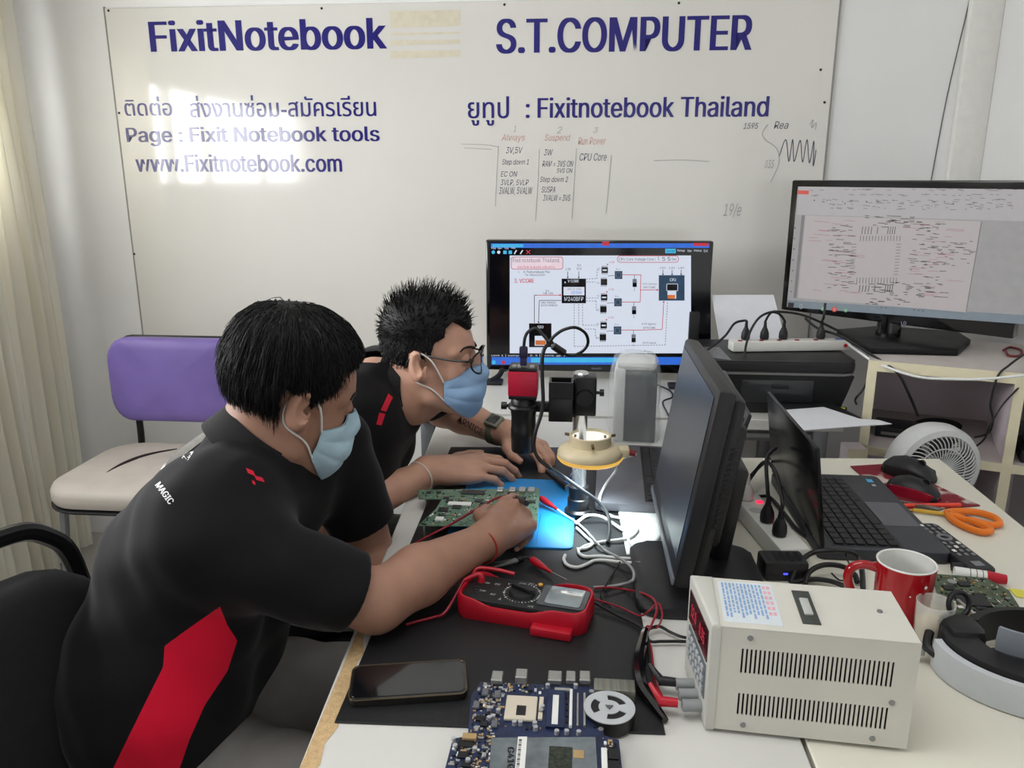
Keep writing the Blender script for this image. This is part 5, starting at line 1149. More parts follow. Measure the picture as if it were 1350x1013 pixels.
for a_ in (150, 30, 275): 
    d_ = Vector((math.cos(R(a_)), math.sin(R(a_)), 0)); b = B(); b.cyl(d_ * .030 + Vector((0, 0, .040)), d_ * .052 + Vector((0, 0, .040)), .0028, n=10); b.obj('thumb_screw', M('brass_dull', (120, 100, 66), .4, metal=.7), rl)
b = B(); b.box((.055, .006, .016), (.032, .030, .017), bev=.004); b.obj('cable_box', m_ring, rl)
B().cyl((.069, .004, .016), (.082, .002, .013), .007, .006, 14).obj('strain_relief', M('dark_red_knob', (120, 34, 34), .5), rl)
pv = Vector((px_ - rc.x, py_ - rc.y, 0)); pd_ = pv.normalized()
b = B(); b.cyl(pd_ * .052 + Vector((0, 0, .016)), pd_ * (pv.length - .0126) + Vector((0, 0, .016)), .004, n=10); b.torus(pv + Vector((0, 0, .016)), (0, 0, 1), .0145, .003, 24, 8); b.obj('pole_clip', m_anod, rl)
l = bpy.data.lights.new('ring_lamp_light', 'AREA'); l.shape = 'DISK'; l.size = .10; l.energy = .65; l.color = (.80, .95, 1.0); l.spread = R(100)
lo_ = bpy.data.objects.new('ring_lamp_light', l); COL.objects.link(lo_); lo_.parent = rl; lo_.location = (0, 0, -.002)

# ------------------------------------------------------------------ grey laptop at the back of the bench
m_lapg = M('laptop_grey', (104, 104, 110), .4, metal=.3, var=.05); m_key = M('key_black', (22, 22, 25), .5, var=.1); m_lapk = M('laptop_black', (26, 26, 30), .3, var=.08, coat=.2)
def laptop(name, label, loc, rz, w, d, th, deck, keyc, lid_h, lid_a, lidm, pad=True, kx=(.05, .62), sticker=None):
    """user side is local -y, hinge at +y"""
    t = thing(name, label, 'laptop', loc, rz)
    base = B().prism(rounded(w, d, .012, 4), .002, th, bev=.002).obj('base', deck, t)
    for x, y in ((-w * .42, -d * .42), (w * .42, -d * .42), (-w * .42, d * .42), (w * .42, d * .42)): B().cyl((x, y, 0), (x, y, .003), .006, n=10).obj('foot', m_chip_k, t)
    y1 = d / 2 - .03; y0 = d / 2 - .03 - d * kx[1]; rows, cols = 6, 15; kw = (w * .90) / cols; kh = (y1 - y0) / rows
    kb = B().bx((-w * .465, y0 - .004, th - .0004), (w * .465, y1 + .004, th + .0004)).obj('keyboard', m_chip_k, t)
    first = None
    for r_ in range(rows):
        c = 0
        while c < cols:
            span = 5 if (r_ == 0 and c == 4) else 1
            x0 = -w * .45 + c * kw; x1 = x0 + span * kw; yy = y0 + r_ * kh
            if span == 1 and first is not None:
                k_ = first.copy(); COL.objects.link(k_); k_.parent = kb; k_.location = (x0 + kw / 2, yy + kh / 2, th + .0004)
            else:
                b = B(); b.box((0, 0, .0012), (x1 - x0 - .003, kh - .003, .0024), bev=.0008, seg=1); k_ = b.obj('key', keyc, None); k_.parent = kb; k_.location = ((x0 + x1) / 2, yy + kh / 2, th + .0004)
                if span == 1: first = k_
            c += span
    if pad: B().prism(rounded(w * .30, d * .30, .006, 3), th, th + .0004, Matrix.Translation((-w * .06, -d * .30, 0))).obj('touchpad', M('touchpad_grey', (88, 88, 94), .35), t)
    ld_ = Matrix.Translation((0, d / 2 - .006, th)) @ Matrix.Rotation(R(90 - lid_a), 4, 'X') @ Matrix.Translation((0, 0, lid_h / 2))
    lid = B().box((0, 0, 0), (w, .008, lid_h), mat=ld_, bev=.003).obj('lid', lidm, t)
    b = B(); bmat = ld_ @ Matrix.Translation((0, -.0045, 0)); b.box((0, 0, 0), (w * .92, .001, lid_h * .86), mat=bmat); b.obj('screen', M('laptop_screen_dark', (12, 13, 16), .15, coat=.5), lid)
    for x in (-w * .3, w * .3): B().cyl((x - .02, d / 2 - .006, th + .001), (x + .02, d / 2 - .006, th + .001), .006, n=12).obj('hinge', m_chip_k, t)
    return t
l1 = laptop('laptop', 'open grey laptop behind the tilted monitor, its palm rest towards the microscope', (.157, 1.575, .7535), R(-92), .345, .232, .020, m_lapg, m_key, .19, 105, m_lapk, pad=False, kx=(.05, .44))

# ------------------------------------------------------------------ monitor seen from the side
m_mon = M('monitor_black', (28, 28, 31), .42, var=.1); m_silver = M('monitor_silver_edge', (120, 124, 130), .35, metal=.4)
mn = thing('monitor', 'tilted black desktop monitor seen nearly edge-on, between the two laptops', 'monitor', (.192, 1.245, .7505), R(-90))
# local: screen faces -y, x along the width; tilt leans the top back
ta = Matrix.Translation((0, 0, .185)) @ Matrix.Rotation(R(-9), 4, 'X')
b = B(); b.box((0, 0, 0), (.372, .026, .305), mat=ta @ Matrix.Translation((0, -.012, 0)), bev=.006); b.obj('bezel', m_mon, mn)
b = B(); b.box((0, 0, 0), (.355, .022, .285), mat=ta @ Matrix.Translation((0, .009, 0)), bev=.010); b.box((0, 0, 0), (.24, .03, .20), mat=ta @ Matrix.Translation((0, .030, -.01)), bev=.010)
bk_ = b.obj('back_shell', m_satin, mn)
for i in range(16):
    b = B(); b.box((0, 0, 0), (.0015, .012, .003), mat=ta @ Matrix.Translation((.1785, .018, .07 - i * .008))); b.obj('vent', m_chip_k, bk_)
m_glassy = M('dim_monitor_glass', (38, 46, 56), .28, var=.25, scale=6, spec=.6)
b = B(); b.box((0, 0, 0), (.338, .002, .252), mat=ta @ Matrix.Translation((-.002, -.0252, .012))); b.obj('screen', m_glassy, mn)
b = B(); b.box((0, 0, 0), (.368, .004, .012), mat=ta @ Matrix.Translation((0, -.026, -.143)), bev=.0015); b.obj('lower_trim', m_silver, mn)
b = B(); b.box((0, .055, .09), (.09, .03, .17), rot=(R(-8), 0, 0), bev=.008); b.obj('neck', m_mon, mn)
b = B(); b.prism(rounded(.225, .20, .03, 5), .0004, .016, Matrix.Translation((.095, .0, 0)), bev=.006, seg=3); b.obj('stand_base', m_mon, mn)

# ------------------------------------------------------------------ speaker in a plastic bag
m_wrap = M('clear_wrap', (232, 236, 238), .18, var=.02, spec=1., alpha=.2, bump=1., bscale=30); m_spk = M('speaker_dark_green', (20, 36, 38), .5, var=.15); m_spkw = M('speaker_pale', (206, 208, 206), .5)
sp = thing('loudspeaker', 'small boxy loudspeaker wrapped in crumpled clear plastic behind the grey laptop', 'speaker', (.138, 1.885, .7505), R(-5))
B().bx((-.022, -.050, 0), (.052, .06, .175), bev=.006).obj('cabinet', m_spk, sp); B().bx((-.050, -.052, 0), (-.0225, .06, .182), bev=.006).obj('front_panel', m_spkw, sp)
B().bx((-.045, -.05, .1765), (.048, .055, .200), bev=.012).obj('top_cap', m_spkw, sp)
rg = random.Random(5); b = B(); rings = []
for k_, (z, sx, sy) in enumerate([(0.001, .060, .066), (.04, .062, .067), (.09, .060, .066), (.13, .0605, .066), (.17, .058, .064), (.196, .053, .058), (.208, .042, .045), (.213, .02, .02)]):
    rings.append([b.bm.verts.new((sx * (abs(math.cos(a)) ** .45) * math.copysign(1, math.cos(a)) * rg.uniform(.93, 1.09), .003 + sy * (abs(math.sin(a)) ** .45) * math.copysign(1, math.sin(a)) * rg.uniform(.93, 1.09), z + rg.uniform(-.004, .004) * (k_ > 0))) for a in [2 * math.pi * (i + .3) / 30 for i in range(30)]])
b.skin(rings); b.obj('plastic_wrap', m_wrap, sp, angle=20)
# ================================================================== things on the side desk
TOP = .7503
m_psu = M('power_supply_grey', (204, 202, 192), .45, var=.03, scale=12); m_psub = M('power_supply_bezel', (192, 192, 184), .45, var=.03); m_keyp = M('keypad_grey', (96, 104, 110), .5)
Lx, Wy, Hz = .227, .112, .1375
ps = thing('power_supply', 'grey bench power supply with slotted sides and a carrying strap, nearest on the desk', 'power supply', (.146, .800, TOP), R(-4.4))
for x in (.025, .19):
    for y in (.015, .095): B().cyl((x, y, 0), (x, y, .005), .007, n=14).obj('foot', m_chip_k, ps)
xs = [.014]; n_ = 34
x0_, x1_ = .042, .205; st = (x1_ - x0_) / n_
for i in range(n_): xs += [x0_ + i * st, x0_ + i * st + st * .46]
xs += [Lx]; z_s = [.005, .027, .055, .081, .112, Hz]
hole = lambda i, j: i % 2 == 1 and j in (1, 3)
sl_ = B(); sl_.grid_panel(xs, z_s, lambda i, j: hole(i, j), .0015, lambda x, z, d: Vector((x, d, z))); sd_ = sl_.obj('side_panel', m_psu, ps, angle=20)
sl_ = B(); sl_.grid_panel(xs, z_s, lambda i, j: hole(i, j), -.0015, lambda x, z, d: Vector((x, Wy + d, z))); sl_.obj('side_panel', m_psu, ps, angle=20)
b = B(); b.bx((.014, .0, Hz - .0015), (Lx, Wy, Hz + .0005), bev=.0008, seg=1); tp_ = b.obj('top_panel', m_psu, ps); B().bx((.014, .0015, .005), (Lx - .002, Wy - .0015, .007)).obj('bottom_panel', m_psu, ps); B().bx((Lx - .003, .0015, .006), (Lx, Wy - .0015, Hz - .0015)).obj('rear_panel', m_psu, ps)
B().bx((.02, .012, .008), (Lx - .01, Wy - .012, Hz - .012)).obj('chassis', m_chip_k, ps)
fx = lambda y: .008 - .018 * y / Wy
b = B(); b.prism([(fx(0), -.001), (.018, -.001), (.018, Wy + .001), (fx(Wy), Wy + .001)], .002, Hz + .002, bev=.004, seg=3); bz_ = b.obj('front_bezel', m_psub, ps)
FR = Matrix.Translation((fx(0), 0, 0)) @ Matrix.Rotation(math.atan2(.018, Wy), 4, 'Z')
def fobj_(b, *a, **k): b.bm.transform(FR); return b.obj(*a, **k)
fobj_(B().bx((-.0012, .010, .084), (.0002, Wy - .008, .124)), 'display_window', M('red_display_glass', (60, 8, 16), .12, coat=.5), ps)
b = B()
for k_, (y, s_) in enumerate(((.092, '12.0'), (.050, '0.35'))): text(b, s_, lambda u, v: Vector((-.0014, y - u, v)), (0, .096, .026, .112), .03)
fobj_(b, 'display_digits', M('red_digits', (210, 36, 66), emit=.7), ps, smooth=False)
fobj_(B().bx((-.0012, .012, .034), (.0002, Wy - .012, .078), bev=.0003, seg=1), 'keypad', m_keyp, ps)
for r_ in range(3):
    for c in range(6): fobj_(B().box((-.002, .022 + c * .0135, .043 + r_ * .013), (.003, .009, .0085), bev=.001), 'key', M('keypad_key', (168, 172, 174), .5), ps)
for y, m_ in ((.022, M('post_grey', (140, 144, 144), .5)), (.042, M('post_grey', (140, 144, 144), .5)), (.062, M('post_grey', (140, 144, 144), .5))): fobj_(B().cyl((0, y, .018), (-.022, y, .018), .0072, n=18), 'binding_post', m_, ps)
b = B(); b.box((.118, .056, Hz + .0012), (.020, .074, .0014), bev=.0006); hd = b.obj('strap_recess', M('strap_dark', (58, 62, 58), .6), ps); b = B(); b.box((.118, .054, Hz + .003), (.010, .036, .003), bev=.0012); b.obj('strap_plate', M('strap_light', (178, 180, 176), .45), hd)
m_bl = M('label_blue', (132, 162, 204), .6); m_pk = M('label_pink', (222, 164, 176), .6)
b = B(); b.bx((.022, .010, Hz + .0005), (.086, .104, Hz + .0008)); lbp = b.obj('instruction_label', M('label_paper', (206, 214, 218), .6), ps)
rg = random.Random(2)
b = B()
for i in range(11):
    x = .026 + i * .0044; y = .1
    while y > .03:
        l = rg.uniform(.004, .013); b.poly([(x, y, Hz + .0010), (x + .0024, y, Hz + .0010), (x + .0024, max(y - l, .02), Hz + .0010), (x, max(y - l, .02), Hz + .0010)]); y -= l + .002
b.obj('label_text', m_bl, lbp, smooth=False)
b = B()
for i in range(6):
    for k_ in range(2): b.poly([(.074 + k_ * .005, .098 - i * .012, Hz + .001), (.0775 + k_ * .005, .098 - i * .012, Hz + .001), (.0775 + k_ * .005, .091 - i * .012, Hz + .001), (.074 + k_ * .005, .091 - i * .012, Hz + .001)])
b.obj('label_symbol', m_pk, lbp, smooth=False)
for x, z in ((.05, .014), (.19, .014), (.205, .062), (.05, .126)): B().cyl((x, .001, z), (x, -.0016, z), .0036, .003, 12).obj('screw', m_steel, ps)
B().cyl((.2, .06, Hz), (.2, .06, Hz + .0022), .0032, n=12).obj('screw', m_steel, ps)

# ------------------------------------------------------------------ mug and plastic cup
m_mug = M('red_glaze', (158, 12, 24), .18, var=.04, coat=.5); m_mugi = M('white_glaze', (224, 224, 220), .2, var=.02, coat=.3)
mg = thing('mug', 'red mug with small white dots and a white inside, behind the power supply', 'mug', (.468, 1.062, TOP))
b = B(); b.lathe([(0, .0005), (.030, .0005), (.0345, .004), (.0375, .05), (.0395, .094)], 44); 
for f in list(b.bm.faces):
    if len(f.verts) > 8 and f.calc_center_median().z > .05: b.bm.faces.remove(f)
b.obj('body', m_mug, mg)
b = B(); b.lathe([(.0395, .0938), (.0398, .0952), (.0385, .0962), (.0368, .0950), (.0350, .05), (.032, .008), (0, .007)], 44)
for f in list(b.bm.faces):
    if len(f.verts) > 8 and f.calc_center_median().z > .05: b.bm.faces.remove(f)
b.obj('lining', m_mugi, mg)
a_ = R(172); e_ = Vector((math.cos(a_), math.sin(a_), 0)); b = B(); b.tube([e_ * .036 + Vector((0, 0, .080)), e_ * .056 + Vector((0, 0, .084)), e_ * .072 + Vector((0, 0, .076)), e_ * .074 + Vector((0, 0, .055)), e_ * .06 + Vector((0, 0, .03)), e_ * .036 + Vector((0, 0, .024))], .0065, n=12); b.obj('handle', m_mug, mg)
b = B(); rg = random.Random(8)
for i in range(40):
    a = rg.uniform(0, 2 * math.pi); z = rg.uniform(.012, .085); r_ = .0347 + .0045 * z / .094 + .001; n_v = Vector((math.cos(a), math.sin(a), 0)); t_v = Vector((-math.sin(a), math.cos(a), 0)); s_ = rg.choice([.0012, .002, .0026])
    b.poly([n_v * (.0345 + (.003 * z / .05 if z < .05 else .003 + .002 * (z - .05) / .044) + .0006) + t_v * s_ * math.cos(q * .785) + Vector((0, 0, z + s_ * math.sin(q * .785))) for q in range(8)])
b.obj('dots', m_white, mg, smooth=False)
m_cup = M('cloudy_plastic', (236, 236, 230), .25, var=.03, alpha=.34)
cu = thing('plastic_cup', 'small cloudy plastic cup with yellowish flux inside, by the red mug', 'cup', (.488, 1.004, TOP))
b = B(); b.lathe([(0, .0005), (.021, .0005), (.0235, .035), (.0245, .066), (.0235, .066), (.0225, .035), (.020, .002), (0, .002)], 36); b.obj('wall', m_cup, cu)
B().lathe([(0, .003), (.0195, .003), (.0218, .036), (.014, .040), (0, .037)], 30).obj('flux', M('flux_yellow', (206, 184, 140), .5, var=.12), cu)

# ------------------------------------------------------------------ head magnifier
m_hw = M('magnifier_white', (196, 200, 204), .3, var=.03); m_hk = M('magnifier_black', (20, 20, 22), .5); m_hg = M('magnifier_grey', (128, 134, 142), .35)
hm = thing('head_magnifier', 'white and black head magnifier lying at the near right corner of the desk', 'magnifier', (.603, .945, TOP))
def arcband(r0, r1, z0, z1, a0, a1, ax, by, n=48, c=(0, 0)):
    b = B(); rings = []
    for i in range(n + 1):
        a = R(a0 + (a1 - a0) * i / n); cs, s = math.cos(a), math.sin(a)
        rings.append([b.bm.verts.new((c[0] + ax * r_ * cs, c[1] + by * r_ * s, z)) for r_, z in ((r0, z0), (r1 * .985, z0 + .001), (r1, (z0 + z1) / 2), (r1 * .985, z1 - .001), (r0, z1))])
    b.skin(rings); return b
AX, BY_ = .138, .108
arcband(.92, 1.0, .0005, .042, 176, 372, AX, BY_).obj('front_shell', m_hw, hm)
arcband(.62, .915, .006, .050, 150, 385, AX, BY_).obj('inner_pad', m_hk, hm)
arcband(.60, .70, .012, .056, 30, 150, AX, BY_).obj('head_strap', m_hk, hm)
arcband(.88, .93, .046, .080, 205, 335, .088, .048, c=(-.002, -.002)).obj('lens_visor', m_hg, hm)
arcband(.60, .97, .040, .0455, 195, 345, .09, .052, c=(-.002, -.002)).obj('visor_frame', m_hk, hm)
B().bx((-.118, .0, .010), (-.070, .052, .058), bev=.012).obj('hinge_block', m_hk, hm)
b = B(); b.torus((-.082, .066, .060), (.30, -.85, .30), .0165, .0036, 28, 8); b.obj('strap_ring', m_hk, hm)
B().tube([(-.128, -.006, .02), (-.140, .012, .026), (-.130, .034, .034)], .006, n=10).obj('side_knob', m_hk, hm)
b = B(); b.box((-.148, .018, .018), (.012, .014, .012), bev=.002); b.obj('buckle', m_chrome, hm)

# ------------------------------------------------------------------ right-hand circuit board, papers, markers
rz_ = .764; rp = [PZ(x, y, rz_) for x, y in ((1226, 756), (1300, 762), (1330, 778), (1352, 812), (1345, 832), (1282, 826), (1238, 788))]
rb = thing('circuit_board', 'dark green circuit board beyond the head magnifier', 'circuit board', (.63, 1.14, TOP)); rpoly = [(p.x, p.y) for p in rp]
B().prism(rpoly, rz_ - .0016, rz_, bev=.0003, seg=1).obj('board', m_pcbd, rb, world=True); parts_on(rb, rpoly, rz_, 240, 21, big=8)
bxp(1268, 788, 1296, 800, rz_, .003, m_chip_k, 'chip', rb); o_ = bxp(1264, 800, 1269, 803, rz_, .002, m_white, 'connector', rb)
p = PZ(1255, 768, rz_); B().cyl((p.x, p.y, rz_), (p.x, p.y, rz_ + .002), .007, n=20).obj('coin_cell', m_tin, rb, world=True)
q0, q1 = PZ(1262, 793, rz_), PZ(1284, 812, rz_); b = B(); dd_ = (q1 - q0); b.box((q0 + q1) / 2 + Vector((0, 0, .002)), (dd_.length, .005, .004), rot=(0, 0, math.atan2(dd_.y, dd_.x)), bev=.0006); b.obj('heat_pipe', m_tin, rb, world=True)
for px, py in ((1240, 764), (1300, 768), (1338, 822), (1290, 820)): 
    p = PZ(px, py, rz_); B().cyl((p.x, p.y, TOP), (p.x, p.y, rz_ - .0016), .003, n=10).obj('standoff', m_tin, rb, world=True)
pp = [PZ(x, y, TOP) for x, y in ((1322, 772), (1356, 770), (1360, 830), (1338, 800))]
pa_ = thing('leaflet', 'white printed leaflet with a yellow edge at the right end of the desk', 'leaflet', (pp[0].x, pp[0].y, TOP))
B().prism([(v.x, v.y) for v in ((PZ(1328, 797, TOP)), PZ(1390, 802, TOP), PZ(1400, 850, TOP), PZ(1352, 836, TOP))], TOP + .0002, TOP + .0012).obj('sheet', m_white, pa_, world=True)
B().prism([(v.x, v.y) for v in (PZ(1330, 777, TOP), PZ(1385, 783, TOP), PZ(1390, 792, TOP), PZ(1340, 788, TOP))], TOP + .0002, TOP + .0014).obj('edge', M('yellow_card', (222, 214, 80), .6), pa_, world=True)
def marker(label, p0, p1, r_, body, capm, cap):
    d = (p1 - p0).normalized(); t = thing('marker_pen', label, 'marker', (p0.x, p0.y, TOP)); L_ = (p1 - p0).length
    B().cyl(p0, p0 + d * L_ * cap, r_ * .98, r_, 18).obj('barrel', body, t, world=True); B().cyl(p0 + d * L_ * cap, p1, r_ * 1.06, r_ * .8, 18).obj('cap', capm, t, world=True); 
    n = B(); 
    for k_ in range(3): 
        c = p0 + d * L_ * (.30 + .12 * k_); n.torus(c, d, r_ * .99, .0006, 18, 5)
    n.obj('printing', m_chip_k, t, world=True)
marker('white marker pen with a red cap beyond the remote control', PZ(1260, 757, TOP + .011) + Vector((0, .006, 0)), PZ(1325, 763, TOP + .011) + Vector((0, -.004, 0)), .0095, m_white, m_red, .62)
marker('white marker pen with a black cap lying against the red-capped one', PZ(1300, 752, TOP + .010) + Vector((0, .002, 0)), PZ(1262, 750, TOP + .010) + Vector((-.006, .006, 0)), .0085, m_white, m_chip_k, .55)

# ------------------------------------------------------------------ black laptop with its lid towards the camera, remote control
l2 = laptop('laptop', 'open black laptop with a glossy lid on the side desk', (.514, 1.425, TOP), R(90), .355, .215, .021, M('laptop_dark_blue_grey', (52, 54, 60), .45, var=.06), m_key, .178, 98, M('lid_piano_black', (14, 15, 18), .24, var=.1, spec=.3), kx=(.05, .50))
for y_, m_, w_ in ((.145, M('sticker_blue', (70, 160, 210), .4), .012), (.120, M('sticker_silver', (170, 172, 176), .4), .007)): B().box((y_ + .0, -.083, .0213), (w_ * 1.4, w_, .0006), bev=.0002, seg=1).obj('sticker', m_, l2)
rm0, rm1 = PZ(1222, 694, TOP + .02), PZ(1288, 745, TOP + .02); dr_ = rm1 - rm0
rc_ = thing('remote_control', 'long black remote control lying against the black laptop', 'remote control', ((rm0.x + rm1.x) / 2 + .004, (rm0.y + rm1.y) / 2, TOP), math.atan2(dr_.y, dr_.x))
B().prism(rounded(.178, .044, .012, 4), .0005, .020, bev=.005, seg=3).obj('body', m_satin, rc_)
for r_ in range(9):
    for c in range(3):
        if 3 <= r_ <= 4: continue
        B().box((-.075 + r_ * .014, -.012 + c * .012, .0207), (.008, .006, .0018), bev=.0008, seg=1).obj('button', m_white if (r_ + c) % 7 == 0 else M('button_grey', (120, 122, 126), .5), rc_)
B().torus((-.026, 0, .0205), (0, 0, 1), .010, .003, 24, 8).obj('ring_button', M('button_grey', (120, 122, 126), .5), rc_)
B().bx((.060, -.008, .0199), (.076, .008, .0204)).obj('maker_plate', M('button_grey', (120, 122, 126), .5), rc_)

# ------------------------------------------------------------------ mouse pad, mice, scissors, pens
m_pad = M('red_print_pad', (120, 26, 40), .8, scale=16, col2=(196, 178, 170)); 
md = MC['red_print_pad'].node_tree; [setattr(e, 'position', p_) for n__ in md.nodes if n__.type == 'VALTORGB' for e, p_ in zip(n__.color_ramp.elements, (.54, .60))]
padq = [PZ(x, y, TOP) for x, y in ((1121, 616), (1172, 613), (1292, 668), (1190, 676))]
tag(B().prism([(p.x, p.y) for p in padq], TOP + .0002, TOP + .003, bev=.0006, seg=1).obj('mouse_pad', m_pad), 'dark red patterned mouse pad at the far end of the desk', 'mouse pad')
def mouse(label, p, rz, top, side, s=1.):
    t = thing('computer_mouse', label, 'mouse', (p.x, p.y, TOP + .0032), rz)
    b = B(); rings = []
    for x, w, h in ((-.052, .006, .006), (-.048, .018, .018), (-.035, .027, .030), (-.012, .030, .038), (.015, .029, .036), (.038, .026, .026), (.049, .018, .016), (.053, .006, .006)):
        rings.append([b.bm.verts.new((x * s, w * s * math.cos(a), max(0.0003, h * s * math.sin(a)))) for a in [math.pi * i / 14 for i in range(15)]])
    b.skin(rings); b.obj('shell', top, t)
    b = B(); rings = []
    for x, w, h in ((-.053, .008, .006), (-.036, .0285, .018), (-.012, .0315, .020), (.015, .0305, .020), (.038, .0275, .016), (.053, .008, .006)):
        rings.append([b.bm.verts.new((x * s, w * s * c, z * h * s)) for c, z in ((1, 0.02), (1.01, .5), (.99, 1), (-.99, 1), (-1.01, .5), (-1, 0.02))])
    b.skin(rings); b.obj('side_grip', side, t)
    B().cyl((.024 * s, -.003, .032 * s), (.024 * s, .003, .032 * s), .007 * s, n=16).obj('wheel', m_chip_k, t); return t
mouse('plain black computer mouse at the back of the red pad', PZ(1202, 633, TOP) + Vector((.0, .02, 0)), R(-52), m_satin, m_chip_k, 1.08)
mouse('red and black computer mouse in front of the plain black one', PZ(1195, 655, TOP) + Vector((.014, .008, 0)), R(-40), m_chip_k, M('mouse_red', (150, 24, 46), .25, coat=.4), .98)
sc0, sc1 = PZ(1160, 656, TOP + .006), PZ(1248, 676, TOP + .006); dx_ = (sc1 - sc0).normalized(); nx_ = Vector((-dx_.y, dx_.x, 0))
sc = thing('scissors', 'steel scissors with orange handles near the right edge of the desk', 'scissors', (sc1.x, sc1.y, TOP))
m_or = M('orange_plastic', (236, 124, 30), .4, var=.04); m_bl2 = M('blade_steel', (150, 146, 138), .3, metal=.8)
for s_ in (1, -1):
    b = B(); b.prism([(0, -.004), (.105, -.008 if s_ > 0 else -.002), (.112, .004), (.1, .006), (0, .001)], -.0015 + s_ * .0016, .0012 + s_ * .0016, Matrix.Translation(sc0) @ Matrix.Rotation(math.atan2(dx_.y, dx_.x) + s_ * R(2.5), 4, 'Z')); bl_ = b.obj('blade', m_bl2, sc, world=True)
for pts in ([(1248, 676), (1264, 674), (1290, 676), (1312, 683), (1318, 691), (1304, 692), (1280, 686), (1258, 681)], [(1250, 678), (1272, 684), (1294, 692), (1306, 699), (1296, 702), (1276, 696), (1258, 687)]):
    b = B(); b.tube([PZ(x, y, TOP + .0075) for x, y in pts], .0062, n=10, sm=5, closed=True); b.obj('handle', m_or, sc, world=True)
cord('pen', 'bright orange-red pen lying under the scissors', 'pen', [PZ(1186, 667, TOP + .0055), PZ(1266, 666, TOP + .0055)], lambda t: .0042 if t > .06 else .002, M('pen_red', (232, 70, 50), .35), 12, 8)
cord('screwdriver', 'thin yellow-handled tool beside the orange-red pen', 'tool', [PZ(1168, 670, TOP + .005), PZ(1204, 673, TOP + .005), PZ(1206, 673, TOP + .0055), PZ(1246, 678, TOP + .0055)], lambda t: .0016 if t < .45 else .0038, M('yellow_handle', (206, 164, 60), .4), 10, 6)

# ------------------------------------------------------------------ power strip and adapter behind the tilted monitor
m_strip = M('strip_white', (222, 222, 216), .4, var=.02); m_lit = M('lit_red_switch', (255, 40, 80), emit=1.6)
st2 = thing('power_strip', 'white power strip with lit red switches beside the tilted monitor', 'power strip', (.335, 1.36, TOP), R(99))
B().box((0, 0, .018), (.30, .052, .035), bev=.005).obj('body', m_strip, st2)
for x in (-.06, -.01, .04): B().box((x, -.012, .0365), (.010, .012, .004), bev=.001).obj('switch', m_lit, st2)
for x in (-.10, -.045, .005, .055, .10): B().cyl((x, .008, .0345), (x, .008, .0362), .012, n=18).obj('socket', M('socket_grey', (190, 190, 186), .5), st2)
def plug(label, p, mat=None, lead=None, h=.03):
    t = thing('plug', label, 'plug', p); mat = mat or m_satin
    B().lathe([(0, .0005), (.011, .0005), (.0125, .006), (.0115, h * .6), (.0065, h), (0, h)], 20).obj('body', mat, t)
    b = B(); b.lathe([(.0055, h - .002), (.005, h + .006), (.0045, h + .006), (.0042, h + .012), (.0036, h + .018), (0, h + .018)], 14); b.obj('strain_relief', mat, t)
    if lead: b = B(); b.tube([Vector((0, 0, h + .012))] + [Vector(q) - Vector(p) for q in lead], .0034, n=8, sm=8); b.obj('lead', mat, t)
    return t
def st2at(x, y, z): return st2.matrix_basis @ Vector((x, y, z))
plug('black plug in the near socket of the power strip by the tilted monitor', st2at(-.10, .008, .0365), None, [st2at(-.10, .008, .10), st2at(-.02, -.01, .12), st2at(.08, -.03, .10), st2at(.16, -.035, .03), st2at(.2, -.05, .012)])
plug('black plug next to the pale one on the strip by the tilted monitor', st2at(-.045, .008, .0365), None, [st2at(-.04, .01, .10), st2at(.02, -.01, .13), st2at(.10, -.06, .12)])
plug('pale plug farther along the strip by the tilted monitor', st2at(.055, .008, .0365), m_strip, [st2at(.055, .012, .09), st2at(.05, .03, .10), st2at(.03, .05, .07)])
ad = thing('power_adapter', 'black power adapter with a blue light behind the power supply', 'adapter', (.333, 1.190, TOP), R(4))
B().box((0, 0, .0165), (.070, .048, .032), bev=.005).obj('body', m_satin, ad); B().box((-.002, -.0245, .014), (.007, .001, .0025)).obj('indicator', M('blue_led', (60, 70, 255), emit=3), ad)
for x in range(5): B().bx((-.028 + x * .012, -.015, .0324), (-.022 + x * .012, .015, .0330)).obj('rib', m_chip_k, ad)
# ================================================================== printer with its papers and power strip
m_prn = M('printer_black', (26, 27, 29), .42, var=.12); m_prng = M('printer_grey_line', (112, 112, 110), .4); m_paper = M('white_paper', (226, 228, 234), .7, var=.015)
T2 = .7505
pr = thing('printer', 'black desktop printer with white paper in its tray, left of the shelf unit', 'printer', (.525, 2.235, T2))
b = B(); rings = []
for z, x, y0, y1 in ((.0, .165, -.115, .13), (.004, .175, -.120, .135), (.06, .190, -.130, .14), (.112, .202, -.138, .145)):
    rings.append([b.bm.verts.new(p) for p in ((-x, y0, z), (x, y0, z), (x, y1, z), (-x, y1, z))])
b.skin(rings); b.obj('body', m_prn, pr, angle=30)
B().prism(rounded(.412, .290, .03, 5), .1125, .119, Matrix.Translation((0, .003, 0)), bev=.002).obj('seam_line', m_prng, pr)
B().prism(rounded(.418, .292, .035, 5), .1195, .150, Matrix.Translation((0, .003, 0)), bev=.010, seg=4).obj('scanner_lid', m_satin, pr)
B().bx((-.09, -.1365, .035), (.10, -.124, .098), bev=.003).obj('front_panel', M('printer_panel', (34, 36, 40), .3, coat=.3), pr); B().bx((-.01, -.139, .075), (.035, -.135, .085), bev=.001).obj('handle_recess', m_chip_k, pr)
B().prism([(-.17, -.11), (-.12, -.14), (-.125, .03), (-.175, .03)], .150, .1506).obj('control_panel', M('control_panel_grey', (92, 94, 96), .35, var=.3, scale=80), pr)
b = B(); b.prism([(-.03, -.10), (.15, -.10), (.20, -.30), (.04, -.30)], .030, .034); b.obj('output_tray', m_prn, pr)
b = B(); b.bx((-.20, .13, .11), (-.17, .145, .235), bev=.004); b.obj('paper_support', m_satin, pr)
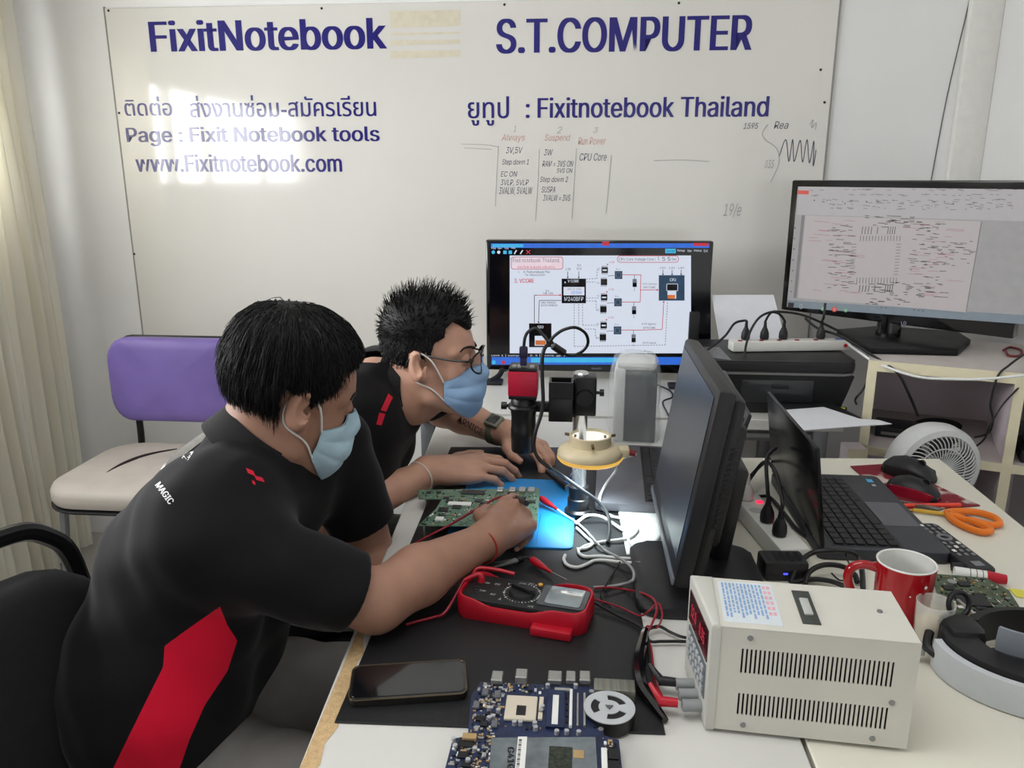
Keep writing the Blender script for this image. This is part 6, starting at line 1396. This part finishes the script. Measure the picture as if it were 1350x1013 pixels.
pq = [PZ(x, y, .790) for x, y in ((1018, 541), (1086, 536), (1156, 559), (1050, 567))]; c_ = sum(pq, Vector()) / 4
b = B(); b.prism([(p.x, p.y) for p in pq], .7868, .7885); tag(b.obj('paper', m_paper), 'white printed sheet lying in the output tray of the printer', 'paper')
pq = [PZ(x, y, .790) for x, y in ((1100, 548), (1158, 552), (1176, 557), (1150, 559))]; tag(B().prism([(p.x, p.y) for p in pq], .7850, .7864).obj('paper', m_paper), 'sheet sticking out to the right below the printed sheet in the tray', 'paper')
q = [PY(x, y, yy) for x, y, yy in ((938, 389, 2.44), (1020, 389, 2.44), (1036, 452, 2.40), (950, 460, 2.40))]
b = B(); b.skin([[b.bm.verts.new(p + Vector((0, d, 0))) for p in q] for d in (0, .0012)]); tag(b.obj('paper', m_paper), 'blank white sheet standing upright behind the printer', 'paper')
z_l = T2 + .1505
s0, s1 = PZ(964, 465, z_l), PZ(1120, 463, z_l); ds = s1 - s0
st1 = thing('power_strip', 'white power strip with black plugs lying on top of the printer', 'power strip', ((s0.x + s1.x) / 2, (s0.y + s1.y) / 2 + .022, z_l), math.atan2(ds.y, ds.x))
L2 = ds.length
B().box((0, 0, .0155), (L2, .046, .029), bev=.005).obj('body', m_strip, st1)
for i, x in enumerate((-.43, -.25, -.10, .05, .21)): B().box((L2 * x, -.010, .0305), (.011, .010, .004), bev=.001).obj('switch', M('dark_red_switch', (140, 34, 40), .4), st1)
B().box((L2 * .43, -.002, .0305), (.026, .018, .004), bev=.0015).obj('main_switch', M('blue_switch', (70, 96, 150), .4), st1); B().cyl((L2 * .45, -.0228, .016), (L2 * .45, -.0245, .016), .0055, n=18).obj('reset_button', M('red_button', (176, 34, 40), .4), st1)
def s1at(u, y=.006, z=.0312): return st1.matrix_basis @ Vector((L2 * u, y, z))
def up(px, py, y): return PY(px, py, y)
ys_ = s0.y + .02
for lab, u, lead in (('leftmost black plug in the strip on the printer', -.37, [(987, 430), (980, 423), (968, 427), (955, 444), (932, 462)]), ('second black plug from the left in the strip on the printer', -.21, [(1011, 420), (1016, 413), (1026, 411), (1060, 416), (1105, 436)]),
        ('third black plug from the left, with a slim head, in the strip on the printer', -.05, [(1029, 424), (1027, 414), (1015, 412), (1000, 420), (988, 440), (982, 466), (985, 480)]), ('rightmost black plug in the strip on the printer', .27, [(1084, 430), (1086, 418), (1088, 400)])):
    p = s1at(u); plug(lab, p, None, [p + Vector((0, 0, .052))] + [up(x, y, ys_ - .0 + (.02 if 'right' in lab or 'second' in lab else -.02) * (i + 1) * (0.6 if 'leftmost' not in lab else .8)) for i, (x, y) in enumerate(lead[1:] if True else lead)], h=.032)
# ------------------------------------------------------------------ things in and by the shelf
bx0 = thing('adapter_box', 'flat black box with a yellow sticker between the printer and the shelf unit', 'adapter', (.690, 2.085, T2), R(-20))
B().box((-.012, .0, .015), (.066, .034, .029), bev=.003).obj('body', m_satin, bx0); B().box((.008, -.004, .0298), (.018, .014, .0006)).obj('sticker', M('yellow_sticker', (220, 226, 40), .6), bx0); B().box((.012, -.0174, .014), (.012, .0008, .010)).obj('rating_label', m_white, bx0)
def on_shelf(name, label, cat, x, y, z, size, mat, bev=.004, rz=0):
    p = shelf_at(x, y, z); t = thing(name, label, cat, p, R(-20.3) + rz); B().box((0, 0, size[2] / 2 + .0004), size, bev=bev).obj('body', mat, t); return t
rt = on_shelf('router', 'flat black router with a grey front on the shelf behind the fan', 'router', .10, .15, .6905, (.13, .10, .028), m_satin); B().box((0, -.0505, .012), (.10, .001, .008)).obj('front_strip', m_prng, rt)
b = B(); b.ball((0, 0, .020), (.065, .035, .0196), 18); t_ = b.obj('pouch', m_blkfab); t_.location = shelf_at(.19, .21, .6905); tag(t_, 'soft black pouch on the shelf right of the router', 'pouch')
dv = on_shelf('disc_drive', 'slim black disc drive at the bottom of the stack in the right shelf bay', 'disc drive', .43, .10, .6905, (.13, .15, .030), m_satin); B().box((0, -.0755, .015), (.11, .001, .004)).obj('slot', m_prng, dv)
dv = on_shelf('disc_drive', 'black box on top of the stack in the right shelf bay', 'disc drive', .435, .11, .7212, (.12, .14, .038), m_gloss); B().box((0, -.0705, .018), (.09, .001, .003)).obj('slot', m_prng, dv)
tg = thing('adapter_plug', 'pale grey plug end lying at the shelf front behind the fan', 'plug', shelf_at(.235, .05, .6905), R(-50)); B().box((0, 0, .008), (.04, .016, .015), bev=.003).obj('body', m_strip, tg); B().cyl((.02, 0, .008), (.036, 0, .008), .004, n=12).obj('strain_relief', m_prng, tg)
bxx = thing('storage_box', 'narrow mauve cardboard box standing between the television table and the shelf unit', 'box', (.712, 2.0, 0)); b = B(); b.bx((-.022, -.02, 0), (.028, .04, .70), bev=.003); b.obj('carton', m_mauve, bxx); b = B(); b.bx((-.022, -.0206, .675), (.028, -.0195, .70)); b.obj('flap', m_cream, bxx)
# ------------------------------------------------------------------ white desk fan
fcn = PD(1224, 612, 1.93); nf = Vector((.17, -.97, -.06)).normalized(); rq = nf.to_track_quat('Z', 'Y').to_matrix().to_4x4()
m_fan = M('fan_white', (206, 208, 208), .4, var=.03)
fn_ = thing('fan', 'white round desk fan with a spoked grille behind the far corner of the side desk', 'fan', (fcn.x, fcn.y, 0))
FM = Matrix.Translation(fcn - Vector((fcn.x, fcn.y, 0))) @ rq
def fobj(b, name, mat): b.bm.transform(FM); return b.obj(name, mat, fn_)
b = B(); b.lathe([(.085, .040), (.091, .046), (.104, .042), (.109, .028), (.109, .0), (.102, -.022), (.096, -.022), (.102, .0), (.101, .030), (.09, .038)], 56, closed=True); fobj(b, 'shroud', m_fan)
b = B(); b.lathe([(0, .050), (.018, .050), (.026, .047), (.026, .043), (0, .043)], 32); fobj(b, 'hub_cap', m_fan)
for k_ in range(48):
    a = 2 * math.pi * k_ / 48; a2_ = a + .30; b = B(); b.tube([(.024 * math.cos(a), .024 * math.sin(a), .047), (.05 * math.cos(a + .07), .05 * math.sin(a + .07), .0500), (.075 * math.cos(a + .17), .075 * math.sin(a + .17), .049), (.092 * math.cos(a2_), .092 * math.sin(a2_), .043)], .0015, n=6, sm=4); fobj(b, 'grille_spoke', m_fan)
for r_ in (.060,): b = B(); b.torus((0, 0, .050), (0, 0, 1), r_, .0017, 48, 6); fobj(b, 'grille_ring', m_fan)
for k_ in range(5):
    a = 2 * math.pi * k_ / 5; b = B(); vs = [(.018, -.25, .012), (.05, -.35, .016), (.086, -.30, .018), (.090, .25, .004), (.055, .45, .0), (.018, .35, .004)]
    b.skin([[b.bm.verts.new((r_ * math.cos(a + t), r_ * math.sin(a + t), z + d)) for r_, t, z in vs] for d in (0, .0016)]); fobj(b, 'blade', M('fan_blade_dark', (62, 62, 66), .4))
b = B(); b.cyl((0, 0, -.05), (0, 0, .012), .032, .026, 28); fobj(b, 'motor', m_fan)
for k_ in range(40):
    a = 2 * math.pi * k_ / 40; b = B(); b.tube([(.030 * math.cos(a), .030 * math.sin(a), -.052), (.07 * math.cos(a + .1), .07 * math.sin(a + .1), -.050), (.097 * math.cos(a + .2), .097 * math.sin(a + .2), -.024)], .0014, n=5, sm=3); fobj(b, 'rear_spoke', M('rear_spoke_grey', (70, 70, 72), .5))
bk0 = FM @ Vector((0, 0, -.045)); b = B(); b.tube([bk0, bk0 + Vector((0, .01, -.07)), (bk0.x, bk0.y + .012, .45), (bk0.x, bk0.y + .012, .03)], .013, n=14); b.obj('pole', m_fan, fn_)
B().lathe([(0, 0), (.075, 0), (.075, .010), (.06, .022), (.02, .03), (0, .03)], 40, (bk0.x, bk0.y + .012, 0)).obj('base', m_fan, fn_)
# ================================================================== leads, clips and cables
m_cw = M('white_cable', (224, 226, 224), .45, var=.02); m_cg = M('grey_cable', (150, 152, 152), .45); m_cb = M('black_cable', (18, 18, 20), .45, var=.1); m_cr = M('red_lead', (138, 20, 38), .4, var=.05); m_clipg = M('grey_clip', (120, 122, 120), .45)
zz = lambda pts: [PZ(x, y, z) for x, y, z in pts]
yy = lambda pts: [PY(x, y, d) for x, y, d in pts]
def s5(pts, z=.7565): return [PZ(720 + x / 5.63, 620 + y / 5.63, z if len(q) == 0 else q[0]) for x, y, *q in pts]
cord('camera_cable', 'black cable looping in the air above the red camera, ending in a ferrite bead', 'cable', [Vector((tb.x + .0005, py_ - .012, zt_ + .030))] + yy([(692, 446, 1.38), (697, 437, 1.38), (707, 433, 1.375), (716, 442, 1.37), (724, 450, 1.365), (731, 443, 1.36), (743, 435, 1.36), (759, 432, 1.365), (772, 440, 1.375), (775, 453, 1.385), (767, 464, 1.39), (753, 469, 1.39), (741, 465, 1.385), (731, 459, 1.38)]), .0028, m_cb)
f0, f1 = PY(744, 466, 1.386), PY(729, 456, 1.38); cb_ = B(); cb_.cyl(f0, f1, .0068, n=8); tag(cb_.obj('ferrite_bead', m_satin), 'black ferrite bead at the end of the loop above the microscope', 'bead')
u0 = Vector((tb.x + .0005, py_ - .012, zt_ + .0032)); b = B(); b.box(u0 + Vector((0, 0, .008)), (.012, .008, .016), bev=.001); b.box(u0 + Vector((0, 0, .024)), (.015, .011, .022), bev=.003); tag(b.obj('connector', M('connector_violet_black', (36, 32, 62), .4)), 'violet-black connector plugged into the top of the red camera', 'connector')
cord('black_cable', 'thick black cable hanging beside the lens tube and curving down to the mat', 'cable', yy([(729, 451, 1.372), (719, 458, 1.365), (715, 472, 1.362), (715, 500, 1.360), (716, 530, 1.357), (713, 548, 1.356), (706, 570, 1.352), (704, 590, 1.35), (711, 606, 1.345), (725, 617, 1.34)]) + zz([(742, 628, .84), (767, 646, .82), (789, 662, .80), (801, 678, .785), (804, 700, .768), (801, 716, .758)]), .0036, m_cb)
pr0, pr1 = PZ(722, 622, .767), PZ(748, 643, .762); pl_ = thing('cable_plug', 'black round plug with a metal end lying over the corner of the blue mat', 'plug', (pr1.x, pr1.y, BLU))
B().cyl(pr0, pr1, .0062, .0074, 16).obj('body', m_satin, pl_, world=True); dv_ = (pr1 - pr0).normalized(); B().cyl(pr1, pr1 + dv_ * .004, .0066, n=16).obj('tip', m_tin, pl_, world=True)
g = 'white cables on the black mat'
cord('white_cable', 'white cable from the ring lamp, wandering down the grey laptop and looping over the pad', 'cable', [rl.matrix_basis @ Vector((.082, .002, .013))] + zz([(818, 606, .85)]) + s5([(520, 0, .80), (440, 110, .785), (395, 220, .778), (430, 290, .765), (480, 340), (560, 360, .7585), (640, 400, .7585), (675, 440, .7585), (640, 490, .7585), (560, 515, .7585), (400, 535), (300, 560), (240, 600), (280, 640), (400, 640), (560, 655, .7585), (700, 658, .7585)]), .0027, m_cw)
cord('white_cable', 'white cable arching from the pole foot across the paper pad to the tilted monitor', 'cable', s5([(215, 400), (290, 345, .766), (340, 335, .768), (420, 350, .764), (500, 400, .760), (560, 440, .7585), (600, 470, .7585), (620, 540, .7585), (690, 590, .7585), (770, 570, .7585), (820, 520, .7585), (846, 488, .7585)]), .0029, m_cw)
cord('white_cable', 'pale cable bent back in a hairpin above the red multimeter', 'cable', s5([(700, 692, .764), (560, 684, .7625), (440, 670, .757), (360, 672), (300, 700), (230, 722), (160, 706), (132, 664), (142, 632)]), .0028, m_cw)
cord('white_cable', 'white cable running diagonally from the pole foot down the mat edge', 'cable', s5([(240, 400), (300, 455), (380, 545, .7620), (440, 600), (520, 640, .7625), (610, 700, .770), (650, 760, .772), (640, 820, .772), (560, 850), (440, 868), (352, 872)]), .0023, m_cg)
cord('white_cable', 'second white cable twisting beside the diagonal one', 'cable', s5([(225, 430), (300, 500), (345, 545), (300, 580), (225, 585)]), .0025, m_cw)
cord('thin_black_lead', 'thin black lead winding down to the multimeter right end', 'cable', s5([(548, 680, .768), (500, 760), (440, 860, .7605), (405, 920), (430, 975), (480, 1020)]), .0014, m_cb)
# red clip on the blue mat
def clip(label, a, c, boot, wire, jaw=True):
    d = (c - a).normalized(); t = thing('alligator_clip', label, 'clip', (a.x, a.y, min(a.z, c.z) - .006))
    b = B(); b.tube([a, a + (c - a) * .35, a + (c - a) * .7, c], lambda u: .0058 * (.75 + .5 * math.sin(math.pi * min(1, u * 1.15 + .12))) * (1 - .45 * u), n=12, sm=4); b.obj('boot', boot, t, world=True)
    if jaw:
        for s_ in (1, -1): b = B(); b.tube([a + d * .004, a - d * .010 + Vector((0, 0, .0022 * s_)), a - d * .022], .0017, n=6, sm=3); b.obj('jaw', m_tin, t, world=True)
    if wire: b = B(); b.tube(wire, .0016, n=8, sm=6); b.obj('wire', m_cw, t, world=True)
    return t
ca, cc_ = PZ(713, 657, BLU + .016), PZ(735, 672, BLU + .008); clip('red alligator clip biting the green board over the blue mat', ca, cc_, m_red, [cc_] + zz([(748, 681, BLU + .004), (760, 689, BLU + .003)]))
ca, cc_ = PZ(701, 738, .762), PZ(727, 755, .760); clip('red clip with a bare pin lying above the multimeter', ca, cc_, m_red, None, False)
b = B(); e_ = PZ(747, 765, .770); b.tube([cc_, (cc_ + e_) / 2, e_], .0013, n=6, sm=3); tag(b.obj('probe_pin', m_tin), 'bare metal pin between the red clip and the multimeter', 'pin')
hcp = thing('test_clip', 'grey split test clip on the mat under the forearm of the person in front', 'clip', (*PZ(660, 745, MAT).xy, MAT))
for pts, r_ in (([(637, 752, .757), (662, 745, .760), (685, 738, .763)], .0042), ([(652, 742, .757), (668, 740, .760), (684, 737, .763)], .0032)): b = B(); b.tube(zz(pts), lambda u, r_=r_: r_ * (.3 + .7 * u), n=8); b.obj('prong', m_clipg, hcp, world=True)
b = B(); b.cyl(PZ(682, 739, .763), PZ(688, 737, .763), .0058, n=14); b.tube(zz([(688, 737, .763), (694, 735, .764), (700, 738, .763)]), .0022, n=8); b.obj('neck', m_cb, hcp, world=True)
# multimeter and supply leads
cord('red_lead', 'red lead from the multimeter looping down to the red plug of the power supply', 'cable', zz([(784, 776, .765), (803, 775, .760), (827, 778, .7565), (848, 783, .768), (862, 791, .772), (866, 805, .775), (860, 822, .770), (853, 838, .760), (858, 855, .757), (861, 880, .757), (864, 900, .757), (872, 917, .763)]), .0018, m_cr)
cord('red_lead', 'red lead curling into a small ring beside the monitor foot', 'cable', zz([(783, 790, .760), (815, 800, .757), (843, 812, .757), (855, 806, .770), (868, 796, .776), (873, 812, .772), (866, 828, .760), (853, 826, .757), (850, 838, .757)]), .0014, m_cr)
cord('black_lead', 'black lead from the multimeter to the black plug of the power supply', 'cable', zz([(784, 795, .760), (815, 812, .757), (838, 823, .757), (852, 836, .760), (856, 860, .757), (860, 882, .757), (869, 893, .767)]), .0022, m_cb)
cord('black_cable', 'upper of the two black cables leaving the bundle towards the power supply', 'cable', zz([(850, 832, .760), (868, 826, .760), (884, 834, .757), (899, 840, .757), (914, 842, .757)]), .0022, m_cb)
cord('black_cable', 'lower of the two black cables leaving the bundle towards the power supply', 'cable', zz([(848, 838, .757), (858, 846, .757), (872, 846, .757), (896, 846, .757), (914, 847, .757)]), .0022, m_cb)
b = B(); pts = zz([(851, 830, .765), (846, 850, .762), (842, 875, .760), (846, 905, .760), (862, 930, .757), (877, 950, .756)])
b.tube(pts, lambda u: .0045 + .0045 * math.sin(math.pi * min(1, u * 1.05)), n=8, sm=6); tag(b.obj('cable_wrap', m_gloss), 'crumpled black wrap around the leads left of the power supply', 'wrap')
def banana(label, y, mat):
    p = ps.matrix_basis @ Vector((-.0225, y, .018)); t = thing('banana_plug', label, 'plug', (p.x, p.y, TOP)); ax = (ps.matrix_basis.to_3x3() @ Vector((-1, 0, 0))).normalized()
    B().cyl(p, p + ax * .022, .0055, .0062, 16).obj('body', mat, t, world=True); b = B(); b.tube([p + ax * .018, p + ax * .026 + Vector((.001, .006, .006)), p + ax * .030 + Vector((-.002, .016, .012))], lambda u: .0055 - .0030 * u, n=10); b.obj('sleeve', mat, t, world=True)
banana('red banana plug in the front of the power supply', .022, m_red); banana('black banana plug in the front of the power supply', .062, m_satin)
# probe in the hand of the front man
hp0, hp1 = PZ(694, 664, .845), PZ(667, 648, .7815); tp = thing('test_probe', 'black test probe held on the green board with its red lead', 'probe', (hp1.x, hp1.y, gz))
b = B(); b.tube([hp0, hp0 + (hp1 - hp0) * .5, hp0 + (hp1 - hp0) * .8], lambda u: .0048 - .0010 * u, n=12, sm=3); b.obj('body', m_satin, tp, world=True); B().cyl(hp0 + (hp1 - hp0) * .8, hp1, .0014, .0004, 10).obj('tip', m_tin, tp, world=True)
cord('red_lead', 'red test lead hanging from the hand of the person in front across the green board', 'cable', [hp0 + (hp1 - hp0) * .55 + Vector((-.006, 0, .002))] + zz([(655, 657, .800), (628, 672, .798), (590, 694, .794), (556, 712, .775), (533, 726, .760), (520, 738, .757)]), .0021, m_cr)
cord('red_lead', 'red test lead from the multimeter socket running under the forearm', 'cable', [mm.matrix_basis @ Vector((-.097, .002, .036))] + zz([(588, 806, .765), (572, 814, .758), (552, 819, .757), (535, 824, .757)]), .0021, m_cr)
# cables behind the power supply and the mug
def s6(pts): return [PZ(960 + x / 5.06, 590 + y / 5.06, z) for x, y, z in pts]
cord('black_cable', 'largest loop of black cable between the adapter and the red mug', 'cable', s6([(415, 900, .757), (470, 780, .775), (560, 705, .785), (680, 690, .79), (800, 695, .785), (875, 740, .775), (895, 850, .760), (900, 960, .757)]), .0042, m_cb)
cord('black_cable', 'middle loop of black cable under the largest one by the mug', 'cable', s6([(510, 915, .757), (545, 830, .768), (640, 785, .772), (760, 795, .770), (840, 845, .762), (860, 900, .757)]), .0042, m_cb)
cord('black_cable', 'low black cable at the back edge of the power supply', 'cable', s6([(430, 905, .757), (560, 882, .759), (690, 895, .759), (830, 950, .757)]), .0042, m_cb)
cord('thin_black_lead', 'thin black lead hooked under the loops by the mug', 'cable', s6([(690, 840, .757), (740, 885, .757), (800, 885, .757), (835, 840, .760), (790, 740, .775), (790, 700, .782)]), .0014, m_cb)
cord('black_cable', 'black cable trailing along the glossy laptop lid', 'cable', s6([(200, 330, .757), (280, 335, .757), (380, 450, .757), (450, 535, .757), (560, 615, .757), (640, 655, .757), (700, 700, .757)]), .0034, m_cb)
cord('black_cable', 'black cable curving behind the tilted monitor at the desk back edge', 'cable', s6([(95, 250, .80), (150, 190, .81), (215, 125, .80), (262, 90, .77), (300, 60, .757)]), .0034, m_cb)
# cables of the large screen and shelf
cord('white_cable', 'white cable sagging along the front of the shelf unit', 'cable', [s1at(.5, 0, .016)] + [PD(x, y, t) for x, y, t in ((1135, 466, 2.08), (1152, 477, 2.03), (1188, 491, 1.97), (1217, 498, 1.94), (1256, 500, 1.91), (1297, 500, 1.88), (1352, 495, 1.85))], .0034, m_cw)
cord('black_cable', 'black cable falling from the large screen over the shelf front into the left bay', 'cable', [PD(x, y, t) for x, y, t in ((1062, 420, 2.34), (1078, 433, 2.26), (1104, 442, 2.20), (1128, 455, 2.12), (1163, 477, 2.02), (1185, 494, 1.99), (1200, 524, 2.00), (1210, 548, 2.06))], .0036, m_cb)
cord('black_cable', 'black cable hanging from the right end of the large screen across the shelf divider', 'cable', [PD(x, y, t) for x, y, t in ((1352, 466, 1.90), (1330, 482, 1.89), (1315, 497, 1.90), (1306, 532, 1.92), (1309, 553, 1.93), (1303, 571, 1.95), (1285, 577, 2.00))], .0026, m_cb)
cord('black_cable', 'second black cable hanging across the shelf divider', 'cable', [PD(x, y, t) for x, y, t in ((1348, 506, 1.89), (1321, 535, 1.90), (1306, 560, 1.92), (1297, 580, 1.94), (1280, 593, 1.97))], .0022, m_cb)
cord('black_cable', 'black cable beside the printer, dropping to the table', 'cable', [PD(x, y, t) for x, y, t in ((1153, 475, 2.085), (1146, 492, 2.09), (1139, 512, 2.09), (1128, 526, 2.10))] + [PZ(1129, 533, .757)], .0026, m_cb)
cord('red_cable', 'dark red cable coiled on the shelf top below the large screen', 'cable', [PZ(x, y, .924) for x, y in ((1323, 462), (1332, 458), (1346, 462), (1344, 469), (1330, 469), (1326, 463))], .0032, M('dark_red_cable', (110, 34, 40), .5))
cord('black_cable', 'thin black cable curling beside the wrapped loudspeaker', 'cable', [PZ(x, y, .757) for x, y in ((846, 497), (868, 508), (884, 516), (886, 524), (874, 530), (880, 545), (890, 562), (905, 580))], .0026, m_cb)
# ================================================================== groups of like things
for key, grp in (('white_cable', 'white cables'), ('black_cable', 'black cables'), ('red_lead', 'red test leads'), ('thin_black_lead', 'thin black leads'), ('marker_pen', 'marker pens by the remote control'), ('paper', 'loose sheets at the printer'), ('computer_mouse', 'mice on the red pad'),
        ('circuit_board', 'laptop circuit boards'), ('banana_plug', 'banana plugs of the power supply'), ('disc_drive', 'black drives stacked in the shelf'), ('alligator_clip', 'red clips on the bench'), ('visitor_chair', 'steel framed chairs of the two men'), ('laptop', 'open laptops'), ('power_strip', 'white power strips'), ('monitor', 'monitors'), ('person', 'men at the bench')):
    for o in bpy.data.objects:
        if o.name.split('.')[0] == key and o.parent is None and 'label' in o: o['group'] = grp
for o in bpy.data.objects:
    if o.name.split('.')[0] == 'plug' and o.parent is None and 'label' in o: o['group'] = 'plugs in the strip on the printer' if 'printer' in o['label'] else 'plugs in the strip on the side desk'
